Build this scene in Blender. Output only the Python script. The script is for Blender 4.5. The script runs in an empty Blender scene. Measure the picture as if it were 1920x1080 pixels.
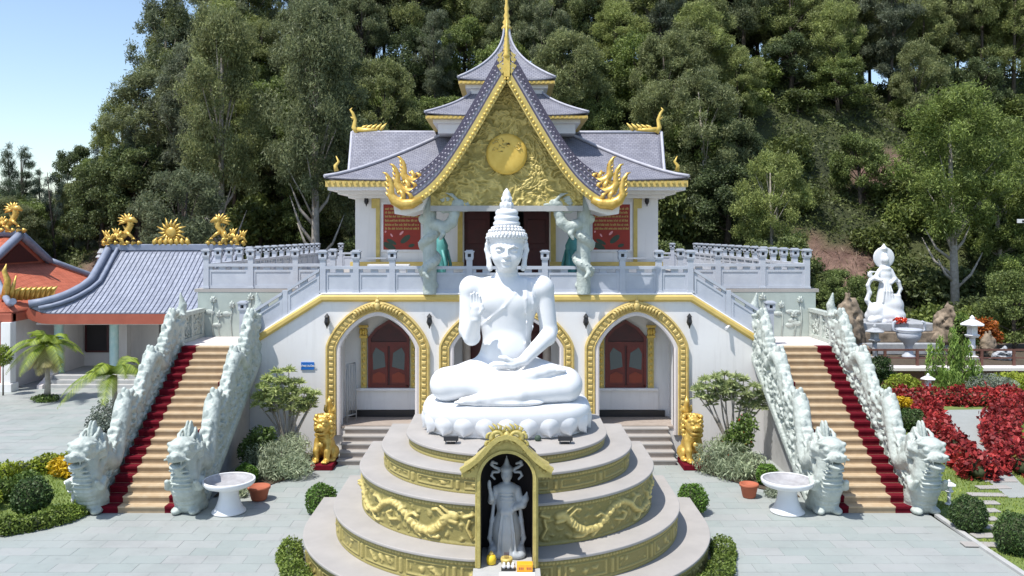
import bpy, math, random
import numpy as np
from mathutils import Vector, Matrix

scene = bpy.context.scene
C = scene.collection
R = math.radians

# ------------------------------------------------------------------ camera, sky, sun, exposure
EYE = 6.5                      # drone height in metres
cam_d = bpy.data.cameras.new('camera')
cam = bpy.data.objects.new('camera', cam_d)
C.objects.link(cam)
cam.location = (0, 0, EYE)
cam.rotation_euler = (R(90), 0, 0)
cam_d.sensor_width = 36.0
cam_d.lens = 30.0
cam_d.shift_x = 10 / 1920
cam_d.shift_y = -103 / 1920
cam_d.clip_end = 3000
scene.camera = cam

SUN = Vector((-0.33, -0.27, 0.905)).normalized()      # towards the sun
world = bpy.data.worlds.new('World')
scene.world = world
world.use_nodes = True
wn = world.node_tree
for n in list(wn.nodes):
    wn.nodes.remove(n)
w_out = wn.nodes.new('ShaderNodeOutputWorld')
w_bg = wn.nodes.new('ShaderNodeBackground')
w_sky = wn.nodes.new('ShaderNodeTexSky')
w_sky.sky_type = 'NISHITA'
w_sky.sun_disc = False
w_sky.sun_elevation = math.asin(SUN.z)
w_sky.sun_rotation = math.atan2(SUN.x, SUN.y)
w_sky.air_density = 1.0
w_sky.dust_density = .7
w_sky.ozone_density = 0.7
w_bg.inputs['Strength'].default_value = 0.15
wn.links.new(w_sky.outputs[0], w_bg.inputs['Color'])
wn.links.new(w_bg.outputs[0], w_out.inputs['Surface'])

sun_d = bpy.data.lights.new('sun', 'SUN')
sun_d.energy = 4.2
sun_d.angle = R(0.53)
sun_d.color = (1.0, 0.965, 0.91)
sun = bpy.data.objects.new('sun', sun_d)
sun.rotation_euler = SUN.to_track_quat('Z', 'Y').to_euler()
sun.location = SUN * 60
C.objects.link(sun)

vs = scene.view_settings
vs.view_transform = 'Standard'
vs.look = 'None'
vs.exposure = 0.44
vs.gamma = 1.0
vs.use_curve_mapping = False
scene.cycles.use_denoising = True
scene.cycles.max_bounces = 6
scene.cycles.transparent_max_bounces = 6

# ------------------------------------------------------------------ helpers
WL = {}          # object -> world location of its frame (translation only)

def X_at(px, D): return (px - 950.0) * D / 1600.0
def Z_at(py, D): return EYE - (py - 437.0) * D / 1600.0

def tag(o, label=None, cat=None, group=None, kind=None):
    if label: o['label'] = label
    if cat: o['category'] = cat
    if group: o['group'] = group
    if kind: o['kind'] = kind
    return o

def adopt(o, parent):
    o.parent = parent
    loc = WL.get(parent.name, Vector((0, 0, 0)))
    o.matrix_parent_inverse = Matrix.Translation(-Vector(loc))

def empty(name, loc, label=None, cat=None, group=None):
    o = bpy.data.objects.new(name, None)
    C.objects.link(o)
    o.location = loc
    o.empty_display_size = 0.3
    WL[o.name] = Vector(loc)
    return tag(o, label, cat, group)

def np_mesh(name, V, F, smooth=False, uv=None, attr=None):
    """V (n,3), F (m,k) with constant k."""
    V = np.asarray(V, np.float32); F = np.asarray(F, np.int32)
    me = bpy.data.meshes.new(name)
    k = F.shape[1]
    me.vertices.add(len(V)); me.vertices.foreach_set('co', V.ravel())
    me.loops.add(F.size); me.loops.foreach_set('vertex_index', F.ravel())
    me.polygons.add(len(F))
    me.polygons.foreach_set('loop_start', np.arange(0, F.size, k, dtype=np.int32))
    me.polygons.foreach_set('loop_total', np.full(len(F), k, np.int32))
    if smooth:
        me.polygons.foreach_set('use_smooth', np.ones(len(F), bool))
    if attr is not None:
        a = me.attributes.new('paint', 'FLOAT', 'POINT')
        a.data.foreach_set('value', np.asarray(attr, np.float32))
    if uv is not None:
        l = me.uv_layers.new(name='UVMap')
        l.data.foreach_set('uv', np.asarray(uv, np.float32)[F.ravel()].ravel())
    me.update(calc_edges=True)
    return me

def put(name, mesh, mat=None, parent=None, kind=None):
    o = bpy.data.objects.new(name, mesh)
    C.objects.link(o)
    if mat is not None and len(mesh.materials) == 0:
        mesh.materials.append(mat)
    if parent is not None:
        adopt(o, parent)
    if kind: o['kind'] = kind
    return o

def copy_tree(o, parent=None):
    c = o.copy()
    C.objects.link(c)
    if parent is not None:
        c.parent = parent
    for ch in list(o.children):
        copy_tree(ch, c)
    return c

class MB:
    def __init__(s):
        s.v = []; s.f = []; s.sm = []
    def add(s, vs, fs, smooth=False):
        b = len(s.v)
        s.v.extend([tuple(p) for p in vs])
        for f in fs:
            s.f.append([b + i for i in f]); s.sm.append(smooth)
        return s
    def box(s, x0, x1, y0, y1, z0, z1):
        if x0 > x1: x0, x1 = x1, x0
        vs = [(x0, y0, z0), (x1, y0, z0), (x1, y1, z0), (x0, y1, z0), (x0, y0, z1), (x1, y0, z1), (x1, y1, z1), (x0, y1, z1)]
        return s.add(vs, [(0, 3, 2, 1), (4, 5, 6, 7), (0, 1, 5, 4), (1, 2, 6, 5), (2, 3, 7, 6), (3, 0, 4, 7)])
    def prism(s, poly, a, b, axis='y'):
        """extrude 2-D polygon: axis y -> poly is (x,z); axis z -> (x,y); axis x -> (y,z)"""
        def P(p, t):
            return (p[0], t, p[1]) if axis == 'y' else ((p[0], p[1], t) if axis == 'z' else (t, p[0], p[1]))
        n = len(poly)
        vs = [P(p, a) for p in poly] + [P(p, b) for p in poly]
        fs = [tuple(range(n)), tuple(range(2 * n - 1, n - 1, -1))]
        fs += [(i, i + n, (i + 1) % n + n, (i + 1) % n) for i in range(n)]
        return s.add(vs, fs)
    def tube(s, pts, radii, n=8, smooth=True):
        pts = [Vector(p) for p in pts]
        if not hasattr(radii, '__len__'): radii = [radii] * len(pts)
        vs = []; up = None
        for i, p in enumerate(pts):
            d = (pts[min(i + 1, len(pts) - 1)] - pts[max(i - 1, 0)])
            if d.length < 1e-9: d = Vector((0, 0, 1))
            d.normalize()
            if up is None:
                up = Vector((0, 0, 1)) if abs(d.z) < 0.9 else Vector((1, 0, 0))
            a = d.cross(up)
            if a.length < 1e-6: a = d.cross(Vector((0.3, 0.8, 0.5)))
            a.normalize(); b = a.cross(d).normalized(); up = b
            for k in range(n):
                t = 2 * math.pi * k / n
                vs.append(p + (a * math.cos(t) + b * math.sin(t)) * radii[i])
        m = len(pts)
        fs = [(i * n + k, i * n + (k + 1) % n, (i + 1) * n + (k + 1) % n, (i + 1) * n + k) for i in range(m - 1) for k in range(n)]
        s.add(vs, fs, smooth)
        s.f.append([len(s.v) - len(vs) + k for k in range(n - 1, -1, -1)]); s.sm.append(False)
        s.f.append([len(s.v) - n + k for k in range(n)]); s.sm.append(False)
        return s
    def lathe(s, prof, n=24, c=(0, 0, 0), smooth=True, sx=1.0, sy=1.0):
        vs = []
        for r, z in prof:
            for k in range(n):
                t = 2 * math.pi * k / n
                vs.append((c[0] + sx * r * math.cos(t), c[1] + sy * r * math.sin(t), c[2] + z))
        m = len(prof)
        fs = [(i * n + k, i * n + (k + 1) % n, (i + 1) * n + (k + 1) % n, (i + 1) * n + k) for i in range(m - 1) for k in range(n)]
        s.add(vs, fs, smooth)
        b = len(s.v) - len(vs)
        s.f.append([b + k for k in range(n - 1, -1, -1)]); s.sm.append(False)
        s.f.append([b + (m - 1) * n + k for k in range(n)]); s.sm.append(False)
        return s
    def ball(s, c, r, n=8, m=5):
        if not hasattr(r, '__len__'): r = (r, r, r)
        vs = []
        for i in range(m + 1):
            p = math.pi * i / m
            for k in range(n):
                t = 2 * math.pi * k / n
                vs.append((c[0] + r[0] * math.sin(p) * math.cos(t), c[1] + r[1] * math.sin(p) * math.sin(t), c[2] - r[2] * math.cos(p)))
        fs = [(i * n + k, i * n + (k + 1) % n, (i + 1) * n + (k + 1) % n, (i + 1) * n + k) for i in range(m) for k in range(n)]
        return s.add(vs, fs, True)
    def mesh(s, name):
        me = bpy.data.meshes.new(name)
        me.from_pydata(s.v, [], s.f)
        me.polygons.foreach_set('use_smooth', s.sm)
        me.update()
        return me
    def build(s, name, mat=None, parent=None, bevel=0, kind=None):
        o = put(name, s.mesh(name), mat, parent, kind)
        if bevel:
            b = o.modifiers.new('bevel', 'BEVEL'); b.width = bevel; b.segments = 2; b.limit_method = 'ANGLE'; b.angle_limit = R(40)
        return o

def sweep(mb, path, sec, nrm):
    """path: list of 3-D points lying in a plane with normal nrm (x-z planes: nrm = (0,-1,0)); sec: closed list of (out, along nrm)."""
    nrm = Vector(nrm); pts = [Vector(p) for p in path]; m = len(pts); k = len(sec); vs = []
    for i, p in enumerate(pts):
        d0 = (pts[i] - pts[i - 1]).normalized() if i else (pts[1] - pts[0]).normalized()
        d1 = (pts[i + 1] - pts[i]).normalized() if i < m - 1 else d0
        t = (d0 + d1).normalized()
        o = nrm.cross(t).normalized()
        sc = 1.0 / max(0.5, t.dot(d1))
        for a, b in sec:
            vs.append(p + o * a * sc + nrm * b)
    fs = [(i * k + j, i * k + (j + 1) % k, (i + 1) * k + (j + 1) % k, (i + 1) * k + j) for i in range(m - 1) for j in range(k)]
    fs += [tuple(range(k - 1, -1, -1)), tuple((m - 1) * k + j for j in range(k))]
    mb.add(vs, fs)

# value noise for relief and terrain
def vnoise(x, y, seed=0):
    x = np.asarray(x, float); y = np.asarray(y, float)
    xi = np.floor(x).astype(np.int64); yi = np.floor(y).astype(np.int64)
    fx = x - xi; fy = y - yi
    fx = fx * fx * (3 - 2 * fx); fy = fy * fy * (3 - 2 * fy)
    def h(a, b):
        n = (a * 374761393 + b * 668265263 + seed * 974634777) & 0xFFFFFFFF
        n = ((n ^ (n >> 13)) * 1274126177) & 0xFFFFFFFF
        return ((n ^ (n >> 16)) & 0xFFFF) / 65535.0
    return (h(xi, yi) * (1 - fx) + h(xi + 1, yi) * fx) * (1 - fy) + (h(xi, yi + 1) * (1 - fx) + h(xi + 1, yi + 1) * fx) * fy
def fbm(x, y, seed=0, o=4):
    s = 0; a = .5
    for i in range(o):
        s = s + a * vnoise(x * 2 ** i, y * 2 ** i, seed + i); a *= .5
    return s

# signed-distance sculpting: smooth unions on a grid, then surface nets
class SDF:
    def __init__(s, lo, hi, h):
        s.lo = np.array(lo, float); s.h = h
        s.n = np.ceil((np.array(hi, float) - s.lo) / h).astype(int) + 1
        s.F = np.full(s.n, 0.5, np.float32)
    def _box(s, lo, hi, m):
        a = np.clip(np.floor((np.array(lo) - m - s.lo) / s.h).astype(int), 0, s.n)
        b = np.clip(np.ceil((np.array(hi) + m - s.lo) / s.h).astype(int) + 1, 0, s.n)
        if np.any(b <= a): return None, None
        sl = tuple(slice(a[i], b[i]) for i in range(3))
        g = [s.lo[i] + s.h * np.arange(a[i], b[i]) for i in range(3)]
        return sl, (g[0][:, None, None], g[1][None, :, None], g[2][None, None, :])
    def _mix(s, sl, d, k, sub=False):
        a = s.F[sl]
        if sub:
            hh = np.maximum(k - np.abs(-d - a), 0) / max(k, 1e-6)
            s.F[sl] = np.maximum(a, -d) + hh * hh * k * .25
        else:
            hh = np.maximum(k - np.abs(d - a), 0) / max(k, 1e-6)
            s.F[sl] = np.minimum(a, d) - hh * hh * k * .25
        return s
    def ell(s, c, r, k=.05, rot=None, sub=False):
        c = np.array(c, float); r = np.array(r if hasattr(r, '__len__') else (r, r, r), float)
        m = r.max() if rot is not None else r
        sl, g = s._box(c - m, c + m, k + 3 * s.h)
        if sl is None: return s
        x, y, z = g[0] - c[0], g[1] - c[1], g[2] - c[2]
        if rot is not None:
            M = np.array(rot.inverted() if hasattr(rot, 'inverted') else rot, float)
            x, y, z = (M[0, 0] * x + M[0, 1] * y + M[0, 2] * z, M[1, 0] * x + M[1, 1] * y + M[1, 2] * z, M[2, 0] * x + M[2, 1] * y + M[2, 2] * z)
        k0 = np.sqrt((x / r[0]) ** 2 + (y / r[1]) ** 2 + (z / r[2]) ** 2)
        k1 = np.sqrt((x / r[0] ** 2) ** 2 + (y / r[1] ** 2) ** 2 + (z / r[2] ** 2) ** 2) + 1e-9
        return s._mix(sl, k0 * (k0 - 1) / k1, k, sub)
    def cone(s, p, q, r1, r2, k=.05, sub=False, flat=None):
        """rounded cone; flat = (axis, factor) squashes it along an axis"""
        p = np.array(p, float); q = np.array(q, float); m = max(r1, r2)
        sl, g = s._box(np.minimum(p, q) - m, np.maximum(p, q) + m, k + 3 * s.h)
        if sl is None: return s
        d = q - p; L = max(d @ d, 1e-9)
        w = [1, 1, 1]
        if flat: w[flat[0]] = 1.0 / flat[1]
        t = np.clip(((g[0] - p[0]) * d[0] + (g[1] - p[1]) * d[1] + (g[2] - p[2]) * d[2]) / L, 0, 1)
        e = np.sqrt((w[0] * (g[0] - p[0] - t * d[0])) ** 2 + (w[1] * (g[1] - p[1] - t * d[1])) ** 2 + (w[2] * (g[2] - p[2] - t * d[2])) ** 2)
        return s._mix(sl, e - (r1 + (r2 - r1) * t), k, sub)
    def chain(s, pts, rad, k=.05, flat=None):
        for i in range(len(pts) - 1):
            s.cone(pts[i], pts[i + 1], rad[i], rad[i + 1], k, flat=flat)
        return s
    def box(s, lo, hi, rd=.02, k=.03, sub=False):
        lo = np.array(lo, float); hi = np.array(hi, float)
        sl, g = s._box(lo, hi, k + 3 * s.h)
        if sl is None: return s
        c = (lo + hi) / 2; e = (hi - lo) / 2 - rd
        q = [np.abs(g[i] - c[i]) - e[i] for i in range(3)]
        d = np.sqrt(np.maximum(q[0], 0) ** 2 + np.maximum(q[1], 0) ** 2 + np.maximum(q[2], 0) ** 2) + np.minimum(np.maximum(np.maximum(q[0], q[1]), q[2]), 0) - rd
        return s._mix(sl, d, k, sub)
    def mesh(s, name):
        F = s.F; F[0] = F[-1] = .5; F[:, 0] = F[:, -1] = .5; F[:, :, 0] = F[:, :, -1] = .5
        S = F < 0
        cs = np.zeros(s.n - 1, np.int8)
        off = [(i, j, k) for i in (0, 1) for j in (0, 1) for k in (0, 1)]
        n = s.n
        for i, j, k in off:
            cs += S[i:n[0] - 1 + i, j:n[1] - 1 + j, k:n[2] - 1 + k]
        idx = np.argwhere((cs > 0) & (cs < 8))
        ids = np.full(s.n - 1, -1, np.int32); ids[tuple(idx.T)] = np.arange(len(idx))
        val = np.stack([F[idx[:, 0] + i, idx[:, 1] + j, idx[:, 2] + k] for i, j, k in off], 1)
        acc = np.zeros((len(idx), 3)); cnt = np.zeros(len(idx))
        for a in range(8):
            for b in range(a + 1, 8):
                oa, ob = np.array(off[a]), np.array(off[b])
                if np.abs(oa - ob).sum() != 1: continue
                va, vb = val[:, a], val[:, b]
                m = (va < 0) != (vb < 0)
                t = np.where(m, va / np.where(m, va - vb, 1), 0)
                acc += m[:, None] * (oa + t[:, None] * (ob - oa)); cnt += m
        V = s.lo + (idx + acc / cnt[:, None]) * s.h
        Fs = []
        for ax in range(3):
            o1, o2 = [(1, 2), (2, 0), (0, 1)][ax]
            A = np.take(S, range(0, n[ax] - 1), ax); B = np.take(S, range(1, n[ax]), ax)
            e = np.argwhere(A != B)
            e = e[(e[:, o1] > 0) & (e[:, o2] > 0) & (e[:, o1] < n[o1] - 1) & (e[:, o2] < n[o2] - 1)]
            fl = A[tuple(e.T)]
            def c(d1, d2):
                t = e.copy(); t[:, o1] -= d1; t[:, o2] -= d2
                return ids[tuple(t.T)]
            q = np.stack([c(1, 1), c(0, 1), c(0, 0), c(1, 0)], 1)
            q[~fl] = q[~fl][:, ::-1]
            Fs.append(q)
        return np_mesh(name, V, np.concatenate(Fs), True)

# ------------------------------------------------------------------ materials
def nodes(name):
    m = bpy.data.materials.new(name); m.use_nodes = True
    nt = m.node_tree; b = nt.nodes['Principled BSDF']
    return m, nt, b
def N(nt, t, **kw):
    n = nt.nodes.new(t)
    for k, v in kw.items(): setattr(n, k, v)
    return n
def c4(c): return (c[0], c[1], c[2], 1.0)
def mixrgb(nt, fac, a, b, mode='MIX'):
    n = N(nt, 'ShaderNodeMix', data_type='RGBA', blend_type=mode)
    for sock, v in ((n.inputs[0], fac), (n.inputs[6], a), (n.inputs[7], b)):
        if isinstance(v, (tuple, list)): sock.default_value = c4(v)
        elif isinstance(v, (int, float)): sock.default_value = v
        else: nt.links.new(v, sock)
    return n.outputs[2]
def ramp(nt, fac, stops):
    n = N(nt, 'ShaderNodeValToRGB'); e = n.color_ramp.elements
    while len(e) < len(stops): e.new(0.5)
    for i, (p, c) in enumerate(stops):
        e[i].position = p; e[i].color = c4(c) if hasattr(c, '__len__') else (c, c, c, 1)
    nt.links.new(fac, n.inputs[0]); return n.outputs[0]
def noise(nt, vec, scale, detail=4, rough=.55):
    n = N(nt, 'ShaderNodeTexNoise'); n.inputs['Scale'].default_value = scale; n.inputs['Detail'].default_value = detail; n.inputs['Roughness'].default_value = rough
    nt.links.new(vec, n.inputs['Vector']); return n.outputs['Fac']
def mapping(nt, vec, sc=(1, 1, 1), rot=(0, 0, 0)):
    n = N(nt, 'ShaderNodeMapping'); n.inputs['Scale'].default_value = sc; n.inputs['Rotation'].default_value = rot
    nt.links.new(vec, n.inputs['Vector']); return n.outputs[0]
def bump(nt, b, h, strength, dist=.02):
    n = N(nt, 'ShaderNodeBump'); n.inputs['Strength'].default_value = strength; n.inputs['Distance'].default_value = dist
    nt.links.new(h, n.inputs['Height']); nt.links.new(n.outputs[0], b.inputs['Normal'])

def M(name, col, rough=.6, metal=0.0, dark=None, scale=3.0, lo=.35, hi=.7, bmp=0.0, bscale=25, streak=None, rnd=0.0, spec=.5):
    """plain surface with mottling: col..dark by noise, optional vertical dirt streaks and per-object tone"""
    m, nt, b = nodes(name)
    tc = N(nt, 'ShaderNodeTexCoord').outputs['Object']
    colr = None
    d = dark if dark is not None else tuple(x * .86 for x in col)
    f = ramp(nt, noise(nt, tc, scale, 6, .6), [(lo, 0.0), (hi, 1.0)])
    colr = mixrgb(nt, f, d, col)
    if streak is not None:
        f2 = ramp(nt, noise(nt, mapping(nt, tc, (4.0, 4.0, .35)), 1.6, 5, .65), [(.52, 0.0), (.8, .55)])
        colr = mixrgb(nt, f2, colr, streak)
    if rnd:
        oi = N(nt, 'ShaderNodeObjectInfo').outputs['Random']
        f3 = ramp(nt, oi, [(0, 1 - rnd), (1, 1 + rnd)])
        colr = mixrgb(nt, 1.0, colr, f3, 'MULTIPLY')
    nt.links.new(colr, b.inputs['Base Color'])
    b.inputs['Roughness'].default_value = rough
    b.inputs['Metallic'].default_value = metal
    b.inputs['Specular IOR Level'].default_value = spec
    if bmp:
        bump(nt, b, noise(nt, tc, bscale, 5, .6), bmp)
    return m

def leaf_mat(name, dark, light, trans=.25, rnd=.25, extra=None):
    m, nt, b = nodes(name)
    ge = N(nt, 'ShaderNodeNewGeometry')
    oi = N(nt, 'ShaderNodeObjectInfo').outputs['Random']
    tc = N(nt, 'ShaderNodeTexCoord').outputs['Object']
    col = mixrgb(nt, ge.outputs['Random Per Island'], dark, light)
    cl = ramp(nt, noise(nt, tc, .9, 2), [(.3, .65), (.7, 1.25)])
    col = mixrgb(nt, 1.0, col, cl, 'MULTIPLY')
    if extra is not None:
        col = mixrgb(nt, ramp(nt, noise(nt, tc, extra[1], 2), [(extra[2], 0.0), (extra[2] + .08, 1.0)]), col, extra[0])
    col = mixrgb(nt, 1.0, col, ramp(nt, oi, [(0, (1 - rnd, 1 - rnd, 1 - rnd * .6)), (.5, (1 + rnd * .2, 1, .95)), (1, (1 + rnd, 1 + rnd * .9, 1 - rnd * .3))]), 'MULTIPLY')
    nt.links.new(col, b.inputs['Base Color'])
    b.inputs['Roughness'].default_value = .55
    b.inputs['Specular IOR Level'].default_value = .35
    tr = N(nt, 'ShaderNodeBsdfTranslucent'); nt.links.new(col, tr.inputs[0])
    mx = N(nt, 'ShaderNodeMixShader'); mx.inputs[0].default_value = trans
    nt.links.new(b.outputs[0], mx.inputs[1]); nt.links.new(tr.outputs[0], mx.inputs[2])
    nt.links.new(mx.outputs[0], nt.nodes['Material Output'].inputs['Surface'])
    return m

def paint_mat(name, low, high, rough=.4, metal=.5, fine=30):
    """painted relief: 'paint' attribute says where the bright gold leaf was laid"""
    m, nt, b = nodes(name)
    tc = N(nt, 'ShaderNodeTexCoord').outputs['Object']
    at = N(nt, 'ShaderNodeAttribute', attribute_name='paint')
    n1 = noise(nt, tc, fine, 4)
    f = N(nt, 'ShaderNodeMath', operation='ADD'); f.use_clamp = True
    nt.links.new(at.outputs['Fac'], f.inputs[0])
    g = N(nt, 'ShaderNodeMath', operation='MULTIPLY_ADD'); g.inputs[1].default_value = .5; g.inputs[2].default_value = -.25
    nt.links.new(n1, g.inputs[0]); nt.links.new(g.outputs[0], f.inputs[1])
    nt.links.new(mixrgb(nt, f.outputs[0], low, high), b.inputs['Base Color'])
    b.inputs['Roughness'].default_value = rough; b.inputs['Metallic'].default_value = metal
    bump(nt, b, n1, .3, .02)
    return m

def tile_mat(name, c1, c2, joint, w, h, rough=.55, wave=False):
    """small roof tiles seen from far off, laid in UV metres"""
    m, nt, b = nodes(name)
    uv = N(nt, 'ShaderNodeTexCoord').outputs['UV']
    br = N(nt, 'ShaderNodeTexBrick')
    br.inputs['Scale'].default_value = 1.0
    br.inputs['Brick Width'].default_value = w; br.inputs['Row Height'].default_value = h
    br.inputs['Mortar Size'].default_value = .012; br.inputs['Mortar Smooth'].default_value = .6
    br.inputs['Color1'].default_value = c4(c1); br.inputs['Color2'].default_value = c4(c2); br.inputs['Mortar'].default_value = c4(joint)
    nt.links.new(uv, br.inputs['Vector'])
    n1 = ramp(nt, noise(nt, uv, 1.3, 5), [(.3, .85), (.7, 1.12)])
    nt.links.new(mixrgb(nt, 1.0, br.outputs['Color'], n1, 'MULTIPLY'), b.inputs['Base Color'])
    b.inputs['Roughness'].default_value = rough
    inv = N(nt, 'ShaderNodeMath', operation='SUBTRACT'); inv.inputs[0].default_value = 1.0
    nt.links.new(br.outputs['Fac'], inv.inputs[1]); bump(nt, b, inv.outputs[0], .6, .03)
    return m

MT = dict(
    marble=M('white_marble', (.755, .765, .775), .45, dark=(.69, .70, .715), scale=2.0, bmp=.03, bscale=40),
    wall=M('white_plaster', (.80, .785, .77), .75, dark=(.75, .735, .725), scale=1.2, bmp=.05, bscale=60, streak=(.62, .60, .58)),
    balus=M('grey_stone', (.50, .525, .575), .6, dark=(.42, .445, .50), scale=2.2, bmp=.08, bscale=30),
    jade=M('pale_green_stone', (.50, .55, .51), .55, dark=(.37, .415, .38), scale=3.5, bmp=.15, bscale=30, streak=(.28, .31, .285)),
    jade_white=M('pale_green_white_stone', (.52, .56, .52), .55, dark=(.38, .42, .385), scale=4.5, bmp=.15, bscale=30, streak=(.36, .385, .36)),
    gold=M('gold_paint', (.82, .59, .16), .45, .2, dark=(.66, .45, .09), scale=6, bmp=.1, bscale=40),
    gold_dull=M('dull_gold_paint', (.62, .48, .155), .5, .10, dark=(.50, .38, .105), scale=5, bmp=.08, bscale=40),
    gold_bright=M('bright_gold_leaf', (.74, .51, .14), .36, .45, dark=(.52, .32, .06), scale=7, bmp=.15, bscale=30),
    ochre=M('ochre_paint', (.69, .51, .165), .6, 0, dark=(.60, .435, .125), scale=3),
    tan=M('tan_stone', (.50, .40, .27), .6, dark=(.44, .32, .19), scale=5, bmp=.06, bscale=50),
    step=M('brown_step_stone', (.38, .32, .275), .6, dark=(.31, .26, .22), scale=5, bmp=.06, bscale=50),
    carpet=M('red_carpet', (.15, .008, .018), .95, dark=(.10, .006, .012), scale=6, bmp=.2, bscale=120, spec=.1),
    coping=M('beige_coping_stone', (.39, .365, .34), .6, dark=(.335, .315, .295), scale=1.6, bmp=.04, bscale=60),
    red=M('red_lacquer', (.17, .014, .010), .35, dark=(.11, .009, .007), scale=4),
    darkred=M('dark_red_wood', (.075, .008, .010), .45, dark=(.05, .006, .008), scale=4),
    black=M('black_stone', (.02, .02, .024), .35, scale=4),
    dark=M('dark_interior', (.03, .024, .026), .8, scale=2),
    iron=M('black_iron', (.03, .03, .032), .5, .4, scale=5),
    slate=M('blue_grey_trim', (.24, .27, .35), .55, dark=(.18, .21, .28), scale=3, bmp=.08),
    vermilion=M('vermilion_fascia', (.40, .105, .06), .6, dark=(.33, .08, .045), scale=2),
    pinkwall=M('pinkish_plaster', (.72, .66, .64), .75, dark=(.66, .60, .58), scale=1.5, streak=(.55, .5, .48)),
    teal=M('teal_marble', (.33, .52, .50), .4, dark=(.50, .62, .58), scale=4),
    tealdark=M('teal_bronze', (.10, .34, .32), .5, dark=(.06, .24, .23), scale=4),
    rock=M('tan_rock', (.36, .28, .20), .85, dark=(.11, .085, .06), scale=3.2, bmp=.6, bscale=6),
    soil=M('dark_soil', (.09, .065, .04), .95, dark=(.06, .045, .03), scale=4, bmp=.4, bscale=20),
    lawn=M('lawn_ground', (.17, .22, .055), .95, dark=(.11, .16, .04), scale=3, bmp=.3, bscale=60),
    bark=M('grey_bark', (.42, .38, .33), .9, dark=(.26, .23, .19), scale=5, bmp=.4, bscale=20),
    barkdark=M('dark_bark', (.11, .09, .07), .9, dark=(.07, .055, .045), scale=5, bmp=.4, bscale=20),
    terracotta=M('terracotta', (.42, .12, .06), .8, scale=4),
    yellow=M('yellow_wax', (.85, .60, .03), .5, scale=4),
    orange=M('orange_card', (.95, .42, .02), .6, scale=4),
    blue=M('blue_enamel', (.015, .16, .55), .4, scale=4),
    white=M('white_paint', (.80, .80, .81), .5, scale=3),
    concrete=M('grey_concrete', (.45, .45, .44), .8, dark=(.36, .36, .35), scale=3, bmp=.1),
    stonegrey=M('grey_carved_stone', (.42, .44, .46), .7, dark=(.30, .31, .33), scale=4, bmp=.2),
    wood=M('brown_rail', (.13, .055, .04), .7, scale=4),
    hall_tile=tile_mat('hall_roof_tiles', (.185, .187, .225), (.245, .247, .285), (.11, .11, .145), .16, .13),
    pav_tile=tile_mat('pavilion_roof_tiles', (.235, .26, .33), (.29, .315, .385), (.17, .19, .25), .24, .30),
    red_tile=tile_mat('red_roof_tiles', (.50, .13, .07), (.56, .16, .09), (.36, .09, .05), .24, .3),
    tile_edge=M('purple_tile_edge', (.10, .09, .135), .5, dark=(.075, .065, .10), scale=9),
    tile_grey=M('grey_tile_edge', (.36, .35, .40), .6, dark=(.28, .27, .32), scale=9),
    postred=M('poster_red', (.33, .035, .02), .7, dark=(.26, .03, .02), scale=3),
    postgreen=M('poster_green', (.045, .075, .05), .7, scale=3),
    pink=M('poster_pink', (.80, .38, .40), .7, scale=3),
    gold_flat=M('sun_disc_gold', (.80, .56, .12), .5, .15, dark=(.70, .46, .08), scale=4),
    stonewhite=M('pale_grey_marble', (.44, .475, .51), .5, dark=(.36, .39, .425), scale=3),
    ridge=M('pale_ridge_tile', (.46, .46, .51), .6, dark=(.38, .38, .43), scale=6),
    riser=M('shade_toned_riser_stone', (.40, .30, .19), .65, dark=(.33, .24, .15), scale=5, bmp=.06, bscale=50),  # tan step stone darkened, riser shade put into the colour
    niche_gold=M('niche_olive_gold', (.52, .43, .14), .5, .08, dark=(.38, .31, .09), scale=9, bmp=.5, bscale=22),
    jade_plain=M('pale_green_wall', (.42, .475, .435), .6, dark=(.35, .40, .365), scale=2.0, bmp=.06, bscale=30, streak=(.33, .36, .335)),
    arch_gold=M('arch_gold_paint', (.67, .515, .20), .5, .06, dark=(.53, .385, .12), scale=8, bmp=.12, bscale=40),
    relief=paint_mat('olive_gold_relief', (.25, .215, .07), (.64, .515, .185), .5, .10),
    pediment=paint_mat('pediment_gold_relief', (.33, .265, .07), (.70, .555, .185), .5, .06, 9),
)

# carved scales on the dragon stone
for k_ in ('jade', 'jade_white'):
    nt_ = MT[k_].node_tree; b_ = nt_.nodes['Principled BSDF']
    tc_ = N(nt_, 'ShaderNodeTexCoord').outputs['Object']
    vo_ = N(nt_, 'ShaderNodeTexVoronoi'); vo_.inputs['Scale'].default_value = 13.0; nt_.links.new(tc_, vo_.inputs['Vector'])
    bp_ = N(nt_, 'ShaderNodeBump'); bp_.invert = True; bp_.inputs['Strength'].default_value = .22; bp_.inputs['Distance'].default_value = .05
    nt_.links.new(vo_.outputs['Distance'], bp_.inputs['Height'])
    old_ = b_.inputs['Normal'].links[0].from_node; nt_.links.new(bp_.outputs[0], old_.inputs['Normal'])
# ------------------------------------------------------------------ terrain and paving
def hill(x, y):
    x = np.asarray(x, float); y = np.asarray(y, float)
    c = np.interp(x, [-110, -52, -44, -36, -27, -12, 20, 34, 46, 80], [2.5, 4, 7, 12, 18, 22, 22.5, 20, 21.5, 23])
    y0 = np.interp(x, [-60, -20, 0, 20, 60], [47, 47, 48, 47, 50])
    t = np.clip((y - y0) / 34.0, 0, 1); s = t * t * (3 - 2 * t)
    return c * s + (fbm(x / 7, y / 7, 3) - .45) * 3.2 * np.clip(t * 4, 0, 1) - .03

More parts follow.
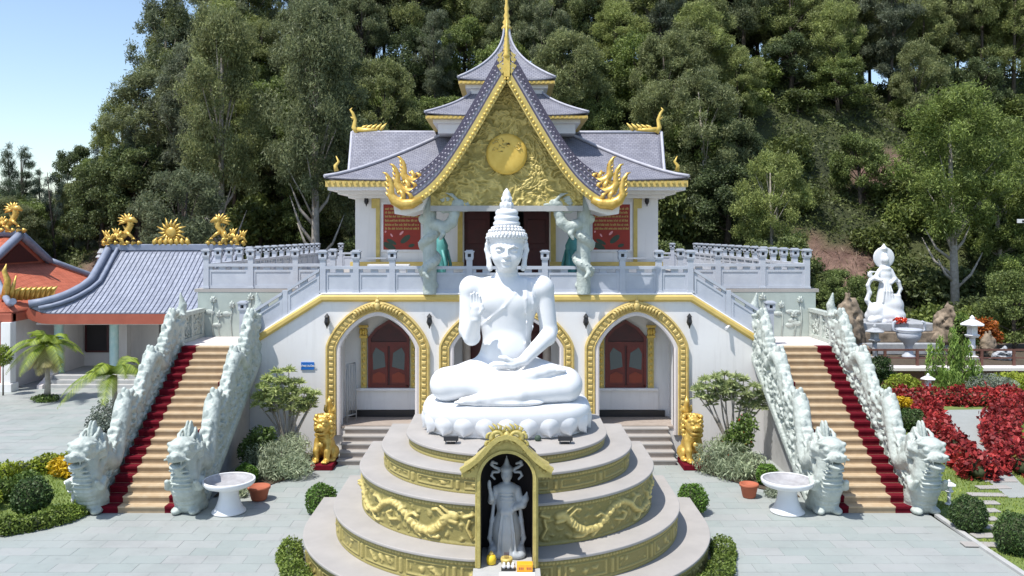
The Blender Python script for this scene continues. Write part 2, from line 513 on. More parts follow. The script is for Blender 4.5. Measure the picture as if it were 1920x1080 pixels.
def bare(x, y):
    b = np.zeros_like(np.asarray(x, float))
    for cx, cy, rx, ry in ((-25, 56, 4.5, 6), (13, 52, 3.5, 4), (29.2, 65, 2.9, 2.6), (-15, 52, 5, 3.5), (22, 57, 3, 2)):
        d = np.sqrt(((x - cx) / rx) ** 2 + ((y - cy) / ry) ** 2) + (fbm(x / 2.2, y / 2.2, 9) - .5) * 1.3
        b = np.maximum(b, np.clip((1.15 - d) / .3, 0, 1))
    return b

xs = np.concatenate([np.linspace(-600, -76, 12), np.linspace(-74, 74, 130), np.linspace(76, 600, 12)])
ys = np.concatenate([np.linspace(-120, 42, 10), np.linspace(44, 104, 66), np.linspace(110, 900, 14)])
gx, gy = np.meshgrid(xs, ys, indexing='ij')
gz = hill(gx, gy)
nx, ny = gx.shape
ii = np.arange((nx - 1) * (ny - 1)); a = (ii // (ny - 1)) * ny + ii % (ny - 1)
m, nt, b = nodes('hillside_earth')
tc = N(nt, 'ShaderNodeTexCoord').outputs['Object']
at = N(nt, 'ShaderNodeAttribute', attribute_name='paint')
g1 = mixrgb(nt, ramp(nt, noise(nt, tc, .35, 6), [(.35, 0.0), (.65, 1.0)]), (.035, .045, .016), (.085, .10, .03))
e1 = mixrgb(nt, ramp(nt, noise(nt, tc, 1.1, 6), [(.35, 0.0), (.65, 1.0)]), (.12, .065, .05), (.27, .17, .13))
nt.links.new(mixrgb(nt, at.outputs['Fac'], g1, e1), b.inputs['Base Color'])
b.inputs['Roughness'].default_value = .95
bump(nt, b, noise(nt, tc, 1.5, 8, .7), 1.0, .5)
MT['earth'] = m
ground = put('ground', np_mesh('ground', np.stack([gx, gy, gz], -1).reshape(-1, 3), np.stack([a, a + ny, a + ny + 1, a + 1], 1), True, attr=bare(gx, gy).ravel()), m)
tag(ground, kind='structure')

# paving of the courtyard: a bedding sheet, then slabs one by one where they show large
m, nt, b = nodes('courtyard_slabs')
tc = N(nt, 'ShaderNodeTexCoord').outputs['Object']
ge = N(nt, 'ShaderNodeNewGeometry').outputs['Random Per Island']
oi = N(nt, 'ShaderNodeObjectInfo').outputs['Random']
s_ = N(nt, 'ShaderNodeMath', operation='ADD'); nt.links.new(ge, s_.inputs[0]); nt.links.new(oi, s_.inputs[1])
fr = N(nt, 'ShaderNodeMath', operation='FRACT'); nt.links.new(s_.outputs[0], fr.inputs[0])
base = ramp(nt, fr.outputs[0], [(0, (.285, .318, .302)), (.5, (.31, .333, .318)), (1, (.328, .338, .328))])
pos = N(nt, 'ShaderNodeNewGeometry').outputs['Position']
st = mixrgb(nt, 1.0, ramp(nt, noise(nt, pos, .55, 6, .65), [(.3, .88), (.5, 1.0), (.7, 1.06)]), ramp(nt, noise(nt, pos, 3.5, 8, .7), [(.28, .84), (.42, 1.0), (.7, 1.03)]), 'MULTIPLY')
nt.links.new(mixrgb(nt, 1.0, base, st, 'MULTIPLY'), b.inputs['Base Color'])
b.inputs['Roughness'].default_value = .55
bump(nt, b, noise(nt, pos, 30, 4), .08)
MT['slab'] = m
MT['bedding'] = M('paving_joint', (.31, .33, .32), .85, dark=(.28, .30, .29), scale=2)

def in_podium(x, y, m=.0):
    r = 4.2 + m
    return (abs(x) < r and 18 <= y < 19.5) or (y < 18 and x * x + (y - 18) ** 2 < r * r)
def in_bed(x, y, m=0.0):
    ax = abs(x)
    if y > 20.7 and 5.0 - m < ax < 7.4 and y > 23.5 - (ax - 5.0) * 1.25: return True
    if 7.3 < ax < 10 and y > 19.75: return True
    return False
mb = MB(); mb.add([(-60, -30, .004), (9.75, -30, .004), (9.75, 19.7, .004), (9.75, 46, .004), (-60, 46, .004)], [(0, 1, 2, 3, 4)])
plaza = mb.build('plaza', MT['bedding']); tag(plaza, kind='structure')

SX, SY, GAP = .80, .42, .003
cand = []
for j in range(-6, 85):
    y = 13.6 + j * SY
    for i in range(-62, 13):
        x = (i + (.5 if j % 2 else 0)) * SX
        if y > 45 or x + SX / 2 > 9.75: continue
        if in_podium(x, y, -.1) or in_bed(x, y, -.25): continue
        if abs(x) < 5.2 and y > 23.9: continue
        if y > 24.6 and abs(x) < 10: continue
        if x < -9.7 and x > -13.2 and 18.4 < y < 24.2: continue
        if y < 12.5: continue
        vis = abs(x * 1600 / y + (-10 if x < 0 else 10)) < 985 and 437 + 6.5 * 1600 / y < 1095
        score = (1 / (y * y)) * (1 if vis else 0)
        cand.append((score, x, y))
cand.sort(key=lambda t: -t[0])
mb = MB(); mb.box(-SX / 2 + GAP, SX / 2 - GAP, -SY / 2 + GAP, SY / 2 - GAP, 0, .006)
slab_me = mb.mesh('paving_slab'); slab_me.materials.append(MT['slab'])
rs = random.Random(4)
for sc, x, y in cand[:298]:
    o = put('paving_slab', slab_me, None, plaza)
    o.location = (x, y, .003 + rs.uniform(0, .003))
rest = [(x, y) for sc, x, y in cand[298:]]
P = np.array(rest); nq = len(P)
hx, hy = SX / 2 - GAP, SY / 2 - GAP
rz = .009 + np.random.RandomState(1).rand(nq) * .004
V = np.zeros((nq, 4, 3)); V[:, :, 2] = rz[:, None]
for k, (sx, sy) in enumerate(((-1, -1), (1, -1), (1, 1), (-1, 1))):
    V[:, k, 0] = P[:, 0] + sx * hx; V[:, k, 1] = P[:, 1] + sy * hy
put('distant_slabs', np_mesh('distant_slabs', V.reshape(-1, 3), np.arange(nq * 4).reshape(-1, 4)), MT['slab'], plaza, kind='stuff')
# ------------------------------------------------------------------ tiered podium with relief faces and a shrine niche
PC, PB = 18.0, 19.5
def dpath(r, n=72, half_notch=0.0):
    """open outline of a tier from back left, round the front, to back right"""
    pts = [(-r, PB)]
    for k in range(5): pts.append((-r, PB - (PB - PC) * (k + 1) / 6))
    for k in range(n + 1):
        t = math.pi + math.pi * k / n
        pts.append((r * math.cos(t), PC + r * math.sin(t)))
    for k in range(5): pts.append((r, PC + (PB - PC) * (k + 1) / 6))
    pts.append((r, PB))
    return pts
NW, NB = .50, 15.30
def notch(pts):
    out = []; done = False
    for p in pts:
        if abs(p[0]) < NW and p[1] < NB:
            if not done:
                y = out[-1][1]
                out += [(-NW, y), (-NW, NB), (NW, NB), (NW, y)]; done = True
            continue
        out.append(p)
    return out

pod = empty('tiered_podium', (0, PC, 0), 'tiered beige stone podium with olive gold carved faces under the white seated statue', 'podium')

def seg_dist(s, z, pl):
    d = np.full(s.shape, 9.0); par = np.zeros(s.shape)
    for i in range(len(pl) - 1):
        (a0, b0), (a1, b1) = pl[i], pl[i + 1]
        L = (a1 - a0) ** 2 + (b1 - b0) ** 2
        t = np.clip(((s - a0) * (a1 - a0) + (z - b0) * (b1 - b0)) / L, 0, 1)
        e = np.hypot(s - a0 - t * (a1 - a0), z - b0 - t * (b1 - b0))
        m = e < d; d = np.where(m, e, d); par = np.where(m, (i + t) / (len(pl) - 1), par)
    return d, par

def scroll(s, z, f=7.0, seed=1):
    w = fbm(s * f * .5, z * f * .5, seed) * 5
    return np.abs(np.sin(s * f + w) * np.sin(z * f * 1.2 - w * 1.3 + s))

def bead_band(s, z, zc, hw, per):
    return np.where(np.abs(z - zc) < hw, np.abs(np.sin(s * math.pi / per)) * np.sqrt(np.maximum(1 - ((z - zc) / hw) ** 2, 0)), 0)

def relief_face(name, r, z0, z1, kind, res=.021):
    pts = dpath(r, 160)
    A = np.array(pts); d = np.hypot(*np.diff(A, axis=0).T); S = np.concatenate([[0], np.cumsum(d)])
    n = int(S[-1] / res)
    s = np.linspace(0, S[-1], n)
    x = np.interp(s, S, A[:, 0]); y = np.interp(s, S, A[:, 1])
    tx = np.gradient(x, s); ty = np.gradient(y, s)
    m = np.hypot(tx, ty); nxv, nyv = ty / m, -tx / m
    H = z1 - z0; nz = max(6, int(H / (res * .8)))
    z = np.linspace(0, H, nz)
    ss, zz = np.meshgrid(s - S[-1] / 2, z, indexing='ij')
    sa = np.abs(ss)                                    # distance from the axis, mirrored
    h = np.zeros_like(ss); p = np.zeros_like(ss)
    top = bead_band(ss, zz, H - .055, .03, .07); h += .032 * top; p += .6 * top
    low = np.where(zz < .05, 1.0, 0.0); h += .02 * low; p += .15 * low
    if kind == 'dragon':
        q = scroll(ss, zz, 12); bg = np.where(q > .55, (q - .55) / .45, 0) * (zz > .07) * (zz < H - .1)
        h += .034 * bg; p += .42 * bg
        spine = [(1.15, .40), (1.28, .27), (1.48, .17), (1.75, .20), (1.95, .36), (2.15, .50), (2.4, .54), (2.65, .44), (2.85, .27), (3.1, .19), (3.4, .25), (3.7, .42), (3.95, .52), (4.15, .46), (4.35, .30)]
        dd, par = seg_dist(sa, zz, spine)
        rr = .085 * (1 - par * .62)
        body = np.where(dd < rr, np.sqrt(np.maximum(1 - (dd / rr) ** 2, 0)), 0)
        scal = .8 + .2 * np.sin(par * 230)
        h += .085 * body * scal; p = np.maximum(p, body * .95)
        for lp, w in (([(1.1, .45), (1.0, .52), (.92, .50)], .075), ([(1.02, .42), (.90, .40)], .045), ([(1.15, .5), (1.28, .60), (1.36, .58)], .03), ([(1.06, .56), (1.2, .66)], .03),
                      ([(1.55, .18), (1.4, .09), (1.25, .10)], .035), ([(1.75, .16), (1.62, .07)], .03), ([(1.95, .36), (1.8, .44), (1.7, .40)], .03), ([(2.7, .42), (2.85, .52), (3.0, .5)], .035),
                      ([(3.05, .18), (2.95, .09), (2.8, .08)], .03), ([(3.5, .3), (3.45, .45)], .03), ([(4.3, .33), (4.45, .42), (4.52, .55)], .03), ([(4.35, .3), (4.55, .28)], .03),
                      ([(.62, .15), (.70, .3), (.66, .45)], .03), ([(.60, .55), (.75, .5)], .035), ([(2.2, .25), (2.4, .2), (2.5, .3), (2.38, .36)], .028), ([(3.35, .12), (3.55, .14), (3.6, .22)], .028)):
            d2, p2 = seg_dist(sa, zz, lp)
            bb = np.where(d2 < w, np.sqrt(np.maximum(1 - (d2 / w) ** 2, 0)), 0)
            h = np.maximum(h, .06 * bb); p = np.maximum(p, bb * .9)
    else:
        per = 1.05; u = (sa + .2) % per
        bar = (np.abs(u - .06) < .035)
        inz = (zz > .07) & (zz < H - .11)
        fr = inz & ((u > .16) & (u < per - .06)) & ~((u > .2) & (u < per - .1) & (zz > .10) & (zz < H - .14))
        h += .034 * bar * inz + .024 * fr; p += .35 * bar * inz + .35 * fr
        q = scroll(ss, zz, 13, 5); fl = np.where(q > .5, (q - .5) / .5, 0) * ((u > .24) & (u < per - .14) & (zz > .11) & (zz < H - .15))
        h += .036 * fl; p += .8 * fl
    X = x[:, None] + nxv[:, None] * h; Y = y[:, None] + nyv[:, None] * h
    V = np.stack([X, Y, z0 + zz], -1)
    keep = ~((np.abs(x) < NW) & (y < NB))
    ia = np.arange(n - 1)[keep[:-1] & keep[1:]]
    ii, jj = np.meshgrid(ia, np.arange(nz - 1), indexing='ij'); a = (ii * nz + jj).ravel()
    return put(name, np_mesh(name, V.reshape(-1, 3), np.stack([a, a + nz, a + nz + 1, a + 1], 1), True, attr=np.clip(p, 0, 1).ravel()), MT['relief'], pod)

TIERS = [(4.18, 0.0, .47, 'panel'), (3.58, .47, .97, 'panel'), (3.06, .97, 1.75, 'dragon'), (2.61, 1.75, 2.15, 'panel'), (2.10, 2.15, 2.37, 'plain')]
for r, z0, z1, k in TIERS:
    core = MB(); core.prism(notch(dpath(r - .11)), z0 - (.02 if z0 else 0), z1 - .055, 'z'); core.build('tier_core', MT['relief'], pod)
    cop = MB(); cop.prism(notch(dpath(r)), z1 - .055, z1, 'z'); cop.build('coping_slab', MT['coping'], pod, bevel=.015)
    relief_face('relief_face', r - .07, z0 + .004, z1 - .056, k)

# niche: jambs, arched gable, dark lining, altar floor
AZ, AS, AW = .90, 2.36, .44     # altar height, arch springing, half width
def arch_in(n=18): return [(AW * math.cos(math.pi - math.pi * k / n), AS + AW * 1.02 * math.sin(math.pi * k / n)) for k in range(n + 1)]
gable_out = [(-.76, 2.40), (-.76, 2.50), (-.62, 2.58), (-.48, 2.69), (-.36, 2.82), (-.25, 2.95), (-.14, 3.03), (0, 3.07)]
gable_out = gable_out + [(-x, z) for x, z in gable_out[-2::-1]]
mb = MB()
poly = [(-AW, AZ - .02)] + arch_in() + [(AW, AZ - .02), (NW + .03, AZ - .02), (NW + .03, 2.40)] + gable_out[::-1] + [(-NW - .03, 2.40), (-NW - .03, AZ - .02)]
mb.prism(poly, 14.30, 14.52, 'y')
g = mb.build('niche_gable', MT['niche_gold'], pod, bevel=.012)
mb = MB()
sweep(mb, [(x, 14.28, z + .03) for x, z in gable_out[1:-1]], [(-.03, -.02), (.05, -.02), (.05, .10), (-.03, .10)], (0, -1, 0))
sweep(mb, [(-AW - .03, 14.29, AZ)] + [(x * 1.07, 14.29, AS + (z - AS) * 1.07) for x, z in arch_in()] + [(AW + .03, 14.29, AZ)], [(-.025, 0), (.025, 0), (.025, .03), (-.025, .03)], (0, -1, 0))
for sgn in (-1, 1):
    for rr, cx, cz, tt in ((.10, .16, 3.08, .045), (.06, .27, 3.10, .03), (.05, .30, 2.98, .03)):
        mb.tube([(sgn * (cx + rr * math.cos(a)), 14.24, cz + rr * math.sin(a)) for a in np.linspace(-.5, 4.6, 12)], [tt * (1 - .05 * i) for i in range(12)], 7)
    for k in range(5):
        a = .5 + k * .42
        mb.tube([(sgn * .14 + .10 * math.cos(a), 14.27, 3.10 + .08 * math.sin(a)), (sgn * .14 + .2 * math.cos(a), 14.27, 3.10 + .17 * math.sin(a)), (sgn * .14 + .21 * math.cos(a + .3), 14.27, 3.10 + .22 * math.sin(a))], [.035, .028, .008], 6)
    for k in range(7):
        mb.ball((sgn * (.30 + .055 * k), 14.29, 2.84 - .048 * k - .05 * (k > 3)), (.035, .03, .03), 7, 4)
mb.ball((0, 14.24, 3.10), (.06, .05, .09))
mb.build('gable_carving', MT['niche_gold'], pod)
mb = MB()
for sx in (-1, 1): mb.box(sx * AW, sx * (NW + .02), 14.52, NB, 0.3, AS)
arc = arch_in(14)
roof = [(-NW - .02, AS)] + arc + [(NW + .02, AS), (NW + .02, 2.60), (.3, 2.80), (0, 2.93), (-.3, 2.80), (-NW - .02, 2.60)]
mb.prism(roof[::-1], 14.52, NB, 'y')
mb.box(-NW, NW, NB - .06, NB + .15, .5, 2.6); mb.prism([(-NW, 2.6), (NW, 2.6), (0, 2.9)], NB - .05, NB + .1, 'y')
mb.build('niche_lining', MT['dark'], pod)
mb = MB(); mb.box(-.56, .56, 13.3, 14.29, 0.472, AZ - .01); mb.box(-AW + .002, AW - .002, 14.29, NB - .06, .5, AZ - .011)
mb.build('altar_block', MT['concrete'], pod, bevel=.01)
for sx in (-1, 1):
    mb = MB(); mb.prism([(sx * x, z) for x, z in [(.54, 2.42), (.74, 2.42), (.74, 2.49), (.60, 2.57), (.46, 2.68), (.34, 2.81), (.23, 2.94), (.12, 3.02), (.0, 3.05), (.0, 2.95), (.3, 2.83), (.54, 2.63)]][::sx], 14.53, 14.95, 'y'); mb.build('niche_roof', MT['niche_gold'], pod)
# ------------------------------------------------------------------ lotus throne and the great seated statue
thr = empty('lotus_throne', (0, 18.15, 2.37), 'white marble lotus throne with broad petals carrying the great seated statue', 'throne')
def sup(t, a, b, p=2.8):
    c, s = math.cos(t), math.sin(t)
    return (a * math.copysign(abs(c) ** (2 / p), c), b * math.copysign(abs(s) ** (2 / p), s))
mb = MB(); n = 64; prof = [(.86, .0), (.90, .03), (.88, .07), (.93, .16), (.97, .30), (.985, .42), (.975, .52), (.95, .60), (.91, .64), (.84, .655)]
vs = []
for f, z in prof:
    for k in range(n):
        x, y = sup(2 * math.pi * k / n, 1.80 * f, 1.20 * f); vs.append((x, 18.15 + y, 2.37 + z))
fs = [(i * n + k, i * n + (k + 1) % n, (i + 1) * n + (k + 1) % n, (i + 1) * n + k) for i in range(len(prof) - 1) for k in range(n)]
mb.add(vs, fs, True); mb.add(vs[-n:], [tuple(range(n))])
mb.build('throne_body', MT['marble'], thr)
def petal_mesh(name, w, h, bulge, up):
    nu, nv = 9, 9; V = []
    for j in range(nv):
        v = j / (nv - 1)
        ww = w * (1 - v ** 2.6) ** .5 * (.88 + .12 * math.sin(v * math.pi))
        for i in range(nu):
            u = -1 + 2 * i / (nu - 1)
            out = bulge * (math.sin(min(1, v * 1.15 + .12) * math.pi * .8)) * (1 - .75 * u * u) + .03 * math.exp(-(u * 4) ** 2) * v - .03 * abs(u) ** 3
            V.append((u * ww, -out, (v if up else -v) * h))
    F = [(j * nu + i, j * nu + i + 1, (j + 1) * nu + i + 1, (j + 1) * nu + i) for j in range(nv - 1) for i in range(nu - 1)]
    if not up: F = [f[::-1] for f in F]
    me = np_mesh(name, V, F, True); me.materials.append(MT['marble'])
    return me
pm1 = petal_mesh('lotus_petal', .27, .46, .085, False); pm2 = petal_mesh('lotus_petal', .25, .42, .06, True)
def ring_pts(a, b, cnt, ph=0.0):
    T = np.linspace(0, 2 * math.pi, 2001); Q = np.array([sup(t, a, b) for t in T])
    L = np.concatenate([[0], np.cumsum(np.hypot(*np.diff(Q, axis=0).T))])
    out = []
    for k in range(cnt):
        s = ((k + ph) / cnt % 1) * L[-1]
        x, y = np.interp(s, L, Q[:, 0]), np.interp(s, L, Q[:, 1])
        x2, y2 = np.interp((s + .03) % L[-1], L, Q[:, 0]), np.interp((s + .03) % L[-1], L, Q[:, 1])
        out.append((x, y, math.atan2(y2 - y, x2 - x)))
    return out
for me, a, b, cnt, ph, z in ((pm1, 1.70, 1.12, 22, .5, 2.37 + .50), (pm2, 1.60, 1.04, 22, 0.0, 2.37 + .08)):
    for x, y, an in ring_pts(a, b, cnt, ph):
        o = put('lotus_petal', me, None, thr); o.location = (x, 18.15 + y, z); o.rotation_euler = (0, 0, an)

# the statue, sculpted in metres about its seat centre (front is -y)
S = SDF((-1.75, -1.25, -.06), (1.75, .95, 3.62), .0185)
# legs: folded, image-left leg on top, image-right shin in front
S.ell((-.55, .12, .38), (.62, .62, .40), .15); S.ell((.55, .12, .38), (.62, .62, .40), .15)
S.cone((-.50, .05, .42), (-1.22, -.30, .34), .40, .33, .12); S.cone((.50, .05, .42), (1.20, -.26, .34), .40, .34, .12)
S.ell((-1.24, -.34, .33), (.35, .36, .33), .10); S.ell((1.23, -.34, .32), (.34, .38, .32), .10)
S.cone((-1.20, -.45, .33), (-.10, -.66, .45), .31, .20, .10); S.cone((-.10, -.66, .45), (.52, -.66, .56), .20, .13, .06)       # upper shin
S.chain([(.50, -.64, .57), (.78, -.58, .64), (1.08, -.52, .68)], [.13, .125, .085], .05)                                           # upper foot
for k in range(5): S.cone((1.05, -.60 + .055 * k, .665), (1.19 - .012 * k, -.585 + .05 * k, .66), .042, .034, .018)
S.cone((1.20, -.45, .27), (.25, -.83, .22), .30, .21, .09); S.cone((.25, -.83, .22), (-.30, -.92, .15), .21, .13, .06)
S.chain([(-.28, -.90, .15), (-.60, -.93, .12), (-.90, -.90, .09)], [.135, .115, .075], .045)
for k in range(5): S.cone((-.88, -.96 + .05 * k, .075), (-1.03 + .02 * k, -.95 + .05 * k, .07), .038, .032, .016)
S.ell((0, -.35, .30), (.95, .55, .30), .12)
S.ell((0, -.84, .06), (.75, .22, .09), .05)                                                                     # robe fold between the shins
# torso
S.ell((0, .22, .75), (.60, .44, .52), .18); S.ell((0, .20, 1.18), (.50, .36, .50), .2); S.ell((0, .18, 1.60), (.57, .38, .46), .2)
S.ell((0, .16, 2.02), (.70, .39, .46), .2); S.ell((-.27, -.08, 2.02), (.32, .16, .26), .12); S.ell((.27, -.08, 2.02), (.32, .16, .26), .12)
S.ell((0, .20, 2.36), (.72, .30, .22), .2)
S.ell((-.76, .18, 2.30), (.25, .26, .27), .12); S.ell((.76, .18, 2.30), (.25, .26, .27), .12)
S.ell((0, -.10, 1.02), (.40, .18, .34), .15)
# neck
S.cone((0, .14, 2.40), (0, .08, 2.90), .235, .215, .10)
for z in (2.60, 2.68): S.ell((0, .10, z), (.238, .22, .03), .03)
# image-right arm: hangs, forearm across the lap, hand palm up
S.cone((.79, .18, 2.28), (.90, .14, 1.40), .215, .185, .05)
S.cone((.90, .14, 1.40), (.86, .02, 1.26), .185, .18, .04)
S.cone((.86, .0, 1.28), (.34, -.48, .84), .175, .115, .04)
S.chain([(.34, -.48, .84), (.12, -.58, .79), (-.05, -.62, .80)], [.115, .13, .10], .04, flat=(2, .72))
for k in range(4): S.cone((-.04 + .01 * k, -.69 + .062 * k, .80), (-.33 + .03 * abs(k - 1), -.64 + .05 * k, .775 + .008 * k), .042, .034, .015)
S.chain([(.10, -.66, .86), (-.03, -.68, .93), (-.14, -.65, .94)], [.05, .045, .035], .02)
# image-left arm: upper arm down, forearm raised, palm to the front
S.cone((-.79, .18, 2.28), (-.82, .10, 1.42), .215, .195, .05)
S.cone((-.82, .10, 1.42), (-.74, -.06, 1.28), .195, .18, .04)
S.cone((-.74, -.08, 1.30), (-.64, -.46, 1.70), .175, .11, .04)
S.chain([(-.64, -.46, 1.70), (-.63, -.50, 1.82), (-.63, -.51, 1.93)], [.10, .112, .11], .04, flat=(1, .6))
for k, L in enumerate((.24, .30, .32, .28)):
    x0 = -.55 - .057 * k
    L *= .92; S.cone((x0, -.515, 1.96), (x0 - .004 * (k - 1), -.50, 1.96 + L * .55), .035, .033, .012)
    S.cone((x0 - .004 * (k - 1), -.50, 1.96 + L * .55), (x0 - .006 * (k - 1), -.525, 1.96 + L), .033, .026, .012)
S.chain([(-.55, -.53, 1.82), (-.49, -.57, 1.92), (-.51, -.58, 2.01)], [.045, .038, .03], .02)
# robe edge across chest and over the image-right shoulder, sleeve edge by the arm
S.chain([(.36, .02, 2.50), (.18, -.20, 2.22), (-.06, -.25, 1.92), (-.38, -.16, 1.66), (-.52, .06, 1.52)], [.008] * 5, .06)
S.chain([(.42, .0, 2.50), (.40, -.22, 2.1), (.42, -.20, 1.6), (.40, -.16, 1.15)], [.010] * 4, .05)
S.chain([(.52, -.12, 2.45), (.56, -.16, 2.0), (.55, -.12, 1.5), (.5, -.1, 1.1)], [.008] * 4, .05)
S.chain([(-.46, -.1, .74), (-.2, -.3, .69), (.1, -.36, .68), (.46, -.2, .76)], [.035] * 4, .05)
# head
hz = 3.10
S.ell((0, .06, 3.18), (.355, .40, .37), .08); S.ell((0, -.06, 3.02), (.315, .32, .34), .08); S.ell((0, -.17, 2.84), (.185, .17, .135), .09)
S.ell((0, -.30, 2.775), (.085, .075, .065), .05)
S.ell((-.17, -.22, 2.97), (.12, .12, .13), .06); S.ell((.17, -.22, 2.97), (.12, .12, .13), .06)
for sx in (-1, 1):
    S.ell((sx * .145, -.375, 3.115), (.095, .07, .045), .03, sub=True)
    S.ell((sx * .142, -.315, 3.11), (.083, .062, .040), .012)
    S.ell((sx * .142, -.372, 3.083), (.085, .018, .010), .012, sub=True)
    S.chain([(sx * .05, -.385, 3.165), (sx * .14, -.375, 3.205), (sx * .25, -.29, 3.175)], [.020, .022, .012], .03)
    # ears with long lobes
    S.chain([(sx * .355, .06, 3.20), (sx * .405, .06, 3.24), (sx * .425, .07, 3.12), (sx * .385, .04, 2.96), (sx * .365, .0, 2.78), (sx * .345, -.02, 2.72)], [.05, .05, .05, .05, .058, .05], .03)
    S.ell((sx * .040, -.40, 2.985), (.038, .036, .030), .02)
S.cone((0, -.37, 3.14), (0, -.425, 3.00), .030, .046, .035); S.ell((0, -.435, 2.985), (.042, .042, .036), .025)
S.ell((0, -.365, 2.885), (.105, .055, .020), .02); S.ell((0, -.355, 2.850), (.085, .052, .022), .018); S.ell((0, -.425, 2.868), (.105, .035, .007), .008, sub=True)
S.ell((0, -.40, 2.81), (.07, .04, .012), .02, sub=True)
# hair cap and topknot masses under the curls
S.ell((0, .07, 3.36), (.395, .43, .20), .03); S.ell((0, .09, 3.50), (.30, .32, .16), .04)
me = S.mesh('seated_statue'); me.materials.append(MT['marble'])
st = put('seated_statue', me); st.location = (0, 18.10, 3.02)
WL[st.name] = Vector((0, 0, 0))
tag(st, 'huge white marble seated figure, one palm raised, legs folded on the lotus throne', 'statue')
# curls, crown rings and flame: carved parts on the head
mb = MB()
for z, r, cnt, br in ((3.30, .405, 34, .042), (3.37, .415, 34, .042), (3.44, .40, 32, .042), (3.51, .36, 28, .042), (3.57, .30, 24, .042)):
    for k in range(cnt):
        t = 2 * math.pi * (k + (.5 if int(z * 100) % 2 else 0)) / cnt
        x, y = r * math.cos(t), .075 + r * 1.06 * math.sin(t)
        zz = z + .08 * max(0, -math.sin(t)) * (1 if z < 3.4 else .5)
        if z < 3.36 and math.sin(t) < -.25: zz = z + .10
        mb.ball((x, y, zz), br, 7, 4)
h_ = mb.build('hair_curls', MT['marble'], st)
mb = MB()
mb.lathe([(.30, 3.56), (.27, 3.60), (.265, 3.63), (.285, 3.66), (.285, 3.70), (.255, 3.73), (.25, 3.75), (.268, 3.78), (.268, 3.82), (.235, 3.85), (.232, 3.87), (.245, 3.895), (.24, 3.93), (.20, 3.98), (.13, 4.0), (0.001, 4.01)], 28, (0, .09, 0))
mb.build('crown_rings', MT['marble'], st)
mb = MB()
mb.lathe([(.10, 3.99), (.125, 4.03), (.135, 4.08), (.12, 4.13), (.105, 4.15), (.118, 4.19), (.105, 4.25), (.085, 4.28), (.088, 4.31), (.06, 4.37), (.022, 4.42), (.001, 4.44)], 20, (0, .09, 0))
for k in range(8):
    t = 2 * math.pi * k / 8
    mb.ball((.112 * math.cos(t), .09 + .112 * math.sin(t), 4.07), (.04, .04, .075), 6, 4); mb.ball((.095 * math.cos(t + .4), .09 + .095 * math.sin(t + .4), 4.20), (.032, .032, .06), 6, 4)
mb.build('flame_finial', MT['marble'], st)

# statue standing in the niche
G = SDF((-.42, -.30, -.02), (.42, .30, 1.75), .0125)
G.cone((0, 0, .18), (0, 0, .80), .21, .165, .05); G.ell((0, 0, .42), (.25, .19, .40), .05)
G.ell((0, 0, .95), (.185, .14, .22), .06); G.ell((0, 0, 1.16), (.20, .13, .12), .06); G.cone((0, 0, 1.2), (0, 0, 1.32), .06, .06, .03)
G.ell((0, -.02, 1.41), (.10, .11, .125), .03); G.ell((0, .0, 1.50), (.115, .12, .07), .02); G.cone((0, 0, 1.54), (0, 0, 1.66), .07, .03, .03); G.cone((0, 0, 1.66), (0, 0, 1.73), .02, .008, .01)
G.ell((0, -.125, 1.39), (.018, .02, .03), .015)
for sx in (-1, 1):
    G.chain([(sx * .09, .04, 1.47), (sx * .20, .04, 1.52), (sx * .27, .03, 1.57), (sx * .25, .02, 1.62), (sx * .17, .02, 1.59)], [.03, .028, .026, .026, .022], .01)
    G.chain([(sx * .14, .03, 1.44), (sx * .24, .03, 1.44), (sx * .27, .02, 1.38), (sx * .21, .02, 1.32)], [.024, .024, .022, .02], .01)
    G.chain([(sx * .22, .02, .95), (sx * .26, .0, .6), (sx * .30, .0, .3), (sx * .22, -.03, .06)], [.03, .035, .035, .03], .03)
    for q in (.06, .13): G.chain([(sx * q * .6, -.14, .85), (sx * q, -.19, .45), (sx * q * 1.2, -.19, .08)], [.012, .016, .022], .02)
    G.ell((sx * .17, -.06, .05), (.17, .18, .09), .05); G.ell((sx * .24, -.05, .12), (.08, .1, .08), .04)
G.chain([(-.19, 0, 1.15), (-.27, -.02, .95), (-.26, -.12, 1.02), (-.29, -.12, 1.20)], [.065, .055, .05, .03], .03); G.ell((-.30, -.12, 1.26), (.035, .02, .09), .02)
G.chain([(.19, 0, 1.15), (.25, -.03, .92), (.14, -.14, .86)], [.065, .055, .045], .03); G.chain([(.16, -.12, .87), (.28, -.08, .90), (.33, -.06, 1.0), (.35, -.05, 1.10)], [.05, .06, .055, .02], .03)
G.cone((0, -.17, .12), (0, -.16, .72), .025, .03, .02); G.ell((0, -.16, .70), (.04, .03, .03), .01); G.ell((0, -.12, .80), (.13, .06, .05), .03)
for z in (.98, 1.04, 1.10): G.ell((0, -.12, z), (.12, .02, .012), .02)
me = G.mesh('standing_statue'); me.materials.append(MT['stonewhite'] if 'stonewhite' in MT else MT['jade_white'])
o = put('standing_statue', me); o.location = (0, 14.86, .893)
tag(o, 'pale grey standing figure with looped ribbons inside the dark podium niche', 'statue')
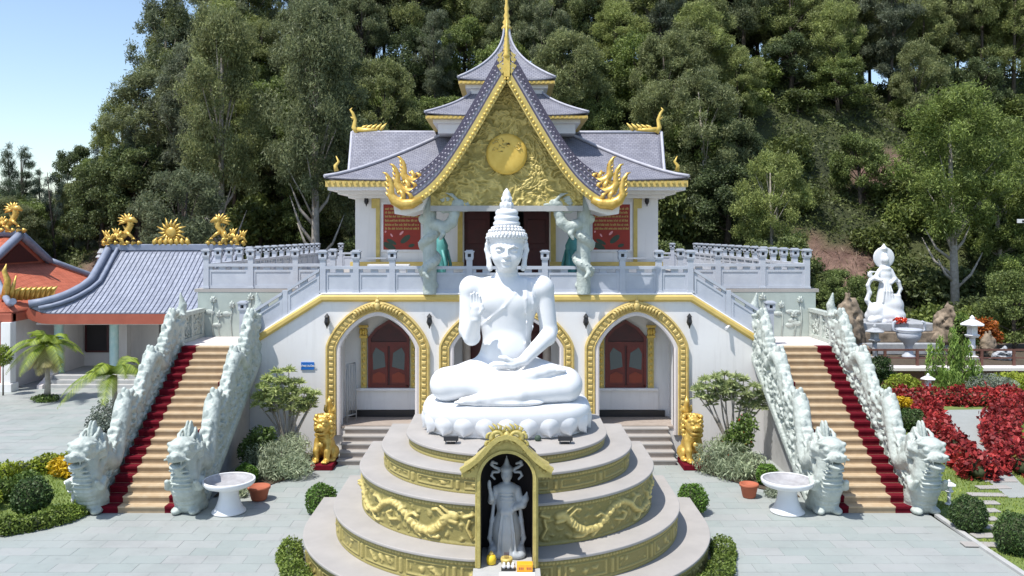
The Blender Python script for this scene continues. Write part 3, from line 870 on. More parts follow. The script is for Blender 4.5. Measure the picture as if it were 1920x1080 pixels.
# ------------------------------------------------------------------ lower storey: white facade with three gold arches
FY = 25.2; TZ = 4.72           # facade plane and terrace level
tem = empty('temple_lower_storey', (0, FY, 0), 'white terrace building with three gold framed arches behind the seated statue', 'building')
ARCH = [(-3.80, 1.10, 3.12, 4.06), (0.0, 1.56, 3.12, 4.12), (3.83, 1.10, 3.12, 4.06)]
FLZ = .80
def prof(u): return np.maximum(1 - np.abs(u) ** 1.75, 0) ** .72
def arch_z(x, a, grow=0.0):
    cx, hw, sp, ap = a
    u = (x - cx) / (hw + grow)
    return sp + (ap + grow - sp) * prof(u)
def top_z(x):
    ax = abs(x)
    return 4.50 if ax <= 5.43 else 4.50 - (ax - 5.43) * (1.46 / 2.32)
xs_ = set([-7.75, -5.43, 5.43, 7.75])
for a in ARCH:
    for t in np.linspace(0, math.pi, 33): xs_.add(round(a[0] + a[1] * math.cos(t), 4))
for t in np.linspace(-7.75, 7.75, 32): xs_.add(round(float(t), 4))
xs_ = sorted(xs_)
mb = MB()
for x0, x1 in zip(xs_[:-1], xs_[1:]):
    xm = (x0 + x1) / 2; bz = (0.0, 0.0)
    for a in ARCH:
        if abs(xm - a[0]) < a[1]: bz = (float(arch_z(x0, a)), float(arch_z(x1, a)))
    mb.add([(x0, FY, bz[0]), (x1, FY, bz[1]), (x1, FY, top_z(x1)), (x0, FY, top_z(x0))], [(0, 1, 2, 3)])
mb.build('facade_wall', MT['wall'], tem)
# recesses behind the arches
BY = 26.55
mb = MB()
for a in ARCH:
    cx, hw, sp, ap = a
    path = [(cx - hw, FLZ)] + [(float(cx + hw * math.cos(t)), float(arch_z(cx + hw * math.cos(t), a))) for t in np.linspace(math.pi, 0, 33)] + [(cx + hw, FLZ)]
    n = len(path)
    mb.add([(x, FY, z) for x, z in path] + [(x, FY + .35, z) for x, z in path], [(i, i + 1, i + 1 + n, i + n) for i in range(n - 1)])
    e = hw + .12
    mb.add([(cx - e, FY + .35, FLZ), (cx - e, BY, FLZ), (cx - e, BY, 4.45), (cx - e, FY + .35, 4.45)], [(0, 1, 2, 3)])
    mb.add([(cx + e, FY + .35, FLZ), (cx + e, BY, FLZ), (cx + e, BY, 4.45), (cx + e, FY + .35, 4.45)], [(3, 2, 1, 0)])
    mb.add([(cx - e, FY + .35, 4.45), (cx + e, FY + .35, 4.45), (cx + e, BY, 4.45), (cx - e, BY, 4.45)], [(0, 1, 2, 3)])
    mb.add([(cx - e, BY, FLZ), (cx + e, BY, FLZ), (cx + e, BY, 4.45), (cx - e, BY, 4.45)], [(0, 1, 2, 3)])
mb.build('recess_wall', MT['wall'], tem)
mb = MB()
for a in ARCH: mb.box(a[0] - a[1] - .12, a[0] + a[1] + .12, FY - .02, BY, FLZ - .06, FLZ)
mb.build('recess_floor', MT['step'], tem)
for a in ARCH: mb = MB(); mb.box(a[0] - a[1] - .05, a[0] + a[1] + .05, FY + .004, FY + .2, 0, FLZ - .06); mb.build('threshold', MT['wall'], tem)
# gold arch frames with carved blocks
for a in ARCH:
    cx, hw, sp, ap = a
    def pth(g, z0=.55): return [(cx - hw - g, FY, z0)] + [(float(cx + (hw + g) * math.cos(t)), FY, float(arch_z(cx + (hw + g) * math.cos(t), a, g))) for t in np.linspace(math.pi, 0, 41)] + [(cx + hw + g, FY, z0)]
    fr = MB(); sweep(fr, pth(.09), [(-.09, -.1), (-.09, .05), (-.04, .07), (.03, .05), (.03, -.1)], (0, -1, 0)); f0 = fr.build('arch_inner_moulding', MT['pinkwall'], tem)
    fr = MB(); sweep(fr, pth(.27), [(-.15, -.02), (-.15, .06), (-.12, .10), (-.09, .07), (.08, .07), (.11, .12), (.16, .10), (.16, -.02)], (0, -1, 0)); f1 = fr.build('arch_frame', MT['arch_gold'], tem)
    P = np.array(pth(.265)); d = np.concatenate([[0], np.cumsum(np.linalg.norm(np.diff(P, axis=0), axis=1))])
    cv = MB()
    for s in np.arange(.1, d[-1] - .05, .165):
        p = [np.interp(s, d, P[:, i]) for i in range(3)]; q = [np.interp(s + .02, d, P[:, i]) for i in range(3)]
        t = Vector((q[0] - p[0], 0, q[2] - p[2])).normalized(); o = Vector((-t.z, 0, t.x)); c = Vector((p[0], FY - .075, p[2]))
        k = [c + t * u * .055 + o * v * .07 for u, v in ((-1, -1), (1, -1), (1, 1), (-1, 1))] + [c + t * u * .03 + o * v * .045 + Vector((0, -.035, 0)) for u, v in ((-1, -1), (1, -1), (1, 1), (-1, 1))]
        cv.add(k, [(4, 7, 6, 5), (0, 4, 5, 1), (1, 5, 6, 2), (2, 6, 7, 3), (3, 7, 4, 0)])
    # crest
    cz = ap + .27
    for sgn in (-1, 1):
        for k in range(7):
            u = .10 + k * .085
            x = cx + sgn * u; z = float(arch_z(x, a, .27))
            cv.tube([(x, FY - .09, z - .06), (x + sgn * .05, FY - .13, z + .03), (x + sgn * .10, FY - .10, z + .06), (x + sgn * .12, FY - .09, z)], [.045, .05, .035, .012], 6)
        cv.tube([(cx + sgn * (.10 + .11 * math.cos(t)), FY - .12, cz - .02 + .10 * math.sin(t)) for t in np.linspace(0, 4.5, 9)], [.04 - .003 * i for i in range(9)], 6)
    cv.ball((cx, FY - .13, cz + .02), (.10, .08, .13)); cv.ball((cx, FY - .13, cz + .15), (.07, .06, .08)); cv.ball((cx, FY - .1, cz + .24), (.03, .03, .07))
    cv.build('carving', MT['arch_gold'], f1, kind='stuff')
# windows and doors in the recesses
MT['redpanel'] = M('red_panel', (.26, .035, .012), .4, scale=4)
def window(cx):
    w = .63; z0, zs, z1 = 1.70, 3.28, 3.80; y = BY
    out = [(-w, z0), (w, z0), (w, zs), (w * .62, zs + .28), (0, z1), (-w * .62, zs + .28), (-w, zs)]
    mb = MB(); mb.prism([(cx + p[0], p[1]) for p in out], y - .03, y - .003, 'y'); win = mb.build('window', MT['darkred'], tem)
    mb = MB(); sweep(mb, [(cx + p[0] * .95, y - .03, z0 + .04 + (p[1] - z0) * .96) for p in out[1:] + out[:2]], [(-.045, 0), (.045, 0), (.045, .05), (-.045, .05)], (0, -1, 0)); mb.box(cx - w, cx + w, y - .07, y - .03, zs - .28, zs - .16); mb.build('window_frame', MT['red'], win)
    for sx in (-1, 1):
        lf = MB(); x0, x1 = cx + sx * .03, cx + sx * .56
        lf.box(x0, x1, y - .06, y - .032, z0 + .06, 3.10)
        leaf = lf.build('shutter_leaf', MT['red'], win, bevel=.01)
        g = MB(); g.prism([(cx + sx * p[0], p[1]) for p in [(.10, 2.35), (.48, 2.25), (.50, 2.75), (.40, 2.95), (.14, 2.78)]][::sx], y - .068, y - .061, 'y'); g.build('pane', MT['glass'], leaf)
        g = MB(); g.prism([(cx + sx * p[0], p[1]) for p in [(.10, 1.86), (.50, 1.86), (.50, 2.10), (.30, 2.20), (.10, 2.10)]][::sx], y - .072, y - .061, 'y'); g.build('panel', MT['redpanel'], leaf)
        p = MB(); p.box(cx + sx * .68, cx + sx * .86, y - .10, y - .001, 1.70, 3.25); pil = p.build('pilaster', MT['gold_dull'], tem)
        p = MB(); p.box(cx + sx * .65, cx + sx * .90, y - .14, y - .0015, 3.25, 3.33)
        for k in range(3): p.ball((cx + sx * (.70 + .08 * k), y - .12, 3.45), (.055, .06, .12), 7, 4)
        p.box(cx + sx * .64, cx + sx * .92, y - .15, y - .0017, 3.57, 3.64); p.build('capital', MT['gold'], pil)
        c = MB()
        for k in range(8): c.ball((cx + sx * .77, y - .105, 1.82 + k * .18), (.05, .02, .06), 6, 4)
        c.build('carving', MT['gold'], pil, kind='stuff')
    mb = MB(); mb.box(cx - 1.0, cx + 1.0, y - .17, y - .002, 1.62, 1.70); mb.build('window_sill', MT['white'], tem, bevel=.015)
    mb = MB(); mb.box(cx - 1.0, cx + 1.0, y - .06, y - .003, 1.02, 1.62); mb.build('dado', MT['wall'], tem)
    mb = MB(); mb.box(cx - 1.21, cx + 1.21, y - .09, y - .001, FLZ, 1.0); mb.build('skirting', MT['black'], tem)
m, nt, b = nodes('dark_glass'); b.inputs['Base Color'].default_value = (.09, .11, .11, 1); b.inputs['Roughness'].default_value = .12; MT['glass'] = m
window(-3.66); window(3.70)
mb = MB(); mb.box(-1.35, 1.35, BY - .04, BY - .002, FLZ, 3.9); d = mb.build('door', MT['darkred'], tem)
for sx in (-1, 1):
    p = MB(); p.box(sx * .05, sx * 1.2, BY - .09, BY - .041, FLZ + .05, 3.4); l = p.build('door_leaf', MT['darkred'], d, bevel=.01)
    p = MB(); p.lathe([(.17, .0), (.17, .1), (.12, .14), (.12, 2.5), (.17, 2.56), (.17, 2.7)], 16, (sx * 1.22, 26.0, FLZ)); p.build('column', MT['step'], tem)
gt = empty('folding_gate', (-4.72, 25.75, FLZ), 'folded grey metal gate leaning inside the arch beside the blue sign', 'gate')
mb = MB()
for a_, b_ in (((-4.80, 25.62, FLZ), (-4.80, 25.66, 2.55)), ((-4.58, 26.0, FLZ), (-4.62, 26.0, 2.55)), ((-4.80, 25.66, 2.55), (-4.62, 26.0, 2.55)), ((-4.80, 25.62, 1.0), (-4.58, 26.0, 1.0))): mb.tube([a_, b_], .022, 6)
mb.build('frame', MT['concrete'], gt)
for k in range(4):
    t_ = (k + 1) / 5; mb = MB(); mb.tube([(-4.80 + .2 * t_, 25.63 + .37 * t_, 1.0), (-4.80 + .18 * t_, 25.66 + .34 * t_, 2.55)], .012, 5); mb.build('bar', MT['concrete'], gt)
# sconces, sign, camera
def sconce(x, z, y, label, grp, sc=1.0):
    o = empty('wall_lantern', (x, y, z), label, 'wall lantern', grp)
    b = MB(); b.box(x - .03 * sc, x + .03 * sc, y - .03, y - .002, z - .12 * sc, z + .12 * sc); b.tube([(x, y - .02, z + .10 * sc), (x, y - .10, z + .18 * sc), (x, y - .13, z + .10 * sc)], .012, 6); b.build('bracket', MT['iron'], o)
    b = MB(); b.lathe([(.015, .20), (.05, .15), (.085, .10), (.06, .09), (.085, -.05), (.06, -.12), (.03, -.16), (.008, -.24)], 6, (x, y - .13, z - .02), False); c = b.build('cage', MT['iron'], o)
    b = MB(); b.lathe([(.05, .075), (.074, -.04)], 6, (x, y - .13, z - .02), False, 1.04, 1.04); b.build('pane', MT['glass'], c)
    return o
for x, w in ((-5.28, 'above the blue sign, beside the gold arch'), (-2.27, 'between the blue sign side arch and the middle arch'), (2.33, 'between the middle arch and the arch on the red hedge side'), (5.37, 'between an arch and the small white security camera')):
    sconce(x, 3.95, FY, 'black wall lantern ' + w, 'lanterns on the lower facade')
o = empty('wall_sign', (X_at(577, FY), FY, 2.58), 'small blue sign with a line of white lettering on the white facade', 'sign')
b = MB(); xx = X_at(577, FY); b.box(xx - .19, xx + .19, FY - .03, FY - .002, 2.47, 2.69); b.build('plate', MT['blue'], o)
def text(body, size, loc, mat, parent, rot=(R(90), 0, 0), name='lettering', align='CENTER', ext=.002, bold=0.0):
    cu = bpy.data.curves.new(name, 'FONT'); cu.body = body; cu.size = size; cu.align_x = align; cu.align_y = 'CENTER'; cu.extrude = ext; cu.offset = bold
    t = bpy.data.objects.new(name, cu); C.objects.link(t)
    bpy.context.view_layer.update()
    me = bpy.data.meshes.new_from_object(t.evaluated_get(bpy.context.evaluated_depsgraph_get()))
    bpy.data.objects.remove(t); me.name = name; me.materials.clear()
    o_ = put(name, me, mat, parent); o_.location = loc; o_.rotation_euler = rot; return o_
text('GIẢNG ĐƯỜNG', .068, (xx, FY - .034, 2.58), MT['white'], o, bold=.003)
o = empty('security_camera', (X_at(1363, FY), FY, 3.72), 'small white security camera under the sloping gold band', 'camera')
xx = X_at(1363, FY); b = MB(); b.tube([(xx, FY, 3.76), (xx, FY - .1, 3.74)], .02, 6); b.build('mount', MT['white'], o)
b = MB(); b.tube([(xx + .05, FY - .06, 3.76), (xx - .09, FY - .22, 3.70)], .045, 10); b.build('barrel', MT['white'], o)
# cornice: white band, gold band, following the sloping flights
mb = MB()
cp = [(-7.75, FY, 4.50 - 1.46), (-5.43, FY, 4.50), (5.43, FY, 4.50), (7.75, FY, 4.50 - 1.46)]
sweep(mb, cp, [(-.02, -.05), (-.02, .06), (.04, .11), (.13, .11), (.18, .08), (.18, -.05)], (0, -1, 0)); mb.build('gold_cornice', MT['ochre'], tem)
mb = MB(); sweep(mb, [(p[0], p[1], p[2] + .181) for p in cp], [(0, -.3), (0, .07), (.03, .085), (.055, .07), (.055, -.3)], (0, -1, 0)); mb.build('white_cornice', MT['wall'], tem)
# mass of the terrace (closed behind the recesses)
mb = MB(); mb.box(-5.42, 5.42, BY + .02, 46, 0, TZ - .12); mb.box(-9.85, 9.85, 27.2, 46, 0, TZ - .10); mb.box(-5.42, 5.42, FY + .30, BY + .02, 4.46, TZ - .12)
mb.build('terrace_mass', MT['jade_plain'], tem)
mb = MB(); mb.box(-5.45, 5.45, FY + .10, 27.19, TZ - .12, TZ); mb.box(-9.95, 9.95, 27.19, 46, TZ - .10, TZ); mb.build('terrace_floor', MT['coping'], tem)
for s in (-1, 1):   # upper flights behind the sloping parapets
    for i in range(9):
        mb = MB(); x0 = s * (7.70 - i * .255); mb.box(x0, s * 5.42, FY + .12, 27.18, 3.2 + i * .16 - .02, 3.2 + (i + 1) * .16 - .002 * i); mb.build('upper_step', MT['tan'], tem)
    mb = MB(); mb.box(s * 7.42, s * 9.85, 25.06, 27.19, 2.9, 3.2); mb.build('landing_slab', MT['pinkwall'], tem)
    mb = MB(); mb.box(s * 7.45, s * 9.83, 25.23, 27.19, 0, 2.9); mb.build('landing_mass', MT['wall'], tem)
    # lotus carving on the wall behind the landing
    rr = random.Random(5 + s)
    for cx, cz, n in ((8.75, 4.15, 7), (8.15, 4.40, 5), (9.35, 4.32, 6), (7.95, 3.85, 5), (9.15, 3.85, 5)):
        mb = MB(); mb.tube([(s * cx, 27.19, 3.2), (s * (cx + .05), 27.18, (cz + 3.2) / 2), (s * cx, 27.18, cz)], .016, 5)
        for k in range(n):
            t = math.pi * (k + .5) / n; L1 = .17 - .03 * abs(k - (n - 1) / 2)
            mb.tube([(s * cx, 27.18, cz), (s * cx + .6 * L1 * math.cos(t), 27.16, cz + .75 * L1 * math.sin(t)), (s * cx + L1 * math.cos(t), 27.18, cz + 1.2 * L1 * math.sin(t))], [.02, .045, .008], 6)
        mb.build('lotus_carving', MT['jade_white'], tem)
    for k in range(8):
        cx, cz = rr.uniform(7.8, 9.6), rr.uniform(3.45, 4.1); mb = MB()
        mb.ball((s * cx, 27.19, cz), (.16, .03, .06 + .03 * rr.random()), 10, 4); mb.build('leaf_carving', MT['jade_white'], tem)
    # carved parapet on the outer edge of the landing
    mb = MB(); mb.box(s * 9.62, s * 9.80, 25.15, 27.18, 3.2, 3.32); mb.box(s * 9.60, s * 9.82, 25.1, 27.18, 4.0, 4.12)
    for k in range(3): mb.box(s * 9.62, s * 9.80, 25.15 + k * .93, 25.15 + k * .93 + .16, 3.32, 4.0)
    par = mb.build('parapet_frame', MT['jade_white'], tem, bevel=.01)
    for q in range(2):
        mb = MB(); mb.box(s * 9.69, s * 9.73, 25.31 + q * .93, 26.08 + q * .93, 3.32, 4.0)
        for k in range(22):
            yy, zz = 25.36 + q * .93 + rr.random() * .68, 3.38 + rr.random() * .56
            a0 = rr.random() * 6; mb.tube([(s * 9.675, yy + .08 * math.cos(a0 + t), zz + .08 * math.sin(a0 + t)) for t in (0, .8, 1.6, 2.4)], [.02, .03, .03, .012], 5)
        mb.build('parapet_panel', MT['jade_white'], par)

# entrance steps in front of the arches
es = empty('entrance_steps', (0, 24.3, 0), 'low flight of brown stone steps between the two gold lions', 'steps')
for i in range(5):
    mb = MB(); mb.box(-4.72, 4.72, 23.85 + i * .27, 25.198, i * .16 + (.001 if i else 0), (i + 1) * .16 - .045); mb.build('riser', MT['step'], es)
    mb = MB(); mb.box(-4.75, 4.75, 23.82 + i * .27, 23.85 + (i + 1) * .27 + (.05 if i == 4 else 0), (i + 1) * .16 - .045, (i + 1) * .16); mb.build('tread', MT['coping'], es, bevel=.008)

# ------------------------------------------------------------------ side stairs with red carpets
for s in (-1, 1):
    side = 'on the palm tree side' if s < 0 else 'on the red hedge side'
    stc = empty('side_staircase', (s * 8.5, 22.4, 0), 'long tan stone staircase with red carpet strips ' + side, 'stairs', 'side staircases')
    for i in range(20):
        y0 = 19.80 + i * .262; z0, z1 = i * .16, (i + 1) * .16
        mb = MB(); mb.box(s * 7.55, s * 9.45, y0 - .025, y0 + .262 if i < 19 else 25.06, z1 - .035, z1); st_ = mb.build('step', MT['tan'], stc)
        mb = MB(); mb.box(s * 7.551, s * 9.449, y0, y0 + .40 if i < 19 else 25.06, z0 + .001, z1 - .035); mb.build('riser', MT['riser'], st_)
        for a0, a1 in ((9.02, 9.44), (7.56, 7.93)):
            c = MB(); c.box(s * a0, s * a1, y0 - .031, y0 + .26 - .035 if i < 19 else 25.06, z1 - .045, z1 + .006); c.box(s * a0, s * a1, y0 - .010, y0 + .001, z0 + .006, z1 - .046); c.build('carpet_strip', MT['carpet'], st_)
    mb = MB(); mb.prism([(20.1, -.01), (25.1, -.01), (25.1, 3.0), (20.1, .02)], s * 7.56, s * 9.44, 'x'); mb.build('stair_mass', MT['concrete'], stc)

# dragon balustrades: one carved dragon each, running down beside the steps
SL = .16 / .262
D = SDF((-.48, -.95, -.03), (.48, 6.15, 5.3), .028)
wtop = lambda y: SL * (y - .3) + .98 + .14 * math.sin(y * 2 * math.pi / 1.5 + .5)
for y in np.arange(.25, 5.75, .11):                        # carved wall under the body
    z = SL * (y - .3); D.box((-.13, y - .09, max(0, z - .50)), (.13, y + .09, wtop(y)), .03, .04)
    D.box((-.19, y - .09, max(0, z - .52)), (.19, y + .09, max(.1, z - .30)), .02, .02)
rr = random.Random(12)
for k in range(420):                                      # clouds and waves cut into both faces
    y = rr.uniform(.4, 5.7); z = SL * (y - .3) + rr.uniform(-.25, .85); sx = rr.choice((-1, 1))
    r = rr.uniform(.045, .10)
    if rr.random() < .5: D.ell((sx * .13, y, max(.05, z)), (r * .8, r * rr.uniform(1, 1.5), r), .02)
    else:
        a = rr.uniform(0, 6.3); D.chain([(sx * .15, y + .10 * math.cos(a + t), z + .10 * math.sin(a + t)) for t in (0, .9, 1.8, 2.7)], [.03, .04, .04, .02], .02)
for k in range(150):
    y = rr.uniform(.5, 5.5); z = SL * (y - .3) + rr.uniform(-.2, .75); D.ell((rr.choice((-1, 1)) * .17, y, z), (.09, rr.uniform(.04, .09), rr.uniform(.03, .07)), .02, sub=True)
bod = []
for y in np.arange(.35, 5.75, .08):
    t = y - .35
    bod.append((.06 * math.sin(t * 2.2), y, SL * (y - .3) + .80 + .36 * math.sin(t * 2 * math.pi / 1.5 + .9)))
rad = [.215 - .014 * (p[1] - .35) - .03 * max(0, p[1] - 4.2) for p in bod]
D.chain(bod, rad, .04)
for i, p in enumerate(bod):                               # scale rings and dorsal fins
    if i % 2 == 0: D.ell(p, (rad[i] * 1.10, .035, rad[i] * 1.08), .02)
for y in np.arange(.75, 5.8, .125):
    i = min(len(bod) - 1, int((y - .35) / .08)); z = max(wtop(y), bod[i][2] + rad[i])
    hgt = .07 + .10 * max(0, math.sin(y * 2 * math.pi / 1.5 + .2))
    q = .07 * (-1) ** int(y * 8); D.ell((q, y, z + hgt * .35), (.075, .06, hgt * .75 + .05), .02); D.ell((-q * 1.2, y + .05, z), (.07, .07, .08), .02)
D.chain([bod[-1], (.05, 5.75, SL * 5.5 + 1.0), (0, 5.70, SL * 5.5 + 1.35)], [.13, .11, .03], .05)
D.chain([bod[-1], (0, 5.9, SL * 5.5 + .85), (0, 5.95, SL * 5.5 + 1.15)], [.11, .09, .03], .05)
# chest and neck rising to the head
D.chain([(0, .55, .05), (0, .35, .35), (0, .16, .70), (0, .06, 1.05), (0, .05, 1.38), (0, -.02, 1.62)], [.33, .34, .33, .29, .25, .24], .08)
D.chain([bod[0], (0, .30, 1.15)], [.24, .26], .08)
for z in np.arange(.2, 1.35, .12): D.ell((0, .36 - z * .42 - .17 + (.05 if z > 1 else 0), z), (.24, .10, .04), .03)
D.ell((0, .48, .12), (.36, .42, .16), .06); D.ell((.2, .12, .10), (.13, .2, .10), .04); D.ell((-.2, .12, .10), (.13, .2, .10), .04)
D.ell((0, -.10, 1.76), (.27, .34, .25), .06)               # skull
D.ell((0, -.40, 1.66), (.20, .30, .13), .05)               # muzzle
D.ell((0, -.60, 1.72), (.15, .13, .11), .05)               # nose
D.ell((0, -.36, 1.44), (.17, .30, .085), .05)              # lower jaw
D.ell((0, -.55, 1.545), (.22, .26, .045), .03, sub=True)   # mouth
D.ell((0, -.42, 1.50), (.08, .2, .03), .02)
D.ell((0, -.20, 1.94), (.20, .22, .10), .05)
for sx in (-1, 1):
    D.ell((sx * .17, -.30, 1.84), (.085, .10, .085), .02); D.ell((sx * .19, -.36, 1.84), (.04, .05, .04), .01)
    D.chain([(sx * .10, -.34, 1.93), (sx * .22, -.28, 1.97), (sx * .30, -.12, 1.95)], [.045, .055, .03], .03)
    D.ell((sx * .07, -.70, 1.77), (.055, .06, .05), .02)
    for z, q in ((1.62, .10), (1.62, .0)): D.cone((sx * .14, -.52 + q, z - .02), (sx * .14, -.53 + q, z - .11), .03, .012, .01)
    D.chain([(sx * .16, -.45, 1.66), (sx * .27, -.42, 1.60), (sx * .30, -.2, 1.55)], [.03, .03, .015], .02)   # whisker
    D.chain([(sx * .12, -.02, 1.95), (sx * .17, .16, 2.10), (sx * .16, .34, 2.22)], [.05, .045, .02], .03)    # horn
    D.chain([(sx * .22, .0, 1.72), (sx * .30, .18, 1.74), (sx * .28, .36, 1.86)], [.09, .08, .03], .04)       # ear
    for k in range(6):                                                                                        # mane
        a = .15 + k * .3
        D.chain([(sx * .20, .05, 1.50 + .05 * k), (sx * .27, .12 + .26 * math.cos(a), 1.45 + .36 * math.sin(a)), (sx * .22, .12 + .46 * math.cos(a + .12), 1.48 + .52 * math.sin(a + .1))], [.07, .06, .03], .02)
    D.chain([(sx * .30, .25, .9), (sx * .36, .0, .75), (sx * .33, -.16, .95)], [.09, .08, .06], .04)
D.ell((0, -.12, 1.92), (.25, .30, .20), .06)                                                                  # domed brow
for i, q in enumerate((-.20, -.12, -.04, .04, .12, .20)):                                                     # tall plume of locks behind the head
    D.ell((q, .30 + abs(q) * .8, 1.95 - abs(q) * 1.1), (.055, .15, .60 - abs(q) * 1.2), .02)
for i, q in enumerate((-.14, -.05, .05, .14)):
    D.ell((q, .58 + abs(q) * .5, 1.72 - abs(q) * 1.0), (.06, .14, .56 - abs(q)), .02)
    D.ell((q, .86, 1.55 - abs(q) * 1.0), (.06, .14, .42 - abs(q)), .02)
D.chain([(0, -.34, 1.40), (0, -.30, 1.22), (0, -.16, 1.10)], [.09, .07, .03], .04)                             # beard
dr_me = D.mesh('dragon_balustrade')
co = np.zeros(len(dr_me.vertices) * 3, np.float32); dr_me.vertices.foreach_get('co', co); co = co.reshape(-1, 3)
co[:, 2] *= 1 - .13 * np.clip((1.6 - co[:, 1]) / .9, 0, 1); dr_me.vertices.foreach_set('co', co.ravel()); dr_me.update()
dr_me.materials.append(MT['jade'])
dr_me2 = dr_me.copy(); dr_me2.materials.clear(); dr_me2.materials.append(MT['jade_white'])
for x, me_, lab in ((-9.68, dr_me, 'pale green carved dragon balustrade beside the yellow flower bed'), (-7.42, dr_me, 'pale green carved dragon balustrade between the stairs and the blue sign wall'), (7.42, dr_me2, 'whitish carved dragon balustrade between the white facade and the stairs'), (9.68, dr_me2, 'whitish carved dragon balustrade beside the stepping stone garden')):
    o = put('dragon_balustrade', me_); o.location = (x, 19.62, 0)
    if x > 0: o.scale = (-1, 1, 1)
    tag(o, lab, 'balustrade', 'dragon balustrades of the side stairs')

# ------------------------------------------------------------------ terrace balustrades with lantern-topped posts
def post_parts(z0, h=.98, w=.115, cap=True):
    a = MB(); a.box(-w, w, -w, w, z0, z0 + h); 
    return a
pm = MB(); pm.box(-.085, .085, -.085, .085, 0, .98); pm.box(-.105, .105, -.105, .105, 0, .06)
post_me = pm.mesh('post'); post_me.materials.append(MT['balus'])
lm = MB()      # lantern head: four corner pieces, collar and flat cap, dark core seen through the holes
lm.box(-.11, .11, -.11, .11, .98, 1.02)
for sx in (-1, 1):
    for sy in (-1, 1): lm.box(sx * .05, sx * .12, min(sy * .05, sy * .12), max(sy * .05, sy * .12), 1.02, 1.20)
lm.box(-.12, .12, -.12, .12, 1.02, 1.06); lm.box(-.12, .12, -.12, .12, 1.16, 1.20); lm.box(-.145, .145, -.145, .145, 1.20, 1.24); lm.box(-.10, .10, -.10, .10, 1.24, 1.27)
lan_me = lm.mesh('lantern_head'); lan_me.materials.append(MT['balus'])
cm = MB(); cm.box(-.045, .045, -.045, .045, 1.06, 1.16); core_me = cm.mesh('lantern_core'); core_me.materials.append(MT['iron'])
def post(parent, x, y, z):
    p = put('post', post_me, None, parent); p.location = (x, y, z)
    l = put('lantern_head', lan_me, None, p)
    c = put('lantern_core', core_me, None, p)
    return p
def panel(parent, p0, p1, z0a, z0b, along):
    """stone panel with rails and small piercings between two posts; z may slope"""
    (x0, y0), (x1, y1) = p0, p1; d = Vector((x1 - x0, y1 - y0, 0)); L = d.length; d.normalize(); n = Vector((d.y, -d.x, 0))
    def quad(mb, u0, u1, h0, h1, t):
        vs = []
        for u, h in ((u0, h0), (u1, h0), (u1, h1), (u0, h1)):
            for q in (-1, 1):
                z = z0a + (z0b - z0a) * u / L + h
                p = Vector((x0, y0, z)) + d * u + n * q * t; vs.append(p)
        mb.add(vs, [(0, 2, 4, 6), (7, 5, 3, 1), (0, 1, 3, 2), (2, 3, 5, 4), (4, 5, 7, 6), (6, 7, 1, 0)])
    e = .085
    mb = MB(); quad(mb, e, L - e, .70, .79, .085); r = mb.build('handrail', MT['balus'], parent)
    mb = MB(); quad(mb, e, L - e, .0, .60, .035); 
    k = max(2, int(L / .42)); w = (L - 2 * e) / k
    for i in range(k + 1):
        u = e + i * w; quad(mb, max(e, u - .11), min(L - e, u + .11), .60, .70, .034)
    quad(mb, e, L - e, .645, .70, .033) if False else None
    p = mb.build('panel', MT['balus'], parent)
    mb = MB()
    for u0, u1, h0, h1 in ((e, L - e, .0, .10), (e, L - e, .53, .60), (e, e + .07, .10, .53), (L - e - .07, L - e, .10, .53)): quad(mb, u0, u1, h0, h1, .055)
    mb.build('border', MT['balus'], p)
BZ = TZ + .012
bl = empty('terrace_balustrade', (0, FY + .05, TZ), 'pale grey stone balustrade along the terrace front above the three arches', 'balustrade')
fx = [-5.43, -4.45, -3.38, -2.27, -1.10, 1.13, 2.27, 3.42, 4.50, 5.43]
for x in fx:
    if abs(abs(x) - 2.27) > .01: post(bl, x, FY + .06, BZ)
for a, b in zip(fx[:-1], fx[1:]): panel(bl, (a, FY + .06), (b, FY + .06), BZ, BZ, 0)
for s in (-1, 1):
    side = 'palm tree' if s < 0 else 'red hedge'
    bl = empty('flight_balustrade', (s * 6.6, FY + .05, 3.9), 'sloping pale grey balustrade of the upper flight on the %s side' % side, 'balustrade', 'sloping balustrades')
    post(bl, s * 7.80, FY + .06, 3.22); 
    m_ = (s * 6.55, FY + .06)
    zz = lambda ax: 4.73 - (ax - 5.43) * (1.46 / 2.32)
    panel(bl, (s * 7.78, FY + .06), m_, zz(7.78), zz(6.55), 0); panel(bl, m_, (s * 5.45, FY + .06), zz(6.55), zz(5.45), 0)
    mb = MB(); mb.box(s * 6.47, s * 6.63, FY + .0, FY + .12, zz(6.63), zz(6.55) + .78); mb.build('mid_post', MT['balus'], bl)
    bl = empty('wing_balustrade', (s * 8, 27.3, TZ), 'pale grey balustrade above the lotus carved wall on the %s side' % side, 'balustrade', 'wing balustrades')
    wx = [9.60, 8.18, 6.75, 5.55]
    for x in wx: post(bl, s * x, 27.32, BZ)
    for a, b in zip(wx[:-1], wx[1:]): panel(bl, (s * a, 27.32), (s * b, 27.32), BZ, BZ, 0)
    bl = empty('side_balustrade', (s * 9.6, 35, TZ), 'long balustrade with lantern posts receding along the terrace, %s side' % side, 'balustrade', 'side balustrades')
    yy = [27.32 + k * 1.14 for k in range(15)]
    for y in yy[1:]: post(bl, s * 9.60, y, BZ)
    for a, b in zip(yy[:-1], yy[1:]): panel(bl, (s * 9.60, a), (s * 9.60, b), BZ, BZ, 0)
    bl = empty('back_balustrade', (s * 7, 43.28, TZ), 'far balustrade across the back of the terrace on the %s side' % side, 'balustrade', 'back balustrades')
    bx = [9.60, 8.4, 7.2, 6.0]
    for x in bx[1:]: post(bl, s * x, 43.28, BZ)
    for a, b in zip(bx[:-1], bx[1:]): panel(bl, (s * a, 43.28), (s * b, 43.28), BZ, BZ, 0)
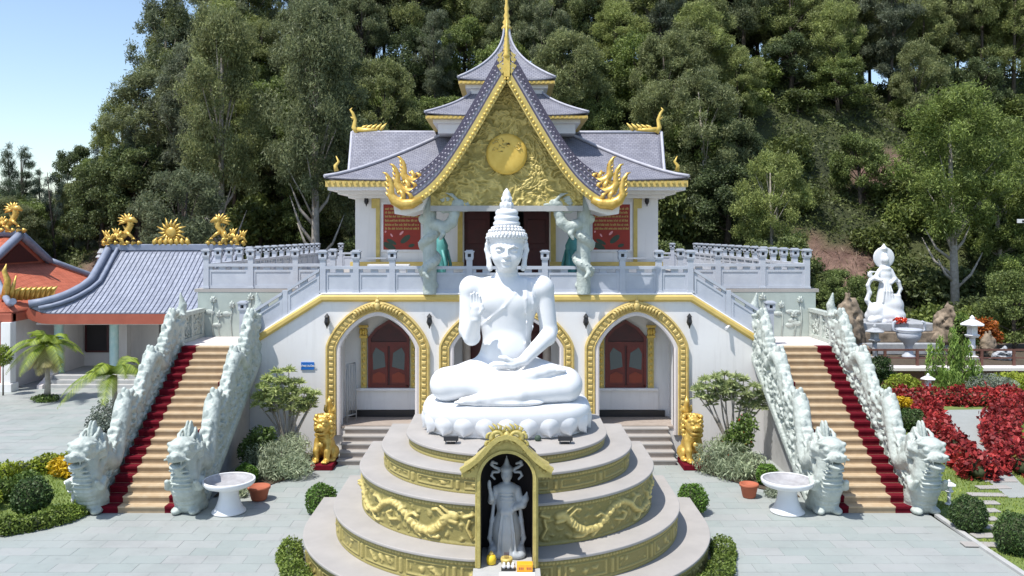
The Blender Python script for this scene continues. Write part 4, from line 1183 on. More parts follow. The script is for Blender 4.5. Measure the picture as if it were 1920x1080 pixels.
# ------------------------------------------------------------------ upper hall on the terrace
HY = 31.0
hall = empty('temple_hall', (0, HY, TZ), 'white temple hall with grey tiled tiered roofs and a tall gold gable', 'building')
mb = MB()
mb.box(-5.5, -1.55, HY, HY + .3, TZ, 8.35); mb.box(1.55, 5.5, HY, HY + .3, TZ, 8.35); mb.box(-1.55, 1.55, HY, HY + .3, 7.55, 8.35)
mb.box(-5.5, -5.2, HY + .3, 42, TZ, 8.35); mb.box(5.2, 5.5, HY + .3, 42, TZ, 8.35); mb.box(-5.5, 5.5, 42, 42.3, TZ, 8.35)
mb.build('wall', MT['wall'], hall)
for s in (-1, 1): mb = MB(); mb.box(s * 1.55, s * 5.62, HY - .10, HY - .002, TZ, 5.42); mb.build('plinth', MT['wall'], hall)
for s in (-1, 1): mb = MB(); mb.box(s * 1.56, s * 5.66, HY - .14, HY - .101, 5.22, 5.46); mb.build('gold_base_band', MT['ochre'], hall)
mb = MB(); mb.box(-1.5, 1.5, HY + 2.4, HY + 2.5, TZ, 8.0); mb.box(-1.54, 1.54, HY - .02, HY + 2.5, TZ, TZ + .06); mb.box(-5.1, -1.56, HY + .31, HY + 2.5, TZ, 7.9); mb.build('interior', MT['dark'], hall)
for s in (-1, 1):
    # door leaf folded open against the jamb
    mb = MB(); mb.box(s * .62, s * 1.55, HY + .16, HY + .24, TZ + .06, 7.5); d = mb.build('door_leaf', MT['darkred'], hall, bevel=.01)
    for z0 in (5.0, 6.1):
        mb = MB(); mb.box(s * .75, s * 1.42, HY + .13, HY + .159, z0, z0 + .9); mb.build('door_panel', MT['darkred'], d, bevel=.015)
    mb = MB(); mb.tube([(s * .72, HY + .14, 5.9), (s * .72, HY + .08, 6.0), (s * .72, HY + .08, 6.4), (s * .72, HY + .14, 6.5)], .025, 6); mb.build('handle', MT['gold'], d)
    mb = MB(); mb.box(s * 1.60, s * 1.78, HY - .06, HY - .003, 5.46, 7.6); mb.box(s * 1.57, s * 1.81, HY - .09, HY - .061, 7.3, 7.5); mb.build('door_pilaster', MT['gold_dull'], hall)
    # poster bay
    px0, px1 = 3.12, 4.47
    mb = MB(); mb.box(s * (px0 - .08), s * (px1 + .08), HY - .05, HY - .003, 5.82, 7.62); fr = mb.build('poster_frame', MT['white'], hall, bevel=.01)
    mb = MB(); mb.box(s * 4.60, s * 4.74, HY - .07, HY - .003, 5.46, 7.9); mb.box(s * 4.60, s * 4.90, HY - .08, HY - .071, 7.4, 7.75); mb.build('gold_pilaster', MT['gold_dull'], hall)
    mb = MB(); mb.box(s * 4.36, s * 5.06, HY - .18, HY - .102, 5.56, 5.62); mb.build('ledge', MT['white'], hall)
    po = empty('lotus_poster', (s * 3.8, HY - .05, 5.9), 'red poster with gold writing and pink lotus buds, ' + ('palm tree side of the hall' if s < 0 else 'statue garden side of the hall'), 'poster', 'posters on the hall wall')
    mb = MB(); mb.box(s * px0, s * px1, HY - .066, HY - .051, 5.90, 7.54); mb.build('sheet', MT['postred'] if 'postred' in MT else MT['red'], po)
    x0 = min(s * px0, s * px1); rr = random.Random(3 + s)
    mb = MB()
    for r_, z in enumerate((7.38, 7.24, 7.10, 6.95, 6.80, 6.66)):            # rows of writing, too small to read
        x = x0 + .06
        while x < x0 + 1.27:
            w = rr.uniform(.05, .16)
            k = x
            while k < min(x + w, x0 + 1.29):
                mb.box(k, k + .014, HY - .0695, HY - .0665, z - .035, z + rr.choice((.02, .035, .05))); k += .026
            mb.box(x, min(x + w, x0 + 1.29), HY - .0695, HY - .0665, z - .012, z + .002)
            x += w + .035
    mb.build('writing', MT['gold_dull'], po)
    def leafpoly(cx, cz, a, b, rot, n=14):
        return [(cx + a * math.cos(t) * math.cos(rot) - b * math.sin(t) * math.sin(rot), cz + a * math.cos(t) * math.sin(rot) + b * math.sin(t) * math.cos(rot)) for t in np.linspace(0, 2 * math.pi, n, False)]
    for q, (cx, cz, a, b, r_) in enumerate(((.22, 6.02, .26, .11, -.5), (.30, 6.18, .20, .07, -.5), (.80, 6.28, .22, .10, .7), (1.02, 6.05, .12, .06, .3))):
        mb = MB(); mb.prism([(x0 + min(max(p[0], .01), 1.34), max(5.91, p[1])) for p in leafpoly(cx, cz, a, b, r_)], HY - .069 - .0007 * q, HY - .0665, 'y'); mb.build('printed_leaf', MT['postgreen'], po)
    for q, (cx, cz, a, b, r_) in enumerate(((.30, 6.42, .07, .03, -1.0), (.66, 6.50, .10, .04, .8), (.08, 6.55, .04, .03, 1.2))): mb = MB(); mb.prism([(x0 + p[0], p[1]) for p in leafpoly(cx, cz, a, b, r_)], HY - .073 - .0007 * q, HY - .0665, 'y'); mb.build('printed_bud', MT['pink'], po)
    sconce(s * 5.08, 7.72, HY, 'dark wall lantern high under the hall eave ' + ('on the palm tree side' if s < 0 else 'on the statue garden side'), 'lanterns on the hall wall', 1.3)
    # teal vase-like figures in the porch
    mb = MB(); mb.lathe([(.34, 0), (.36, .08), (.30, .14), (.24, .3), (.27, .6), (.22, 1.0), (.25, 1.35), (.16, 1.55), (.12, 1.62), (.17, 1.75), (.10, 1.95)], 14, (s * 2.28, 29.6, TZ))
    for k in range(6): mb.tube([(s * 2.28 + .22 * math.cos(k), 29.6 + .22 * math.sin(k), TZ + 1.2), (s * 2.28 + .34 * math.cos(k + .3), 29.6 + .34 * math.sin(k + .3), TZ + .7), (s * 2.28 + .36 * math.cos(k + .1), 29.6 + .3 * math.sin(k), TZ + .15)], [.05, .06, .03], 6)
    o = mb.build('porch_figure', MT['tealdark']); tag(o, 'teal green robed figure behind the dragon column ' + ('on the palm tree side' if s < 0 else 'on the statue garden side'), 'statue', 'teal figures in the porch')
o = empty('terrace_bench', (-4.05, 29.0, TZ), 'low white bench on the terrace under the palm side poster', 'bench')
mb = MB(); mb.box(-4.70, -3.30, 28.8, 29.2, 5.36, 5.44); mb.build('seat', MT['white'], o)
for x in (-4.5, -3.5): mb = MB(); mb.box(x - .1, x + .1, 28.85, 29.15, TZ, 5.36); mb.build('leg', MT['white'], o)
o2 = copy_tree(o); o2.location.x = 4.05; tag(o2, 'low white bench on the terrace under the statue garden side poster', 'bench')
o['group'] = o2['group'] = 'terrace benches'

# --- roofs
def slope_sheet(name, fn, nu, nv, mat, parent, thick=.0, kind=None):
    """fn(u,v) -> point, u along the eave, v up the slope; UV in metres"""
    V = np.array([[fn(i / nu, j / nv) for j in range(nv + 1)] for i in range(nu + 1)], float)
    du = np.concatenate([np.zeros((1, nv + 1)), np.cumsum(np.linalg.norm(np.diff(V, axis=0), axis=2), 0)], 0); du -= du[-1:] / 2
    dv = np.concatenate([np.zeros((nu + 1, 1)), np.cumsum(np.linalg.norm(np.diff(V, axis=1), axis=2), 1)], 1)
    uv = np.stack([du, dv], -1).reshape(-1, 2)
    ii, jj = np.meshgrid(np.arange(nu), np.arange(nv), indexing='ij'); a = (ii * (nv + 1) + jj).ravel()
    o = put(name, np_mesh(name, V.reshape(-1, 3), np.stack([a, a + nv + 1, a + nv + 2, a + 1], 1), True, uv=uv), mat, parent, kind)
    if thick:
        sd = o.modifiers.new('solid', 'SOLIDIFY'); sd.thickness = thick; sd.offset = -1
    return o
def ridge(name, pts, r, mat, parent, n=8):
    mb = MB(); mb.tube(pts, r, n); return mb.build(name, mat, parent)

# eave box and skirt hip roof round the hall
EX, EY0, EZ = 6.36, 29.75, 8.36
HT = (2.05, 33.3, 10.55)      # where the hip ridges reach the tower
def flare(v): return v ** 1.28
def front(u, v):
    hw = EX + (HT[0] - EX) * v; x = -hw + 2 * hw * u
    lift = .10 * abs(2 * u - 1) ** 6 * (1 - v)
    return (x, EY0 + (HT[1] - EY0) * v, EZ + (HT[2] - EZ) * flare(v) + lift)
slope_sheet('front_slope', front, 40, 14, MT['hall_tile'], hall, .06)
for s in (-1, 1):
    def side(u, v, s=s):
        y0 = EY0 + (HT[1] - EY0) * v; y1 = 43.0 - 3.0 * v
        hw = EX + (HT[0] - EX) * v
        return (s * hw, y0 + (y1 - y0) * u, EZ + (HT[2] - EZ) * flare(v) + .10 * (1 - v) * abs(1 - u) ** 6)
    slope_sheet('side_slope', side, 16, 10, MT['hall_tile'], hall, .06)
    ridge('hip_ridge', [(s * (EX + (HT[0] - EX) * v), EY0 + (HT[1] - EY0) * v - .02, EZ + (HT[2] - EZ) * flare(v) + .10 * (1 - v) + .03) for v in np.linspace(0, 1, 12)], .06, MT['ridge'], hall)
    # transverse wing roof behind
    RZ, RY = 10.66, 35.5
    def wing(u, v, s=s):
        xo = 6.02 + .40 * v; x = s * (1.2 + (xo - 1.2) * u)
        return (x, 32.6 + (RY - 32.6) * v, 8.65 + (RZ - 8.65) * v ** 1.15)
    w_ = slope_sheet('wing_slope', wing, 24, 10, MT['hall_tile'], hall, .07)
    def wingb(u, v, s=s):
        xo = 6.02 + .40 * v; x = s * (1.2 + (xo - 1.2) * u)
        return (x, 38.4 - (38.4 - RY) * v, 8.65 + (RZ - 8.65) * v ** 1.15)
    slope_sheet('wing_back_slope', wingb, 8, 6, MT['hall_tile'], hall, .07)
    mb = MB(); mb.prism([(32.8, 8.5), (38.2, 8.5), (RY, RZ - .1)], s * 5.75, s * 5.85, 'x'); mb.build('wing_gable', MT['wall'], hall)
    ridge('wing_ridge', [(s * 1.2, RY, RZ + .02), (s * 6.42, RY, RZ + .04)], .07, MT['ridge'], hall)
    ridge('verge', [(s * (6.04 + .40 * v), 32.55 + (RY - 32.55) * v, 8.68 + (RZ - 8.65) * v ** 1.15) for v in np.linspace(0, 1, 10)], .06, MT['ridge'], hall)
    # gold ridge-end finial: a tall hooked neck and a row of flames
    mb = MB()
    mb.tube([(s * 6.20, RY, RZ), (s * 6.36, RY, RZ + .25), (s * 6.30, RY, RZ + .55), (s * 6.40, RY, RZ + .82), (s * 6.50, RY, RZ + .98), (s * 6.42, RY, RZ + 1.06)], [.15, .10, .075, .06, .045, .012], 8)
    mb.tube([(s * 6.36, RY, RZ + .58), (s * 6.50, RY, RZ + .68)], [.06, .01], 6)
    mb.tube([(s * 6.2, RY, RZ + .12), (s * 5.4, RY, RZ + .12)], [.13, .07], 8)
    for k in range(5):
        x = 6.05 - k * .20; mb.tube([(s * x, RY, RZ + .1), (s * (x - .10), RY, RZ + .25), (s * (x - .26), RY, RZ + .34 + .02 * k)], [.08, .07, .012], 6)
    mb.build('ridge_finial', MT['gold'], hall)
    mb = MB(); mb.tube([(s * 6.18, 31.0, 8.75), (s * 6.22, 31.0, 8.95), (s * 6.10, 31.0, 9.1), (s * 6.20, 31.0, 9.3)], [.09, .07, .05, .012], 7); mb.build('corner_finial', MT['gold'], hall)
mb = MB(); mb.box(-EX + .03, EX - .03, EY0 + .03, EY0 + .16, EZ - .24, EZ - .03); mb.box(-EX + .03, -EX + .16, EY0 + .161, 43, EZ - .24, EZ - .03); mb.box(EX - .16, EX - .03, EY0 + .161, 43, EZ - .24, EZ - .03); mb.build('gold_fascia', MT['ochre'], hall)
mb = MB(); mb.box(-EX + .10, EX - .10, EY0 + .10, 42.9, EZ - .36, EZ - .241); mb.box(-6.0, 6.0, EY0 + .55, 42.6, EZ - .48, EZ - .361); mb.box(-5.7, 5.7, EY0 + .95, 42.4, EZ - .60, EZ - .481); mb.build('eave_soffit', MT['wall'], hall)
mb = MB()
for k in range(64):
    x = -EX + .15 + k * (2 * EX - .3) / 63; mb.box(x - .04, x + .04, EY0 - .02, EY0 + .028, EZ - .13, EZ - .045)
mb.build('fascia_studs', MT['gold_dull'], hall, kind='stuff')

# tower tiers
TC = 34.2
def tier_roof(hw, z0, hw1, z1, concave, parent, mat):
    for q in range(4):
        ca, sa = math.cos(q * math.pi / 2), math.sin(q * math.pi / 2)
        def fn(u, v):
            h = hw + (hw1 - hw) * (1 - (1 - v) ** concave)
            x = (-h + 2 * h * u); z = z0 + (z1 - z0) * v + .10 * abs(2 * u - 1) ** 4 * (1 - v) ** 2
            return (x * ca + h * sa, TC + x * sa - h * ca, z)
        slope_sheet('tower_slope', fn, 16, 12, mat, parent, .05)
        ridge('tower_hip', [((-(hw + (hw1 - hw) * (1 - (1 - v) ** concave))) * ca + (hw + (hw1 - hw) * (1 - (1 - v) ** concave)) * sa, TC + (-(hw + (hw1 - hw) * (1 - (1 - v) ** concave))) * sa - (hw + (hw1 - hw) * (1 - (1 - v) ** concave)) * ca, z0 + (z1 - z0) * v + .10 * (1 - v) ** 2 + .02) for v in np.linspace(0, 1, 14)], .045, MT['ridge'], parent)
    mb = MB(); mb.box(-hw + .03, hw - .03, TC - hw + .03, TC + hw - .03, z0 - .13, z0 - .02); mb.build('gold_eave', MT['ochre'], parent)
    mb = MB(); mb.box(-hw + .28, hw - .28, TC - hw + .28, TC + hw - .28, z0 - .26, z0 - .131); mb.box(-hw + .45, hw - .45, TC - hw + .45, TC + hw - .45, z0 - .62, z0 - .261); mb.build('white_drum', MT['wall'], parent)
    mb = MB()
    n = int(2 * hw / .17)
    for k in range(n):
        x = -hw + .12 + k * (2 * hw - .24) / (n - 1); mb.box(x - .035, x + .035, TC - hw - .005, TC - hw + .028, z0 - .11, z0 - .04)
    mb.build('eave_studs', MT['gold'], parent, kind='stuff')
tier_roof(3.0, 10.82, 1.3, 12.05, 1.5, hall, MT['hall_tile'])
tier_roof(1.86, 12.30, .10, 14.75, 2.1, hall, MT['hall_tile'])
mb = MB(); mb.lathe([(.16, 14.6), (.22, 14.72), (.12, 14.85), (.17, 14.95), (.09, 15.08), (.13, 15.2), (.07, 15.35), (.10, 15.5), (.055, 15.7), (.07, 15.9), (.04, 16.2), (.01, 17.0)], 10, (0, TC, 0)); mb.build('spire', MT['gold'], hall)

# porch: three stacked gable roofs, the front one lowest
G1 = [(0, 112), (30, 162), (62, 218), (101, 282), (132, 326), (156, 350), (194, 374), (222, 384)]
def gable_curve(n=26):
    A = np.array(G1, float); s = np.concatenate([[0], np.cumsum(np.hypot(*np.diff(A, axis=0).T))]); t = np.linspace(0, s[-1], n)
    sm = np.array([np.interp(t, s, A[:, 0]), np.interp(t, s, A[:, 1])])
    for _ in range(3): sm[:, 1:-1] = (sm[:, :-2] + 2 * sm[:, 1:-1] + sm[:, 2:]) / 4
    return [(x * 24.4 / 1600, EYE + (437 - y) * 24.4 / 1600) for x, y in sm.T]
GC = gable_curve()
por = hall
LAY = [(24.4, 0.0, 1.0, 3.12), (25.3, .36, .985, 3.0), (26.4, .72, .97, 2.95)]
for li, (fy, dz, sx_, cut) in enumerate(LAY):
    prof_ = [(x * sx_, z + dz) for x, z in GC if x * sx_ <= cut]
    yb = [25.6, 26.7, 33.5][li]
    for s in (-1, 1):
        pl = [(s * x, z) for x, z in prof_]
        m_ = len(pl)
        vs = [(x, fy, z) for x, z in pl] + [(x, yb, z) for x, z in pl]
        L = np.concatenate([[0], np.cumsum(np.hypot(*np.diff(np.array(pl), axis=0).T))])
        uv = [(0, l) for l in L] + [(yb - fy, l) for l in L]
        F = [(i, i + 1, i + 1 + m_, i + m_) if s < 0 else (i + m_, i + 1 + m_, i + 1, i) for i in range(m_ - 1)]
        o = put('porch_slope', np_mesh('porch_slope', vs, F, True, uv=uv), MT['hall_tile'], por)
        sd = o.modifiers.new('solid', 'SOLIDIFY'); sd.thickness = .07; sd.offset = 0
        path = [(x, fy, z) for x, z in pl]
        if s < 0: path = path[::-1]
        # front edge, from the top: dark tile nose, grey tile band, dark line, gold board
        for nm, o0, o1, dep, mt in (('tile_nose', .03, .10, .05, 'tile_edge'), ('tile_band', -.055, .03, .03, 'tile_grey'), ('tile_line', -.105, -.055, .045, 'tile_edge'), ('barge_board', -.33, -.105, .06, 'gold_dull')):
            mb = MB(); sweep(mb, path, [(o0, -.10), (o1, -.10), (o1, dep), (o0, dep)], (0, -1, 0)); mb.build(nm, MT[mt], por)
        mb = MB(); Ls = np.arange(.5, L[-1], .13)
        for k, l in enumerate(Ls):
            x = np.interp(l, L, [p[0] for p in pl]); z = np.interp(l, L, [p[1] for p in pl]); x2 = np.interp(l + .05, L, [p[0] for p in pl]); z2 = np.interp(l + .05, L, [p[1] for p in pl])
            t = Vector((x2 - x, 0, z2 - z)); 
            if t.length < 1e-6: continue
            t.normalize(); nn = Vector((-t.z, 0, t.x));
            if nn.z < 0: nn = -nn
            c = Vector((x, fy - .07, z)) - nn * .25; mb.ball((c.x, c.y, c.z), (.045, .03, .045), 6, 4)
        mb.build('barge_studs', MT['gold'], por, kind='stuff')
        mb = MB()
        for k, l in enumerate(np.arange(.06, L[-1], .15)):
            x = np.interp(l, L, [p[0] for p in pl]); z = np.interp(l, L, [p[1] for p in pl]); mb.ball((x, fy - .045, z + .05), (.036, .03, .036), 6, 4)
        mb.build('tile_caps', MT['tile_grey'], por, kind='stuff')
        # gold serpent finial at the foot of each layer
        ex, ez = pl[-1]
        d = s
        mb = MB(); K = 1.0 - .06 * li
        P = lambda a, b_: (ex + d * a * K, fy - .06, ez + b_ * K)
        mb.tube([P(-.55, -.02), P(-.28, -.14), P(.0, -.16), P(.22, -.05), P(.33, .14), P(.30, .36), P(.34, .56), P(.46, .72), P(.56, .76)], [.10, .15, .17, .15, .11, .075, .055, .04, .01], 9)
        mb.tube([P(.0, -.10), P(-.04, .10), P(.06, .24), P(.14, .20), P(.10, .12)], [.09, .075, .06, .04, .02], 7)
        mb.tube([P(-.3, -.05), P(-.22, .12), P(-.10, .20)], [.08, .06, .015], 7)
        for k in range(4): mb.tube([P(.30 - .02 * k, .05 + .13 * k), P(.42, .10 + .14 * k), P(.47, .20 + .15 * k)], [.05, .04, .01], 6)
        mb.ball(P(.02, -.02), (.10, .09, .09)); mb.build('serpent_finial', MT['gold_bright'], por)
        mb = MB()
        if li == 0:
            mb.prism([(s * x, z) for x, z in ((3.25, 7.28), (2.35, 7.86), (1.98, 8.35), (2.30, 7.50), (2.42, 7.18), (2.9, 7.02), (3.22, 7.05))][::(1 if s > 0 else -1)], fy + .12, 26.8, 'y'); mb.build('eave_bracket', MT['wall'], por)
# apex finials
for fy, dz in ((24.4, 0), (25.3, .36), (26.4, .72)):
    z = GC[0][1] + dz
    mb = MB(); mb.box(-.09, .09, fy - .09, fy + .05, z - .5, z + .06); mb.lathe([(.08, .04), (.11, .12), (.06, .22), (.08, .32), (.045, .45), (.055, .55), (.02, .75), (.006, .95)], 8, (0, fy - .03, z)); mb.build('apex_finial', MT['gold'], por)
# pediment relief
PZ0, PY = 7.30, 24.95
xz = [(x, z - .36) for x, z in GC]
zt = np.array([z for x, z in xz][::-1]); xt = np.array([x for x, z in xz][::-1])
nz_, nx_ = 240, 210
Z = np.linspace(PZ0, xz[0][1] - .02, nz_)
W = np.minimum(np.interp(Z, zt, xt) - .02, 2.22); W = np.maximum(W, .01)
U = np.linspace(-1, 1, nx_)
XX = W[:, None] * U[None, :]; ZZ = np.repeat(Z[:, None], nx_, 1)
w1 = fbm(XX * 1.6, ZZ * 1.6, 21); w2 = fbm(XX * 1.6 + 9, ZZ * 1.6, 27); ax_, az_ = XX + .9 * (w1 - .5), ZZ + .9 * (w2 - .5)
q = 1 - np.abs(2 * fbm(ax_ * 4.6, az_ * 7.2, 33, 3) / .875 - 1); q2 = 1 - np.abs(2 * fbm(ax_ * 11, az_ * 15, 31, 3) / .875 - 1)
hh = .05 * q ** 3 + .028 * q2 ** 2 * q
pp = np.clip(1.15 * q ** 3 * (.5 + .7 * q2) - .2, 0, 1)
Hm = PY - hh
F_ = []
ii, jj = np.meshgrid(np.arange(nz_ - 1), np.arange(nx_ - 1), indexing='ij'); a = (ii * nx_ + jj).ravel()
pd = put('pediment', np_mesh('pediment', np.stack([XX, Hm, ZZ], -1).reshape(-1, 3), np.stack([a, a + 1, a + nx_ + 1, a + nx_], 1), True, attr=pp.ravel()), MT['pediment'], por)
rr = random.Random(8)
sund = MB(); n = 44; rings = [(.0, .13), (.3, .125), (.5, .11), (.575, .085), (.60, .03), (.60, .0)]
vs = [(r * math.cos(2 * math.pi * k / n), PY - .07 - d_, 8.80 + r * math.sin(2 * math.pi * k / n)) for r, d_ in rings for k in range(n)]
sund.add(vs, [(i * n + k, (i + 1) * n + k, (i + 1) * n + (k + 1) % n, i * n + (k + 1) % n) for i in range(len(rings) - 1) for k in range(n)], True)
sd_ = sund.build('sun_disc', MT['gold_flat'] if 'gold_flat' in MT else MT['gold_dull'], por)
mb = MB()
for k in range(20):
    x = rr.uniform(-.42, .42); z = 8.80 + rr.uniform(.08, .42) if k < 24 else 8.80 + rr.uniform(-.15, .1)
    if math.hypot(x, z - 8.8) > .5: continue
    mb.tube([(x, PY - .195, z), (x + rr.uniform(-.1, .1), PY - .20, z + rr.uniform(-.05, .05)), (x + rr.uniform(-.15, .15), PY - .195, z + rr.uniform(-.08, .08))], [.012, .02, .008], 5)
mb.build('disc_carving', MT['gold_dull'], sd_)
mb = MB(); mb.box(-2.22, 2.22, PY - .12, PY + .3, PZ0 - .16, PZ0 - .003); mb.build('pediment_beam', MT['concrete'], por)
mb = MB(); mb.box(-2.2, 2.2, PY + .301, 30.95, PZ0 + .05, PZ0 + .15); mb.prism([(-2.1, PZ0 + .16), (2.1, PZ0 + .16), (.05, 10.7)], PY + .10, PY + .30, 'y'); mb.build('porch_ceiling', MT['wall'], por)

# dragon columns at the terrace edge
K = SDF((-.75, -.55, -.02), (1.35, .55, 3.2), .026)
K.cone((0, 0, 0), (0, 0, 3.1), .205, .195, .02)
sp = [(.20 * math.cos(t), .20 * math.sin(t), .25 + t * .128) for t in np.linspace(0, 15.5, 110)]
K.chain(sp, [.05 + .075 * min(1, i / 30) for i in range(110)], .03)
for i in range(8, 110, 3): K.cone(sp[i], (sp[i][0] * 1.75, sp[i][1] * 1.75, sp[i][2] + .05), .05, .02, .02)
K.chain([sp[-1], (.22, -.16, 2.05), (.46, -.20, 1.98), (.66, -.20, 2.12), (.74, -.20, 2.36), (.78, -.18, 2.58)], [.125, .16, .165, .16, .14, .13], .06)
K.ell((.84, -.18, 2.66), (.24, .17, .16), .06); K.ell((1.08, -.18, 2.64), (.18, .12, .08), .04); K.ell((1.02, -.18, 2.48), (.17, .10, .05), .04); K.ell((1.16, -.18, 2.72), (.08, .09, .06), .03)
for k in range(5):
    K.chain([(.66, -.20, 2.46 + .08 * k), (.42, -.22, 2.44 + .11 * k), (.16, -.20, 2.52 + .11 * k)], [.06, .055, .02], .02)
for sy in (-1, 1): K.chain([(.82, -.18 + sy * .1, 2.78), (.68, -.18 + sy * .14, 2.92), (.5, -.18 + sy * .14, 2.98)], [.05, .045, .02], .03); K.ell((.95, -.18 + sy * .11, 2.74), (.05, .04, .05), .02)
K.chain([(.30, -.22, 1.98), (.42, -.34, 1.8), (.34, -.36, 1.65)], [.08, .07, .05], .03); K.chain([(-.05, -.25, .85), (-.12, -.36, .65), (-.02, -.38, .52)], [.07, .06, .05], .03)
cme = K.mesh('dragon_column'); cme.materials.append(MT['jade'])
for s in (-1, 1):
    o = put('dragon_column', cme); o.location = (s * 2.27, FY - .02, TZ - .03); o.scale = (-s, 1, 1)
    tag(o, 'pale green column wrapped by a carved dragon ' + ('on the palm tree side of the gold gable' if s < 0 else 'on the statue garden side of the gold gable'), 'column', 'dragon columns of the porch')
# ------------------------------------------------------------------ gold lions beside the entrance steps
L_ = SDF((-.50, -.62, -.02), (.50, .55, 1.95), .02)
L_.ell((0, .16, .42), (.27, .34, .34), .1); L_.ell((0, -.02, .72), (.25, .24, .34), .12)
L_.ell((-.25, .20, .22), (.14, .26, .21), .06); L_.ell((.25, .20, .22), (.14, .26, .21), .06)
for sx in (-1, 1):
    L_.chain([(sx * .17, -.08, .62), (sx * .18, -.22, .34), (sx * .17, -.25, .12)], [.13, .105, .09], .05)
    L_.ell((sx * .17, -.33, .06), (.115, .15, .07), .03); L_.ell((sx * .27, -.05, .06), (.11, .18, .07), .03)
    for k in (-1, 0, 1): L_.ell((sx * .17 + k * .06, -.46, .055), (.035, .05, .045), .01)
L_.ell((0, -.16, 1.10), (.27, .26, .26), .06); L_.ell((0, -.36, 1.05), (.20, .17, .11), .04); L_.ell((0, -.33, .90), (.17, .16, .07), .04)
L_.ell((0, -.50, .975), (.20, .16, .032), .015, sub=True)
L_.ell((0, -.50, 1.10), (.09, .06, .05), .02)
for k in range(4): L_.cone((-.09 + .06 * k, -.48, 1.0), (-.09 + .06 * k, -.48, .965), .022, .01, .005)
for sx in (-1, 1):
    L_.ell((sx * .12, -.36, 1.20), (.075, .07, .06), .02); L_.ell((sx * .12, -.42, 1.19), (.035, .03, .03), .008); L_.chain([(sx * .04, -.40, 1.26), (sx * .14, -.38, 1.30), (sx * .23, -.28, 1.27)], [.035, .04, .025], .02)
    L_.chain([(sx * .24, -.08, 1.20), (sx * .32, -.05, 1.26)], [.07, .04], .02)
for row in range(5):
    for k in range(9):
        t = math.pi * (k - .5) / 8; z = 1.34 - .14 * row
        L_.ell((.29 * math.cos(t) * (1 - .04 * abs(2 - row)), -.06 + .30 * math.sin(t) * (.9), z), (.075, .075, .07), .015)
for k in range(6): L_.ell((-.12 + .05 * k, -.1 + .03 * (k % 2), 1.36), (.06, .08, .05), .02)
L_.chain([(0, .45, .35), (.0, .53, .75), (.0, .46, 1.1), (.0, .48, 1.45), (0, .40, 1.72), (0, .42, 1.86)], [.10, .12, .13, .12, .08, .03], .04)
for sx in (-1, 1):
    for z in (.8, 1.1, 1.35): L_.chain([(0, .46, z), (sx * .14, .46, z + .10), (sx * .17, .44, z + .24)], [.09, .07, .02], .03)
L_.ell((0, -.33, .55), (.09, .06, .09), .02); L_.ell((0, -.26, .76), (.14, .07, .05), .03)
lme = L_.mesh('lion_body'); lme.materials.append(MT['gold_bright'])
for s in (-1, 1):
    lx = -5.08 if s < 0 else 5.16
    ln = empty('guardian_lion', (lx, 23.75, 0), 'gold seated guardian lion with open mouth at the ' + ('blue sign' if s < 0 else 'red flower bush') + ' side of the steps', 'lion statue', 'gold guardian lions')
    mb = MB(); mb.box(lx - .32, lx + .32, 23.30, 24.22, 0.004, .16); mb.build('plinth', MT['carpet'], ln, bevel=.02)
    b_ = put('lion_body', lme, None, ln); b_.location = (lx, 23.80, .155); b_.rotation_euler = (0, 0, s * R(10)); b_.scale = (.88, .88, .92)

# ------------------------------------------------------------------ white stone basins, pots, floodlights, offerings
mb = MB(); mb.lathe([(.40, 0.0), (.425, .015), (.42, .035), (.36, .09), (.30, .20), (.255, .34), (.235, .46), (.245, .55), (.25, .57)], 40); ped = mb.mesh('pedestal'); ped.materials.append(MT['marble'])
mb = MB(); mb.lathe([(.24, .56), (.42, .60), (.59, .66), (.64, .715), (.65, .78), (.64, .80), (.605, .80), (.60, .785)], 48); mb.f = mb.f[:-2]; mb.sm = mb.sm[:-2]; bow = mb.mesh('bowl'); bow.materials.append(MT['marble'])
mb = MB(); mb.lathe([(.600, .793), (.575, .745), (.50, .695), (.36, .665), (.14, .655), (.001, .652)][::-1], 40); mb.f = mb.f[:-2]; mb.sm = mb.sm[:-2]; lin = mb.mesh('bowl_lining'); lin.materials.append(M('grey_bowl_stone', (.42, .42, .43), .6, dark=(.30, .29, .30), scale=5))  # inner face of the bowl, greyer than the marble outside
for s, x in ((-1, -6.46), (1, 6.53)):
    o = empty('stone_basin', (x, 19.85, .014), 'round white stone basin on a flared foot by the ' + ('palm side dragon stairs' if s < 0 else 'red hedge side dragon stairs'), 'basin', 'white stone basins')
    o.scale = (.92, .92, .96); p = put('bowl_lining', lin, None, o); p.matrix_parent_inverse = Matrix(); p = put('pedestal', ped, None, o); p.matrix_parent_inverse = Matrix(); p = put('bowl', bow, None, o); p.matrix_parent_inverse = Matrix()
def pot(x, y, r, h, label, grp=None):
    o = empty('plant_pot', (x, y, .01), label, 'pot', grp)
    mb = MB(); mb.lathe([(r * .6, 0), (r * .72, .03), (r * .95, h * .8), (r * 1.05, h * .82), (r * 1.05, h), (r * .9, h), (r * .88, h * .9), (.001, h * .9)], 20, (x, y, .014)); mb.build('vessel', MT['terracotta'], o)
    return o
pot(-6.02, 20.75, .26, .34, 'red clay pot behind the palm side stone basin', 'red pots by the basins'); pot(5.95, 20.95, .22, .34, 'red clay pot behind the red hedge side stone basin', 'red pots by the basins')
